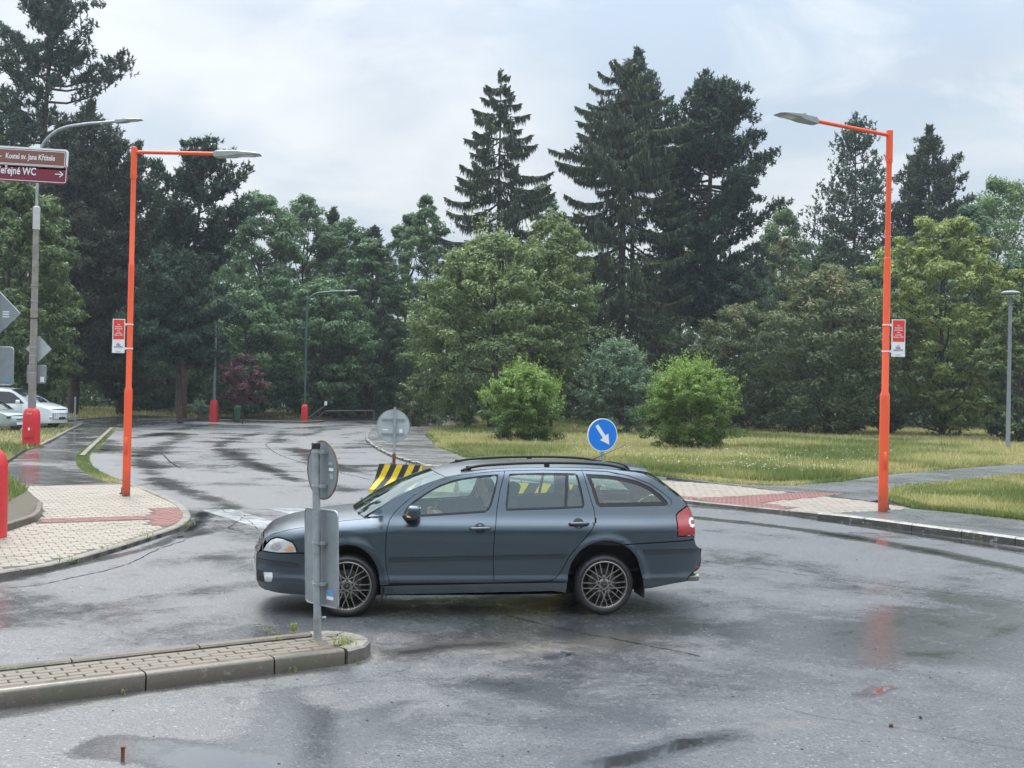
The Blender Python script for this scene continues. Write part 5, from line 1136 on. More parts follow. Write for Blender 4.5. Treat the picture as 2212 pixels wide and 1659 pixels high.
cone('reddish brown pine cone on the wet road at lower right', 1925, 1570, M['rust'], .018, .4); cone('black pine cone on the wet road at lower right', 1988, 1552, M['blackp'], .015, 1.9)
def bolt():
    P = at(265, 1643); t = thing('rusty_pin', 'rusty threaded pin standing up in the puddle at lower left', 'pin', (P[0], P[1], 0)); b = MB(); pr = []
    for k in range(12): pr += [(.0105, .004 + k * .0062), (.0125, .007 + k * .0062)]
    b.lathe([(.012, -.01)] + pr + [(.012, .08)], 12); b.obj('shank', M['rust'], t, smooth=True, angle=30); b = MB(); b.lathe([(.015, .076), (.016, .083), (.010, .086)], 12); b.obj('head', M['rust'], t)
bolt()
def litter():
    r = np.random.default_rng(9); V = []; F_ = []
    for i in range(190):
        y = 1 / r.uniform(1 / 16, 1 / 6.2); x = r.uniform(-.47, .47) * y; s = r.uniform(.002, .0065); a = r.uniform(0, 6.28)
        if inside([(x, y)], outl)[0] or inside([(x, y)], lp_poly)[0]: continue
        k = len(V); pts = [(x + math.cos(a + q) * s * (1 + .8 * (j % 2)), y + math.sin(a + q) * s, .0) for j, q in enumerate((0, 1.57, 3.14, 4.71))]
        V += pts + [(p[0], p[1], s * .8) for p in pts]; F_ += [(k + 4, k + 5, k + 6, k + 7)] + [(k + j, k + (j + 1) % 4, k + 4 + (j + 1) % 4, k + 4 + j) for j in range(4)]
    obj('road_grit', mesh_np('road_grit', V, F_), M['bark'], kind='stuff', label='dark grit and twigs scattered over the wet road')
litter()
# ================================================================== CARS
def smooth_tab(xs, ys, a, b, sig, n=600):
    X = np.linspace(a, b, n); Y = np.interp(X, xs, ys); k = int(3 * sig / (b - a) * n) + 1; g = np.exp(-.5 * (np.arange(-k, k + 1) * (b - a) / n / sig) ** 2); g /= g.sum()
    return X, np.convolve(np.pad(Y, k, mode='edge'), g, 'valid')
def paint(name, col, metal=.4, coat_r=.012):
    t = MT(name); fl = t.node('ShaderNodeTexVoronoi', Vector=t.coord(), Scale=900.).outputs['Color']
    n = t.noise(.9, 3); c = t.mix(n, tuple(x * .93 for x in col), tuple(x * 1.07 for x in col))
    dirt = t.node('ShaderNodeSeparateXYZ', Vector=t.coord()).outputs[2]
    dm = t.math('MULTIPLY', t.ramp(dirt, [(.18, 1.), (.45, 0.)]), t.noise(5, 5, .7))
    c = t.mix(t.math('MULTIPLY', dm, .30), c, (.06, .055, .05))
    drops = t.node('ShaderNodeTexVoronoi', Vector=t.coord(), Scale=85.).outputs['Distance']
    dr = t.ramp(drops, [(.0, 1.), (.22, 0.)]); msk = t.ramp(t.noise(10, 4, .6), [(.42, 0.), (.6, 1.)])
    bp = t.bump(t.math('MULTIPLY', dr, msk), .10, .002)
    nz = t.node('ShaderNodeSeparateXYZ', Vector=t.node('ShaderNodeNewGeometry').outputs['Normal']).outputs[2]; up = t.ramp(nz, [(.35, 0.), (.85, 1.)])
    t.set(Base_Color=c, Metallic=metal, Roughness=.30, Coat_Weight=1.0, Coat_IOR=t.math('ADD', 1.5, t.math('MULTIPLY', up, .25)), Coat_Roughness=t.mix(up, t.mix(dm, (coat_r,) * 3, (.3,) * 3), (.24,) * 3)); t.L.new(bp, t.b.inputs['Coat Normal']); return t.m
M['carpaint'] = paint('blue_grey_car_paint', (.066, .089, .111), .8)
M['cardark'] = mat('dark_car_trim', (.02, .026, .032), .35, coat=.4)
M['rubber'] = mat('black_rubber', (.012, .012, .013), .55)
M['tyre'] = mat('wet_tyre', (.018, .017, .018), .42, var=.3, vs=12, bump=.2, bs=70)
M['alloy'] = mat('alloy_spoke_metal', (.34, .315, .285), .24, metal=.9, var=.1)
M['alloydark'] = mat('dark_alloy_metal', (.07, .066, .062), .35, metal=.7)
M['brake'] = mat('brake_disc', (.12, .12, .12), .4, metal=.6)
M['chrome'] = mat('chrome', (.75, .75, .72), .1, metal=1., var=.03)
M['glass'] = glass_mat('green_tinted_glass', (.78, .93, .87), .11)
M['glasswet'] = glass_mat('rain_wet_windscreen', (.66, .80, .75), .30)
M['exhaust'] = mat('exhaust_steel', (.30, .28, .25), .28, metal=.9, var=.2)
M['glassdark'] = glass_mat('rear_tinted_glass', (.50, .60, .57), .03)
M['lampglass'] = mat('headlamp_clear', (.62, .62, .60), .08, metal=.25, coat=1, var=.3, vs=9)
M['amber'] = mat('indicator_amber', (.85, .30, .08), .2, coat=1)
M['tailred'] = mat('tail_lamp_red', (.30, .004, .007), .12, coat=1, var=.2, vs=8)
M['cabin'] = mat('cabin_cloth', (.035, .037, .04), .9)
M['cabinlight'] = mat('cabin_pale_trim', (.28, .30, .28), .8)
class Body:
    def __init__(s, px, py, sz, sy, extra=None, sig=.03, flare=(), hoodroll=None):
        s.X, s.PY = smooth_tab(px, py, px[0] - .1, px[-1] + .1, .05); s.Z, s.SY = smooth_tab(sz, sy, 0, 2.3, sig); s.extra = extra; s.flare = flare
    def f(s, x, z):
        x = np.asarray(x, float); z = np.asarray(z, float); v = np.interp(x, s.X, s.PY) + np.interp(z, s.Z, s.SY)
        for cx, cz, r in s.flare:
            d = np.hypot(x - cx, (z - cz)); v = v + .016 * np.exp(-((d - r) / .045) ** 2) * (z > .2)
        if s.extra is not None: v = v + s.extra(x, z)
        return v
    def nrm(s, x, z):
        e = .004; fx = (s.f(x + e, z) - s.f(x - e, z)) / (2 * e); fz = (s.f(x, z + e) - s.f(x, z - e)) / (2 * e); n = np.stack([-fx, -np.ones_like(fx), -fz], -1); return n / np.linalg.norm(n, axis=1)[:, None]
    def side(s, name, outer, m_, parent, holes=(), off=0., inset=.0, rim=.02, step=.035, both=True, far=True, near=True, res=True):
        outer = [np.array(p, float) for p in outer]
        def area(P): return .5 * sum(a[0] * b[1] - b[0] * a[1] for a, b in zip(P, P[1:] + P[:1]))
        if area(outer) < 0: outer = outer[::-1]
        def shrink(P, d):
            out = []
            for i, p in enumerate(P):
                a = P[i - 1]; b = P[(i + 1) % len(P)]; n1 = p - a; n2 = b - p; n1 = np.array([-n1[1], n1[0]]) / (np.linalg.norm(n1) + 1e-9); n2 = np.array([-n2[1], n2[0]]) / (np.linalg.norm(n2) + 1e-9)
                m = n1 + n2; m /= max(np.linalg.norm(m), .3); out.append(p + m * d / max(.4, float(m @ n1)))
            return out
        def dens(P):
            out = []
            for a, b in zip(P, P[1:] + P[:1]):
                n = max(1, int(np.linalg.norm(b - a) / step)); out += [a + (b - a) * k / n for k in range(n)]
            return out
        if inset: outer = shrink(outer, inset)
        outer = dens(outer); hs = []
        for h in holes:
            h = [np.array(p, float) for p in h]; h = h if area(h) > 0 else h[::-1]; hs.append(dens(shrink(h, -inset) if inset else h))
        P = np.array(outer); (x0, z0), (x1, z1) = P.min(0), P.max(0); g = []
        for j, zz in enumerate(np.arange(z0, z1, step * .87)):
            for xx in np.arange(x0 + (j % 2) * step / 2, x1, step): g.append((xx, zz))
        g = np.array(g); keep = inside(g, P)
        for h in hs: keep &= ~inside(g, np.array(h))
        allb = np.concatenate([P] + [np.array(h) for h in hs]); g = g[keep]
        if len(g): dmin = np.min(np.hypot(g[:, None, 0] - allb[None, :, 0], g[:, None, 1] - allb[None, :, 1]), 1); g = g[dmin > step * .55]
        verts = [Vector(p) for p in allb] + [Vector(p) for p in g]; edges = []; k = 0
        for L in [outer] + hs: edges += [(k + i, k + (i + 1) % len(L)) for i in range(len(L))]; k += len(L)
        vo, ed, fa, *_ = delaunay_2d_cdt(verts, edges, [], 0, 1e-6); V = np.array([(v.x, v.y) for v in vo]); tri = np.array([f for f in fa if len(f) == 3]); cen = V[tri].mean(1)
        ok = inside(cen, P)
        for h in hs: ok &= ~inside(cen, np.array(h))
        tri = tri[ok]; y = -(s.f(V[:, 0], V[:, 1]) + off); V3 = np.stack([V[:, 0], y, V[:, 1]], 1); N3 = s.nrm(V[:, 0], V[:, 1])
        # orientation: outward is -y
        n0 = np.cross(V3[tri[:, 1]] - V3[tri[:, 0]], V3[tri[:, 2]] - V3[tri[:, 0]]); fl = n0[:, 1] > 0; tri[fl] = tri[fl][:, ::-1]
        # rims folded inwards
        RV = []; RF = []; RN = []; base = len(V3)
        if rim:
            for L in [outer] + hs:
                L = np.array(L); yy = -(s.f(L[:, 0], L[:, 1]) + off); n = len(L); a = np.stack([L[:, 0], yy, L[:, 1]], 1); b2 = a + np.array([0, rim, 0]); RV += [a, b2]
                nn = np.array([0, -.7, .0]); T = np.roll(L, -1, 0) - np.roll(L, 1, 0); no = np.stack([T[:, 1], 0 * T[:, 0] - .0, -T[:, 0]], 1); no /= np.linalg.norm(no, axis=1)[:, None] + 1e-9; RN += [no, no]
                i = np.arange(n); RF.append(np.stack([base + i, base + (i + 1) % n, base + n + (i + 1) % n, base + n + i], 1)); base += 2 * n
        for sgn in ((1,) if near and not (far and both) else (1, -1) if (both and far) else (-1,)):
            VV = np.concatenate([V3] + RV) * np.array([1, sgn, 1]); NN = np.concatenate([N3] + RN) * np.array([1, sgn, 1])
            faces = [tuple(t) if sgn == 1 else tuple(t[::-1]) for t in tri.tolist()]
            for q in RF: faces += [tuple(t) if sgn == 1 else tuple(t[::-1]) for t in q.tolist()]
            me = bpy.data.meshes.new(name); me.from_pydata(VV.tolist(), [], faces); me.update(); me.polygons.foreach_set('use_smooth', np.ones(len(me.polygons), bool)); me.normals_split_custom_set_from_vertices([tuple(n) for n in NN])
            o = obj(name, me, m_, parent)
            if sgn == 1: res = o
        return res
    def bridge(s, name, curve, m_, parent, bow=(0, .03), power=2., n=25, smooth_n=6, off=0., inset=0., w=None, vmax=1., thick=0.):
        C = catmull(curve, smooth_n) if smooth_n else [np.array(c, float) for c in curve]; C = np.array(C); fv = (s.f(C[:, 0], C[:, 1]) if w is None else np.interp(np.linspace(0, 1, len(C)), np.linspace(0, 1, len(w)), w)) + off
        v = np.sin(np.linspace(-math.pi / 2, math.pi / 2, n)) * vmax; V = []
        for q_, ((x, z), f0) in enumerate(zip(C, fv)):
            b = 1 - np.abs(v) ** power; bx, bz = bow if not isinstance(bow, list) else [np.interp(q_ / (len(C) - 1), [w_[0] for w_ in bow], [w_[k_] for w_ in bow]) for k_ in (1, 2)]
            V.append(np.stack([x + bx * b, v * (f0 - inset), z + bz * b], 1))
        V = np.array(V); m = len(C); V = V.reshape(-1, 3); i = np.arange(m * n).reshape(m, n); Fq = np.stack([i[:-1, :-1], i[1:, :-1], i[1:, 1:], i[:-1, 1:]], -1).reshape(-1, 4)
        me = mesh_np(name, V, Fq, smooth=True); o = obj(name, me, m_, parent)
        if thick: md = o.modifiers.new('thickness', 'SOLIDIFY'); md.thickness = thick; md.offset = 0
        return o
def wheel(root, x, y, z, R_, rimR, w, flip=1, rot=0., style='mesh'):
    e = bpy.data.objects.new('wheel', None); COL.objects.link(e); e.parent = root; e.location = (x, y, z); e.rotation_euler = (math.pi / 2, 0, 0) if flip == 1 else (-math.pi / 2, 0, 0)
    # local +Z points outwards
    b = MB(); h = w / 2; b.lathe([(rimR - .004, -h), (rimR + .03, -h - .003), (R_ - .03, -h + .004), (R_ - .006, -h + .03), (R_, -h + .06), (R_, h - .06), (R_ - .006, h - .03), (R_ - .03, h - .004), (rimR + .03, h + .003), (rimR + .012, h), (rimR, h - .012), (rimR, h - .02), (rimR - .004, -h)], 56, cap=False); b.obj('tyre', M['tyre'], e, smooth=True, angle=35)
    b = MB(); b.lathe([(rimR, h - .02), (rimR + .004, h - .006), (rimR - .006, h - .003), (rimR - .014, h - .012), (rimR - .022, h - .05), (rimR - .03, -h + .03), (rimR - .01, -h)], 56, cap=False); b.obj('rim', M['alloy'] if style == 'mesh' else M['alloydark'], e, smooth=True, angle=35)
    b = MB(); b.lathe([(.02, h - .12), (.145, h - .12), (.145, h - .135), (.02, h - .14)], 32); b.obj('brake_disc', M['brake'], e, smooth=True, angle=35)
    b = MB(); b.lathe([(.01, -h + .01), (rimR - .03, -h + .01), (rimR - .03, -h)], 32); b.obj('wheel_back', M['rubber'], e)
    if style != 'mesh':
        b = MB(); b.lathe([(.0, h - .02), (.05, h - .015), (.055, h - .04)], 20)
        for k in range(5):
            a = k * 1.2566 + rot; b.box((math.cos(a) * rimR * .5, math.sin(a) * rimR * .5, h - .035), (rimR, .05, .03), M=Matrix.Rotation(a, 3, 'Z'))
        b.obj('spokes', M['alloy'], e); return e
    zt = h - .028
    for k in range(5):
        a0 = rot + k * 2 * math.pi / 5; hub = Vector((math.cos(a0) * .052, math.sin(a0) * .052, zt + .004)); node = .088; b = MB()
        for q in (-1, 1):
            root_ = Vector((math.cos(a0 + q * .16) * .060, math.sin(a0 + q * .16) * .060, zt + .003))
            m1 = Vector((math.cos(a0 + q * .20) * .115, math.sin(a0 + q * .20) * .115, zt + .002))
            for da in (.215, .80):
                a1 = a0 + q * da; tip = Vector((math.cos(a1) * (rimR - .008), math.sin(a1) * (rimR - .008), zt + .010)); src = m1 if da < .3 else root_
                d = (tip - src); n = Vector((-d.y, d.x, 0)).normalized(); w0 = .0066 if da < .3 else .0072; w1 = .0040
                vs = [src - n * w0, src + n * w0, tip + n * w1, tip - n * w1]; vb = [v - Vector((0, 0, .022)) for v in vs]; b.add(vs + vb, [(0, 3, 2, 1), (0, 1, 5, 4), (1, 2, 6, 5), (2, 3, 7, 6), (3, 0, 4, 7)])
            vs = [hub, root_ + (root_ - hub) * .2, m1 + Vector((0, 0, .001)), Vector((math.cos(a0) * .088, math.sin(a0) * .088, zt + .003))]; vb = [v - Vector((0, 0, .02)) for v in vs]; b.add(vs + vb, [(0, 1, 2, 3), (0, 1, 5, 4), (1, 2, 6, 5), (2, 3, 7, 6), (3, 0, 4, 7)])
        b.obj('spoke_group', M['alloy'], e)
        b = MB(); an = a0; c = (math.cos(an) * .056, math.sin(an) * .056, 0); b.lathe([(.012, zt), (.012, zt + .008), (.007, zt + .012)], 10, None, c); b.obj('wheel_bolt', M['alloydark'], e)
    b = MB(); b.lathe([(.060, zt - .02), (.060, zt + .002), (.046, zt + .008), (.044, zt + .008)], 28); b.obj('hub_ring', M['alloy'], e, smooth=True, angle=30)
    b = MB(); b.lathe([(.034, zt + .006), (.034, zt + .013), (.028, zt + .015), (.001, zt + .016)], 24); b.obj('hub_cap', M['alloydark'], e, smooth=True, angle=30)
    b = MB(); b.box((0, 0, zt + .0165), (.026, .008, .003), M=Matrix.Rotation(.8, 3, 'Z')); b.obj('cap_emblem', M['alloy'], e)
    return e
def estate_car():
    a = math.radians(8.838); root = thing('estate_car', 'dark blue grey estate car with roof rails crossing the junction', 'car', (-2.589, 11.772, 0.0), a)
    # hood edge curve and shapes
    HE = [(.06, .745), (.12, .79), (.20, .822), (.32, .858), (.46, .885), (.62, .918), (.79, .943), (.95, .960), (1.075, .972)]
    hx = np.array([p[0] for p in HE]); hz = np.array([p[1] for p in HE])
    def extra(x, z):
        ze = np.interp(x, hx, hz); t = np.clip((z - (ze - .11)) / .11, 0, 1.3) * (x < 1.2) * (x > -.2); v = -.055 * t ** 2 * np.clip((1.25 - x) / .15, 0, 1)
        # tail narrows and tumbles in towards the hatch
        v = v - .03 * np.clip((x - 4.0) / .45, 0, 1) * np.clip((z - .95) / .4, 0, 1)
        # rear shoulder over the wheel arch
        v = v + .008 * np.exp(-((z - .90) / .05) ** 2) * np.clip((x - 1.0) / .4, 0, 1)
        return v
    PX = [-.05, 0, .05, .1, .25, .5, .9, 1.5, 3.2, 3.9, 4.2, 4.4, 4.5, 4.575]; PY = [.44, .54, .61, .665, .755, .825, .862, .88, .88, .862, .83, .79, .75, .66]
    SZ = [.18, .26, .32, .36, .42, .56, .75, .85, .92, 1.0, 1.04, 1.40, 1.46, 1.52]; SY = [-.115, -.060, -.018, .006, -.018, -.006, .006, .001, -.022, -.066, -.082, -.222, -.266, -.36]
    B = Body(PX, PY, SZ, SY, extra, .022, flare=((.882, .345, .39), (3.49, .36, .415)))
    CP = M['carpaint']
    cm = lambda pts, n=5: [tuple(p) for p in catmull(pts, n)]
    E_ = [(1.073, .985), (1.302, 1.150), (1.578, 1.288), (1.864, 1.388), (2.10, 1.437), (2.40, 1.470), (2.90, 1.488), (3.30, 1.490), (3.60, 1.476), (3.85, 1.452), (3.94, 1.436)]
    HS = [(3.94, 1.436), (4.083, 1.368), (4.219, 1.270), (4.336, 1.185), (4.415, 1.108)]
    frame = [(1.350, 1.050), (1.42, 1.115), (1.523, 1.198), (1.62, 1.262), (1.742, 1.326), (1.85, 1.368), (1.975, 1.400), (2.256, 1.434), (2.468, 1.450), (2.863, 1.462), (3.28, 1.462)]
    farc = [(1.213, .215), (1.206, .30), (1.192, .42), (1.155, .535), (1.09, .625), (1.00, .695), (.885, .722), (.77, .70), (.68, .645), (.61, .555), (.575, .44), (.565, .32), (.57, .21)]
    rarc = [(3.100, .235), (3.098, .34), (3.105, .44), (3.142, .56), (3.225, .668), (3.335, .735), (3.482, .765), (3.62, .742), (3.735, .680), (3.817, .585), (3.868, .44), (3.892, .33), (3.90, .262)]
    front = [(.057, .78), (.02, .70), (.0, .62), (-.020, .60), (-.036, .552), (-.036, .44), (-.02, .31), (.021, .25)]
    fa = cm(farc, 4); ra = cm(rarc, 4)
    def sub(c, x0=None, x1=None, z0=None, z1=None): return [p for p in c if (x0 is None or p[0] >= x0) and (x1 is None or p[0] <= x1) and (z0 is None or p[1] >= z0) and (z1 is None or p[1] <= z1)]
    fa_left = [p for p in fa if p[0] < .885]; fa_right = [p for p in fa if p[0] >= .885]
    shutF = [(1.350, 1.045), (1.286, .965), (1.261, .868), (1.249, .656), (1.263, .495), (1.298, .343)]
    HLp = [(.045, .628), (.085, .70), (.13, .748), (.19, .772), (.25, .766), (.341, .735), (.372, .69), (.388, .637), (.2, .624)]
    fender = [HE[0], HE[1]] + [tuple(p) for p in HE[2:]] + [(1.20, 1.00), (1.340, 1.038)] + shutF[1:] + [(1.296, .325), (1.206, .32)] + [p for p in fa_right if p[1] > .32] + [p for p in fa_left if p[1] > .655] + [(.60, .64)]*0 + [(.655, .637), (.395, .637), (.380, .69), (.345, .745), (.25, .775), (.19, .78), (.13, .755), (.085, .71)]
    # arch order: fa runs rear -> front
    B.side('front_fender', fender, CP, root, inset=.003, rim=.03)
    fb = [(-.0, .61), (.04, .622), (.2, .617), (.395, .628), (.655, .629)] + [p for p in fa_left if p[1] < .62] + [(.57, .205), (.35, .205), (.18, .215), (.06, .235), (.03, .25)] + [(-.005, .31), (-.02, .44), (-.02, .552)]
    B.side('front_bumper', fb, CP, root, inset=.002, rim=.03)
    B.side('headlamp', HLp, M['lampglass'], root, inset=.004, off=-.003, rim=.02); B.side('indicator_lens', [(.26, .66), (.33, .70), (.352, .665), (.30, .645)], M['amber'], root, off=.001, rim=0)
    B.side('headlamp_reflector', [(.12, .66), (.15, .72), (.21, .735), (.235, .68), (.19, .645)], M['chrome'], root, off=.0015, rim=0)
    B.side('fog_lamp', [(.060, .415), (.149, .425), (.155, .38), (.140, .330), (.075, .325)], M['lampglass'], root, off=.004, rim=.02); B.side('bumper_grille', [(-.015, .43), (.058, .425), (.068, .315), (.0, .315)], M['rubber'], root, off=.003, rim=.01)
    B.side('bumper_strip', [(-.02, .548), (.40, .530), (.415, .500), (.395, .487), (-.02, .498)], M['cardark'], root, off=.008, rim=.01)
    win_f = [(1.425, .990), (1.432, 1.03), (1.47, 1.09), (1.545, 1.155), (1.631, 1.214), (1.74, 1.278), (1.851, 1.325), (2.017, 1.372), (2.253, 1.402), (2.395, 1.412), (2.356, 1.239), (2.310, 1.105), (2.285, 1.065), (2.24, 1.042), (1.8, 1.012)]
    win_r = [(2.470, 1.062), (2.463, 1.102), (2.491, 1.293), (2.515, 1.418), (2.86, 1.430), (3.195, 1.430), (3.225, 1.412), (3.257, 1.277), (3.278, 1.127), (3.262, 1.092), (2.95, 1.078)]
    win_q = [(3.317, 1.425), (3.50, 1.418), (3.661, 1.402), (3.866, 1.358), (4.003, 1.298), (4.115, 1.215), (4.176, 1.150), (4.180, 1.125), (4.150, 1.113), (3.75, 1.107), (3.439, 1.101), (3.408, 1.128), (3.362, 1.299)]
    fd = [frame[0]] + frame[1:9] + [(2.412, 1.271), (2.372, 1.081), (2.336, .817), (2.328, .601), (2.344, .344), (1.298, .343)] + list(reversed(shutF))[1:-1]
    B.side('front_door', fd, CP, root, holes=[win_f], inset=.0035, rim=.03)
    Cl = [(3.282, 1.460), (3.308, 1.353), (3.352, 1.17), (3.379, 1.064), (3.379, .958), (3.346, .890), (3.278, .803), (3.2, .716), (3.115, .618), (3.060, .512), (3.017, .435), (2.974, .391), (2.931, .363)]
    rd = [(2.468, 1.450), (2.863, 1.462), (3.282, 1.460)] + cm(Cl, 3)[1:] + [(2.344, .344), (2.328, .601), (2.336, .817), (2.372, 1.081), (2.412, 1.271)]
    B.side('rear_door', rd, CP, root, holes=[win_r], inset=.0035, rim=.03)
    q = cm(Cl, 3) ; quarter = [(3.30, 1.489)] + E_[8:] + HS[1:] + [(4.395, 1.105), (4.291, 1.046), (4.262, 1.015), (4.258, .803), (4.466, .803), (4.462, .768), (4.258, .757), (3.70, .730)] + [p for p in reversed(ra) if p[0] < 3.70] 
    quarter = [(3.290, 1.489)] + E_[8:] + HS[1:] + [(4.395, 1.105), (4.291, 1.046), (4.262, 1.015), (4.258, .803), (4.466, .803), (4.462, .768), (4.258, .757), (3.66, .728)] + [p for p in reversed(ra) if p[0] < 3.655 and p[1] > .345] + [(3.0975, .352), (2.945, .352)] + list(reversed(q))
    B.side('rear_quarter_panel', quarter, CP, root, holes=[win_q], inset=.003, rim=.03)
    band = E_[:8] + [(3.283, 1.489)] + list(reversed(frame)) + [(1.30, 1.012)]
    band = [tuple(p) for p in catmull(E_[:8], 4)] + list(reversed(frame)) + [(1.30, 1.012)]
    B.side('roof_side_frame', band, CP, root, inset=.002, rim=.02, step=.03)
    sill = [(1.213, .316), (2.25, .334), (3.094, .346), (3.094, .225), (2.961, .245), (2.25, .232), (1.213, .215)]
    B.side('sill', sill, CP, root, inset=.002, rim=.04)
    B.side('sill_shadow_strip', [(1.24, .345), (2.3, .356), (2.93, .366), (2.93, .345), (2.3, .336), (1.24, .327)], M['rubber'], root, off=-.012, rim=0)
    rb = [(3.66, .722), (4.258, .750), (4.462, .760), (4.486, .705), (4.55, .650), (4.560, .582), (4.548, .46), (4.45, .42), (4.40, .381), (4.379, .33), (3.90, .265)] + [p for p in reversed(ra) if p[0] > 3.68 and p[1] < .71 and p[1] > .27]
    B.side('rear_bumper', rb, CP, root, inset=.002, rim=.03)
    B.side('bumper_strip', [(3.90, .668), (4.562, .663), (4.562, .628), (3.92, .618), (3.893, .645)], M['cardark'], root, off=.009, rim=.012)
    B.side('rear_reflector', [(4.48, .478), (4.535, .488), (4.54, .462), (4.49, .448)], M['tailred'], root, off=.002, rim=0)
    tl = [(4.268, 1.008), (4.298, 1.040), (4.402, 1.098), (4.425, 1.085), (4.452, 1.03), (4.462, .94), (4.466, .81), (4.268, .808)]
    B.side('tail_lamp', tl, M['tailred'], root, inset=.002, rim=.02); B.side('reversing_lens', [(4.408, .972), (4.435, .99), (4.462, .985), (4.466, .90), (4.435, .888), (4.412, .905), (4.400, .94)], mat('clear_lens', (.75, .72, .70), .15, coat=1), root, off=.0015, rim=0); B.side('lamp_bar', [(4.420, .958), (4.466, .968), (4.466, .922), (4.425, .928)], M['tailred'], root, off=.003, rim=0)
    B.side('door_strip', [(1.290, .592), (2.322, .612), (2.324, .582), (2.32, .572), (1.292, .548)], M['cardark'], root, off=.010, rim=.014); B.side('door_strip', [(2.338, .612), (3.09, .628), (3.075, .598), (3.05, .588), (2.338, .573)], M['cardark'], root, off=.010, rim=.014)
    # black seals, glass
    def ring(poly, d):
        P = [np.array(p) for p in poly]; A = .5 * sum(a[0] * b[1] - b[0] * a[1] for a, b in zip(P, P[1:] + P[:1])); P = P if A > 0 else P[::-1]; out = []
        for i, p in enumerate(P):
            a_ = P[i - 1]; b_ = P[(i + 1) % len(P)]; n1 = p - a_; n2 = b_ - p; n1 = np.array([-n1[1], n1[0]]) / (np.linalg.norm(n1) + 1e-9); n2 = np.array([-n2[1], n2[0]]) / (np.linalg.norm(n2) + 1e-9); m = n1 + n2; m /= max(np.linalg.norm(m), .3); out.append(p + m * d / max(.5, float(m @ n1)))
        return out
    for w_, nm, sd in ((win_f, 'front_side_window', .018), (win_r, 'rear_side_window', .018), (win_q, 'quarter_window', .038)):
        ww = cm(w_ + [w_[0]], 3)[:-1]; B.side('window_seal', ww, M['rubber'], root, holes=[ring(ww, sd)], off=-.008, rim=0, step=.04); B.side(nm, ww, M['glass'], root, off=-.012, rim=0, step=.06)
    B.side('window_divider', [(3.105, 1.432), (3.135, 1.432), (3.098, 1.084), (3.07, 1.084)], M['rubber'], root, off=-.006, rim=.02)
    B.side('frame_seal', [(3.29, 1.468), (3.554, 1.458), (3.78, 1.418), (4.006, 1.335), (4.119, 1.262), (4.222, 1.181), (4.238, 1.150), (4.22, 1.12), (4.17, 1.104), (4.172, 1.110), (4.214, 1.124), (4.229, 1.150), (4.214, 1.177), (4.113, 1.254), (4.0, 1.327), (3.776, 1.410), (3.554, 1.450), (3.29, 1.460)], M['rubber'], root, off=.002, rim=0, step=.05)
    # inner skin that closes the gaps
    inner = [(.12, .74)] + [(a_, b_ - .02) for a_, b_ in HE[2:]] + [(1.30, 1.0), (2.2, 1.03), (3.4, 1.085), (4.2, 1.10), (4.24, .80), (4.44, .74), (4.5, .6), (4.40, .42), (3.93, .30)] + [(a_ + (.02 if a_ > 3.5 else -.02), b_ + .015) for a_, b_ in reversed(ra) if b_ > .3] + [(3.07, .26), (2.9, .27), (1.24, .24)] + [(a_ + (.02 if a_ > .88 else -.02), b_ + .015) for a_, b_ in fa if b_ > .3] + [(.54, .24), (.1, .27), (.02, .45), (.03, .6)]
    B.side('inner_skin', inner, M['rubber'], root, off=-.028, rim=0, step=.07)
    # bridged surfaces
    B.bridge('bonnet', HE, CP, root, bow=(-.02, .045), power=3.2, n=41)
    B.bridge('windscreen', [(1.04, .985)] + E_[1:4] + [(1.87, 1.390)], M['glasswet'], root, bow=(-.10, .028), power=2.2, n=31, off=-.004, inset=.005)
    ws = catmull([(1.04, .985)] + E_[1:4] + [(1.87, 1.390)], 5)
    B.bridge('roof', [(1.86, 1.388), (2.10, 1.437), (2.40, 1.470), (2.90, 1.488), (3.30, 1.490), (3.60, 1.476), (3.85, 1.452), (3.945, 1.434)], CP, root, bow=[(0, -.10, .030), (.12, -.05, .040), (.3, 0, .042), (.85, 0, .042), (1, .09, .022)], power=2.4, n=41)
    B.bridge('rear_window', [(3.95, 1.432)] + HS[1:], M['glassdark'], root, bow=(.10, .02), power=2.4, n=31, inset=.01)
    B.bridge('tailgate', [(4.415, 1.108), (4.452, 1.03), (4.466, .90), (4.468, .80), (4.462, .765)], CP, root, bow=(.07, 0), power=3, n=31)
    B.bridge('rear_bumper_cover', [(4.462, .765), (4.486, .705), (4.55, .65), (4.562, .582), (4.55, .46), (4.43, .40), (4.379, .33)], CP, root, bow=(.035, 0), power=3, n=31)
    B.bridge('front_fascia', [(.062, .748), (.045, .715), (.025, .67), (.008, .62)], M['cardark'], root, bow=(-.05, 0), power=2.4, n=31)
    B.bridge('front_bumper_cover', [(.01, .62), (-.015, .60), (-.022, .552), (-.022, .44), (-.005, .31), (.03, .25), (.10, .225)], CP, root, bow=(-.05, 0), power=2.4, n=31)
    B.bridge('underbody', [(.1, .24), (.6, .22), (1.2, .2), (2.2, .2), (3.1, .21), (4.0, .26), (4.379, .33)], M['rubber'], root, bow=(0, 0), n=5, smooth_n=0, inset=.03)
    b = MB(); b.rbox((-.062, 0, .44), (.012, .52, .11), .005); b.obj('number_plate', M['white'], root)
    for gz, gx in ((.655, .014), (.685, .024), (.715, .038)):
        hw_ = float(B.f(gx, gz)) * .72; MB().tube([(gx - .052 * (1 - (v_ * .72) ** 2), v_ * hw_, gz) for v_ in np.linspace(-1, 1, 13)], .007, 6).obj('grille_bar', M['brake'], root)
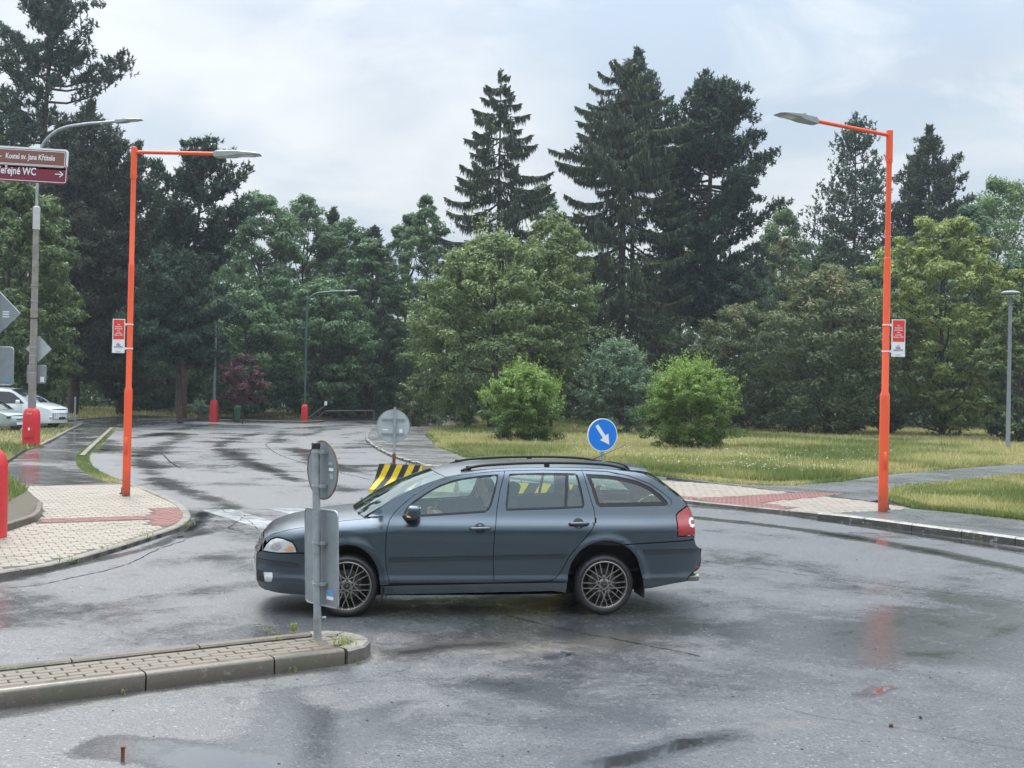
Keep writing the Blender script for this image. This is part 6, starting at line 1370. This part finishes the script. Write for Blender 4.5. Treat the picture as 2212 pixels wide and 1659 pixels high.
    # wheel housings
    for cx, r_ in ((.885, .42), (3.49, .43)):
        for sg in (-1, 1):
            b = MB(); vs = []; nn = 24
            for k in range(nn + 1):
                a_ = math.pi * (-.12 + 1.24 * k / nn); p = (cx + math.cos(a_) * r_, max(.18, .33 + math.sin(a_) * r_)); vs += [(p[0], sg * (B.f(p[0], p[1]) - .03), p[1]), (p[0], sg * .50, p[1])]
            b.add(vs, [(2 * k, 2 * k + 1, 2 * k + 3, 2 * k + 2) for k in range(nn)]); b.add([(cx - .45, sg * .5, .2), (cx + .45, sg * .5, .2), (cx + .45, sg * .5, .8), (cx - .45, sg * .5, .8)], [(0, 1, 2, 3)]); b.obj('wheel_housing', M['rubber'], root)
    for x in (.882, 3.490):
        for sg in (-1, 1): wheel(root, x, sg * .745, .312, .312, .238, .205, 1 if sg < 0 else -1, .27 if x < 2 else .33)
    # mud flaps
    for sg in (-1, 1):
        b = MB(); b.box((1.232, sg * .78, .22), (.012, .16, .13)); b.box((3.905, sg * .77, .235), (.014, .16, .12)); b.obj('mud_flap', M['rubber'], root)
    # door handles: bar over a flat black disc painting the cup's shade
    for x, z in ((2.19, .888), (3.205, .938)):
        for sg in (-1, 1):
            y0 = float(B.f(x, z)); b = MB(); pr = [(.058 * math.cos(t_), .052 * math.sin(t_)) for t_ in np.linspace(0, 2 * math.pi, 25)[:-1]]
            vs = [(x + p[0], sg * (float(B.f(x + p[0], z + p[1])) + .0015), z + p[1]) for p in pr] + [(x, sg * (y0 - .02 + .0215), z)]; b.add(vs, [(k, (k + 1) % 24, 24) for k in range(24)]); b.obj('handle_cup_shade', M['rubber'], root)
            b = MB(); b.tube([(x - .10, sg * (y0 + .004), z - .002), (x - .085, sg * (y0 + .030), z), (x + .02, sg * (y0 + .036), z + .003), (x + .085, sg * (y0 + .030), z + .003), (x + .105, sg * (y0 + .004), z + .001)], [.010, .0155, .0165, .0155, .010], 10); b.obj('door_handle', CP, root, smooth=True)
    b = MB(); z = .972; b.tube([(3.375, -.842 - .035, .945), (3.375, -.845 - .035, 1.0)], .009, 8); b.obj('fuel_flap_hinge', M['rubber'], root)
    # mirrors
    for sg in (-1, 1):
        yb = float(B.f(1.46, 1.0)); b = MB(); b.rbox((1.525, sg * (yb + .135), 1.058), (.13, .215, .132), .040, M=Matrix.Rotation(sg * .15, 3, 'Z')); mo = b.obj('mirror_housing', CP, root, smooth=True, angle=60)
        b = MB(); b.rbox((1.52, sg * (yb + .11), 1.0), (.10, .18, .035), .016); b.tube([(1.44, sg * (yb - .02), .995), (1.50, sg * (yb + .08), 1.0)], .035, 10); b.obj('mirror_foot', M['cardark'], mo, smooth=True, angle=60)
        b = MB(); b.rbox((1.470, sg * (yb + .19), 1.018), (.05, .09, .018), .008, nu=12, nv=6); b.obj('mirror_indicator', M['amber'], mo)
        b = MB(); b.rbox((1.585, sg * (yb + .135), 1.06), (.008, .17, .095), .003, M=Matrix.Rotation(sg * .15, 3, 'Z')); b.obj('mirror_glass', M['chrome'], mo)
    # roof rails
    for sg in (-1, 1):
        y0 = .545; rail = catmull([(2.02, sg * (y0 + .015), 1.445), (2.13, sg * y0, 1.478), (2.29, sg * y0, 1.502), (2.692, sg * y0, 1.528), (3.18, sg * y0, 1.535), (3.511, sg * y0, 1.524), (3.68, sg * y0, 1.500), (3.80, sg * (y0 + .01), 1.464)], 5)
        b = MB(); n = len(rail); b.tube(rail, [.011 + .005 * min(1, min(i, n - 1 - i) / 4) for i in range(n)], 10); ro = b.obj('roof_rail', M['rubber'], root, smooth=True)
        b = MB()
        for xx, zz, h in ((2.10, 1.465, .05), (2.92, 1.515, .05), (3.74, 1.475, .05)): b.box((xx, sg * y0, zz), (.055, .02, h))
        b.obj('rail_foot', M['rubber'], ro)
    b = MB(); vs = []
    for x_, z_, hw in ((3.80, 1.492, .60), (3.90, 1.487, .60), (3.99, 1.474, .585), (4.005, 1.466, .58), (3.99, 1.447, .58), (3.86, 1.448, .60)):
        for v in np.linspace(-1, 1, 13): vs.append((x_ + .03 * (1 - v * v), v * hw, z_ + .012 * (1 - v ** 4) - (.022 * abs(v) ** 6)))
    n = 13; b.add(vs, [(i * n + k, i * n + k + 1, (i + 1) * n + k + 1, (i + 1) * n + k) for i in range(5) for k in range(12)] + [tuple(i * n for i in range(6)), tuple(i * n + 12 for i in reversed(range(6)))]); b.obj('spoiler', CP, root, smooth=True, angle=50)
    b = MB(); b.lathe([(.022, 0), (.016, .03), (.004, .04)], 10, None, (3.55, .1, 1.51)); b.tube([(3.55, .1, 1.53), (3.93, .1, 1.70)], [.004, .0025], 6); b.obj('antenna', M['rubber'], root)
    b = MB()
    for y_ in (-.55, .05): b.tube([(1.0, y_, 1.0), (1.03, y_ + .3, 1.045), (1.04, y_ + .5, 1.05)], .012, 6)
    b.box((1.02, 0, 1.0), (.08, 1.1, .02)); b.obj('wiper', M['rubber'], root)
    b = MB(); b.tube([(4.44, 0.0, 1.13), (4.50, 0, 1.145)], .018, 8); b.tube([(4.50, 0, 1.145), (4.44, .25, 1.16)], .010, 6); b.obj('rear_wiper', M['rubber'], root)
    for dy in (-.60, -.50):
        b = MB(); b.lathe([(.030, 0), (.041, .02), (.041, .16), (.036, .165), (.032, .10), (.001, .09)], 20, Matrix.Rotation(math.pi / 2, 3, 'Y'), (4.40, dy, .345), cap=False); b.obj('exhaust_tip', M['exhaust'], root, smooth=True, angle=40)
    # cabin
    b = MB(); b.add([(1.1, -.78, .34), (4.2, -.74, .45), (4.2, .74, .45), (1.1, .78, .34)], [(0, 1, 2, 3)]); b.rbox((1.35, 0, .88), (.5, 1.4, .18), .07); b.obj('dashboard', M['cabin'], root, smooth=True, angle=50)
    B.side('door_card', [(1.36, .36), (1.42, .98), (2.2, 1.02), (3.3, 1.07), (4.15, 1.09), (4.15, .7), (3.2, .72), (2.95, .36)], M['cabin'], root, off=-.06, rim=0, step=.1)
    for y_ in (-.37, .37):
        Rt = Matrix.Rotation(math.radians(20), 3, 'Y'); st = None
        b = MB(); b.rbox((2.12, y_, .55), (.52, .50, .16), .06); b.rbox((2.48, y_, .86), (.14, .48, .62), .06, M=Rt); st = b.obj('front_seat', M['cabin'], root, smooth=True, angle=60)
        b = MB(); b.rbox((2.60, y_, 1.235), (.10, .26, .17), .045, M=Rt); b.tube([(2.57, y_ - .06, 1.1), (2.60, y_ - .06, 1.2)], .008, 6); b.tube([(2.57, y_ + .06, 1.1), (2.60, y_ + .06, 1.2)], .008, 6); b.obj('headrest', M['cabin'], st, smooth=True, angle=60)
    b = MB(); b.rbox((3.02, 0, .58), (.50, 1.25, .18), .06); b.rbox((3.38, 0, .86), (.14, 1.25, .52), .06, M=Matrix.Rotation(math.radians(22), 3, 'Y')); st = b.obj('rear_seat', M['cabin'], root, smooth=True, angle=60)
    for y_ in (-.42, 0, .42): b = MB(); b.rbox((3.50, y_, 1.15), (.09, .24, .13), .04, M=Matrix.Rotation(math.radians(20), 3, 'Y')); b.obj('headrest', M['cabin'], st, smooth=True, angle=60)
    b = MB(); b.rbox((3.85, 0, 1.02), (.55, 1.2, .03), .012); b.obj('luggage_cover', M['cabin'], root)
    B.bridge('roof_lining', [(1.95, 1.395), (2.4, 1.44), (3.3, 1.455), (3.9, 1.425)], M['cabinlight'], root, bow=(0, .03), n=9, inset=.03)
    b = MB(); Rw = Matrix.Rotation(math.radians(-66), 3, 'Y'); P = [Rw @ Vector((.185 * math.cos(t_), .185 * math.sin(t_), 0)) + Vector((1.72, -.37, .93)) for t_ in np.linspace(0, 2 * math.pi, 29)]; b.tube(P, .014, 8, cap=False)
    for t_ in (0, 2.1, 4.2): b.tube([Rw @ Vector((.18 * math.cos(t_), .18 * math.sin(t_), 0)) + Vector((1.72, -.37, .93)), (1.70, -.37, .92)], .014, 6)
    b.tube([(1.72, -.37, .93), (1.45, -.37, .82)], .03, 8); b.obj('steering_wheel', M['rubber'], root, smooth=True)
    return root, a, B
CAR, CARA, CARB = estate_car()
def skin_mesh(name, nodes, edges, levels=2):
    """nodes: (pos, radius or (rx,ry)); grown with a Skin modifier and baked to a mesh"""
    me = bpy.data.meshes.new(name); me.from_pydata([n[0] for n in nodes], edges, []); me.update(); o = bpy.data.objects.new(name, me); COL.objects.link(o)
    m1 = o.modifiers.new('skin', 'SKIN'); m1.use_smooth_shade = True
    for i, n in enumerate(nodes):
        r_ = n[1] if isinstance(n[1], tuple) else (n[1], n[1]); me.skin_vertices[0].data[i].radius = r_; me.skin_vertices[0].data[i].use_root = (i == 0)
    m2 = o.modifiers.new('sub', 'SUBSURF'); m2.levels = levels; m2.render_levels = levels
    dg = bpy.context.evaluated_depsgraph_get(); me2 = bpy.data.meshes.new_from_object(o.evaluated_get(dg)); bpy.data.objects.remove(o); me2.name = name
    me2.polygons.foreach_set('use_smooth', np.ones(len(me2.polygons), bool)); return me2
def driver():
    ca, sa = math.cos(CARA), math.sin(CARA); t = thing('person', 'dark haired driver behind the wheel of the estate car', 'person', (-2.589, 11.772, 0), CARA)
    skin = mat('skin', (.42, .24, .17), .5); shirt = mat('dark_shirt', (.05, .055, .07), .85); hair = mat('dark_hair', (.02, .015, .012), .6); Y = -.37
    L, Rr = -.18, .18
    N = [((2.26, Y, .66), .13), ((2.30, Y, .80), .125), ((2.34, Y, .96), .13), ((2.355, Y, 1.06), .085), ((2.34, Y, 1.12), .052), ((2.30, Y, 1.18), .060), ((2.285, Y, 1.245), .085), ((2.285, Y, 1.30), .078), ((2.288, Y, 1.335), .045)]
    E = [(i, i + 1) for i in range(8)]
    for s in (L, Rr):
        k = len(N); N += [((2.34, Y + s * .95, 1.01), .062), ((2.20, Y + s * 1.2, .84), .046), ((2.02, Y + s * 1.15, .84), .036), ((1.84, Y + s * .98, .97), .026), ((1.78, Y + s * .95, .995), .03)]; E += [(2, k), (k, k + 1), (k + 1, k + 2), (k + 2, k + 3), (k + 3, k + 4)]
        for q in range(4):
            k2 = len(N); o = (q - 1.5) * .018; N += [((1.755, Y + s * .95 + o * .4, 1.005 + o), .010), ((1.725, Y + s * .95 + o * .3 , .995 + o), .009), ((1.715, Y + s * .90 + o * .3, .975 + o), .008)]; E += [(k + 4, k2), (k2, k2 + 1), (k2 + 1, k2 + 2)]
        k2 = len(N); N += [((1.785, Y + s * .78, 1.02), .010), ((1.755, Y + s * .74, 1.03), .009)]; E += [(k + 4, k2), (k2, k2 + 1)]
        k2 = len(N); N += [((2.12, Y + s * .55, .66), .085), ((1.86, Y + s * .7, .72), .065), ((1.72, Y + s * .7, .56), .05), ((1.62, Y + s * .7, .42), .042), ((1.52, Y + s * .7, .40), .036)]; E += [(0, k2)] + [(k2 + i, k2 + i + 1) for i in range(4)]
    o = obj('body', skin_mesh('body', N, E), skin, t)
    # face: nose, brow, chin, ear
    b = MB(); b.tube([(2.205, Y, 1.275), (2.180, Y, 1.235), (2.205, Y, 1.222)], [.008, .015, .008], 8); b.rbox((2.212, Y, 1.178), (.04, .06, .035), .015, nu=12, nv=8); b.rbox((2.208, Y, 1.205), (.02, .05, .012), .005, nu=12, nv=6)
    for s in (-1, 1): b.rbox((2.30, Y + s * .082, 1.235), (.035, .016, .06), .007, nu=12, nv=8)
    b.obj('face', skin, o, smooth=True, angle=60)
    b = MB()
    for s in (-1, 1): b.rbox((2.207, Y + s * .03, 1.26), (.014, .026, .012), .005, nu=10, nv=6)
    b.obj('eye', M['rubber'], o)
    me = skin_mesh('hair', [((2.27, Y, 1.315), .07), ((2.32, Y, 1.30), .088), ((2.345, Y, 1.25), .078), ((2.35, Y, 1.19), .05)], [(0, 1), (1, 2), (2, 3)]); obj('hair', me, hair, o)
    me = skin_mesh('shirt', [((2.26, Y, .66), .145), ((2.30, Y, .80), .14), ((2.34, Y, .97), .142), ((2.352, Y, 1.055), .09), ((2.34, Y + L * .98, 1.01), .072), ((2.21, Y + L * 1.2, .85), .058), ((2.12, Y + L * 1.18, .84), .052), ((2.34, Y + Rr * .98, 1.01), .072), ((2.21, Y + Rr * 1.2, .85), .058), ((2.12, Y + Rr * 1.18, .84), .052)], [(0, 1), (1, 2), (2, 3), (2, 4), (4, 5), (5, 6), (2, 7), (7, 8), (8, 9)]); obj('shirt', me, shirt, o)
driver()
# ---------------- parked vehicles at the left edge
def parked_van():
    # nose at upper right, heading right and a little towards the camera
    P = atD(117, 925, 55); root = thing('parked_van', 'white rounded people carrier van parked behind the concrete lamp post', 'van', (P[0] + .25, 55.0, .05), math.radians(180 + -14))
    # local x runs from nose to tail; near side (camera) is local +y after the half turn
    PX = [-.02, .05, .2, .5, 1., 4.6, 5.0, 5.2]; PY = [.62, .74, .86, .95, .98, .98, .95, .85]; SZ = [.2, .35, .6, 1.0, 1.15, 1.8, 1.95]; SY = [-.05, 0, .01, 0, -.03, -.16, -.25]
    def extra(x, z): return -.10 * np.clip((z - (.98 + .22 * np.clip(x, 0, 1))) / .2, 0, 1) ** 2 * (x < 1.1)
    B = Body(PX, PY, SZ, SY, extra, .03); W = M['whitep']; cm = lambda p, n=5: [tuple(q) for q in catmull(p, n)]
    nose = [(.05, .28), (-.01, .5), (.0, .75), (.06, .92), (.2, 1.02), (.55, 1.12), (1.05, 1.24)]; ws = [(1.05, 1.24), (1.45, 1.52), (1.85, 1.74), (2.2, 1.86)]; rf = [(2.2, 1.86), (3.2, 1.93), (4.6, 1.92), (5.1, 1.84)]; tail = [(5.1, 1.84), (5.2, 1.4), (5.22, .8), (5.2, .35)]
    arc = lambda cx: [(cx + .40 * math.cos(t_), .36 + .40 * math.sin(t_)) for t_ in np.linspace(-.2, math.pi + .2, 15)]
    a1 = arc(.98); a2 = arc(4.2); win = [(1.30, 1.20), (1.62, 1.46), (1.98, 1.68), (2.25, 1.76), (4.6, 1.80), (4.9, 1.72), (4.95, 1.20), (3.0, 1.17)]
    out = cm(nose, 4) + cm(ws, 4)[1:] + cm(rf, 3)[1:] + cm(tail, 3)[1:] + [(5.15, .25), (4.65, .25)] + a2[1:-1] + [(3.75, .25), (1.42, .25)] + a1[1:-1] + [(.52, .25)]
    B.side('body_side', out, W, root, holes=[win], rim=.04, step=.07); B.side('side_window', win, mat('van_glass', (.02, .025, .03), .06, coat=1), root, off=-.012, rim=0, step=.12)
    for nm, c, m_, bw in (('bonnet', nose[3:], W, (-.10, .05)), ('front_panel', nose[:4], W, (-.14, .0)), ('windscreen', ws, mat('van_screen', (.02, .027, .03), .05, coat=1), (-.22, .03)), ('roof', rf, W, (0, .05)), ('tailgate', tail, W, (.08, 0))): B.bridge(nm, c, m_, root, bow=bw, power=2.6, n=21)
    for xx in (1.42, 2.55): B.side('door_gap', [(xx, .35), (xx + .012, .35), (xx + .012, 1.18), (xx, 1.18)], M['rubber'], root, off=.002, rim=0)
    b = MB(); b.box((1.86, 0, 1.45), (.02, .02, .02)); 
    b = MB()
    for sg in (-1, 1):
        b.rbox((1.55, sg * 1.10, 1.28), (.14, .22, .2), .06)
    b.obj('mirror', W, root, smooth=True, angle=60)
    gm = mat('van_grille', (.05, .052, .055), .3, metal=.4); fm = M['chrome']
    b = MB()
    for i in range(11):
        for j in range(5):
            yy = (i - 5) * .115; zz = .46 + j * .07; xx = -.145 + (yy / .75) ** 2 * .14 - .0; b.box((xx, yy, zz), (.02, .07, .035), M=Matrix.Rotation(.5, 3, 'X'))
    b.obj('grille_pattern', gm, root); b = MB(); b.rbox((-.16, 0, .52), (.015, .5, .11), .005); b.obj('number_plate', M['blackp'], root)
    b = MB(); 
    for sg in (-1, 1): b.rbox((.02, sg * .66, .56), (.12, .14, .12), .04, M=Matrix.Rotation(sg * .9, 3, 'Z'))
    b.obj('headlamp', M['lampglass'], root)
    for x in (.98, 4.2):
        for sg in (-1, 1): wheel(root, x, sg * .87, .34, .34, .23, .22, 1 if sg < 0 else -1, .3, 'plain')
    B.bridge('underbody', [(.1, .26), (5.1, .26)], M['rubber'], root, bow=(0, 0), n=5, smooth_n=0, inset=.05)
    B.side('inner_skin', [(.1, .3), (.1, .9), (1.2, 1.15), (5.1, 1.15), (5.1, .3), (4.66, .3)] + a2[1:-1] + [(3.74, .3), (1.44, .3)] + a1[1:-1] + [(.5, .3)], M['rubber'], root, off=-.05, rim=0, step=.2)
parked_van()
def parked_small():
    P = atD(33, 934, 50.5); root = thing('parked_car', 'pale green grey small car parked in front of the white van, mostly out of frame', 'car', (P[0], 50.8, .05), math.radians(180 - 18))
    PX = [-.02, .05, .2, .5, 1., 3.4, 3.8, 3.95]; PY = [.50, .62, .74, .80, .83, .83, .78, .66]; SZ = [.2, .35, .6, .88, .95, 1.35, 1.46]; SY = [-.05, 0, .01, 0, -.03, -.17, -.25]
    B = Body(PX, PY, SZ, SY, None, .03); W = paint('pale_green_grey_paint', (.40, .47, .45), .3); cm = lambda p, n=5: [tuple(q) for q in catmull(p, n)]
    nose = [(.05, .25), (-.01, .42), (.0, .58), (.06, .70), (.2, .80), (.55, .90), (.95, .96)]; ws = [(.95, .96), (1.3, 1.2), (1.6, 1.36), (1.8, 1.42)]; rf = [(1.8, 1.42), (2.4, 1.47), (3.2, 1.44), (3.5, 1.36)]; tail = [(3.5, 1.36), (3.8, 1.0), (3.92, .8), (3.9, .35)]
    arc = lambda cx: [(cx + .35 * math.cos(t_), .30 + .35 * math.sin(t_)) for t_ in np.linspace(-.2, math.pi + .2, 15)]
    a1 = arc(.78); a2 = arc(3.2); win = [(1.15, .97), (1.45, 1.18), (1.75, 1.33), (2.4, 1.38), (3.1, 1.34), (3.45, 1.1), (3.4, 1.0)]
    out = cm(nose, 4) + cm(ws, 4)[1:] + cm(rf, 3)[1:] + cm(tail, 3)[1:] + [(3.85, .22), (3.6, .22)] + a2[1:-1] + [(2.82, .22), (1.16, .22)] + a1[1:-1] + [(.4, .22)]
    gl = mat('small_car_glass', (.02, .025, .03), .06, coat=1)
    B.side('body_side', out, W, root, holes=[win], rim=.04, step=.07); B.side('side_window', win, gl, root, off=-.012, rim=0, step=.12)
    for nm, c, m_, bw in (('bonnet', nose[3:], W, (-.08, .04)), ('front_panel', nose[:4], W, (-.12, .0)), ('windscreen', ws, gl, (-.16, .03)), ('roof', rf, W, (0, .04)), ('tailgate', tail, W, (.08, 0))): B.bridge(nm, c, m_, root, bow=bw, power=2.6, n=21)
    b = MB(); b.rbox((-.135, 0, .36), (.015, .52, .11), .005); b.obj('number_plate', M['white'], root)
    b = MB(); b.rbox((-.10, 0, .22), (.1, 1.0, .1), .04); b.rbox((-.10, 0, .55), (.06, .5, .06), .02); b.obj('grille', M['rubber'], root)
    b = MB()
    for sg in (-1, 1): b.rbox((.06, sg * .52, .66), (.2, .26, .14), .05, M=Matrix.Rotation(sg * .6, 3, 'Z'))
    b.obj('headlamp', mat('dark_headlamp', (.10, .11, .11), .1, coat=1), root)
    for x in (.78, 3.2):
        for sg in (-1, 1): wheel(root, x, sg * .73, .29, .29, .19, .18, 1 if sg < 0 else -1, .3, 'plain')
    B.bridge('underbody', [(.1, .24), (3.85, .24)], M['rubber'], root, bow=(0, 0), n=5, smooth_n=0, inset=.05)
    B.side('inner_skin', [(.1, .3), (.1, .6), (1.0, .93), (3.7, .93), (3.8, .3), (3.6, .3)] + a2[1:-1] + [(2.8, .3), (1.18, .3)] + a1[1:-1] + [(.4, .3)], M['rubber'], root, off=-.05, rim=0, step=.2)
parked_small()
# ================================================================== what stands behind the viewer (seen only in wet paint and glass)
def street_trees_behind():
    r = np.random.default_rng(31); C = np.stack([r.uniform(-60, 60, 260), r.uniform(-46, -38, 260), r.uniform(.5, 9, 260)], 1); per = 60; idx = np.repeat(np.arange(len(C)), per); d = unit(r.normal(size=(len(idx), 3))); P = C[idx] + d * r.uniform(1., 3., (len(idx), 1)); P[:, 2] = np.maximum(P[:, 2], .1)
    obj('street_trees', leaves_mesh('street_trees', P, d, .9 * r.uniform(.7, 1.3, len(P)), .3 + r.normal(0, .15, len(P)), r, aspect=.9), M['lf_dark'], kind='stuff', label='row of dark trees across the street behind the viewer')
street_trees_behind()
# ================================================================== damp air
def haze():
    b = MB(); b.box((0, 60, 19.5), (260, 300, 42)); m_ = bpy.data.materials.new('damp_air'); m_.use_nodes = True; nt = m_.node_tree; nt.nodes.remove(nt.nodes['Principled BSDF'])
    v = nt.nodes.new('ShaderNodeVolumePrincipled'); v.inputs['Color'].default_value = (.80, .88, .97, 1); v.inputs['Density'].default_value = .00042; v.inputs['Anisotropy'].default_value = .3
    nt.links.new(v.outputs[0], nt.nodes['Material Output'].inputs['Volume']); b.obj('haze', m_, kind='stuff', label='thin damp air after rain')
haze()
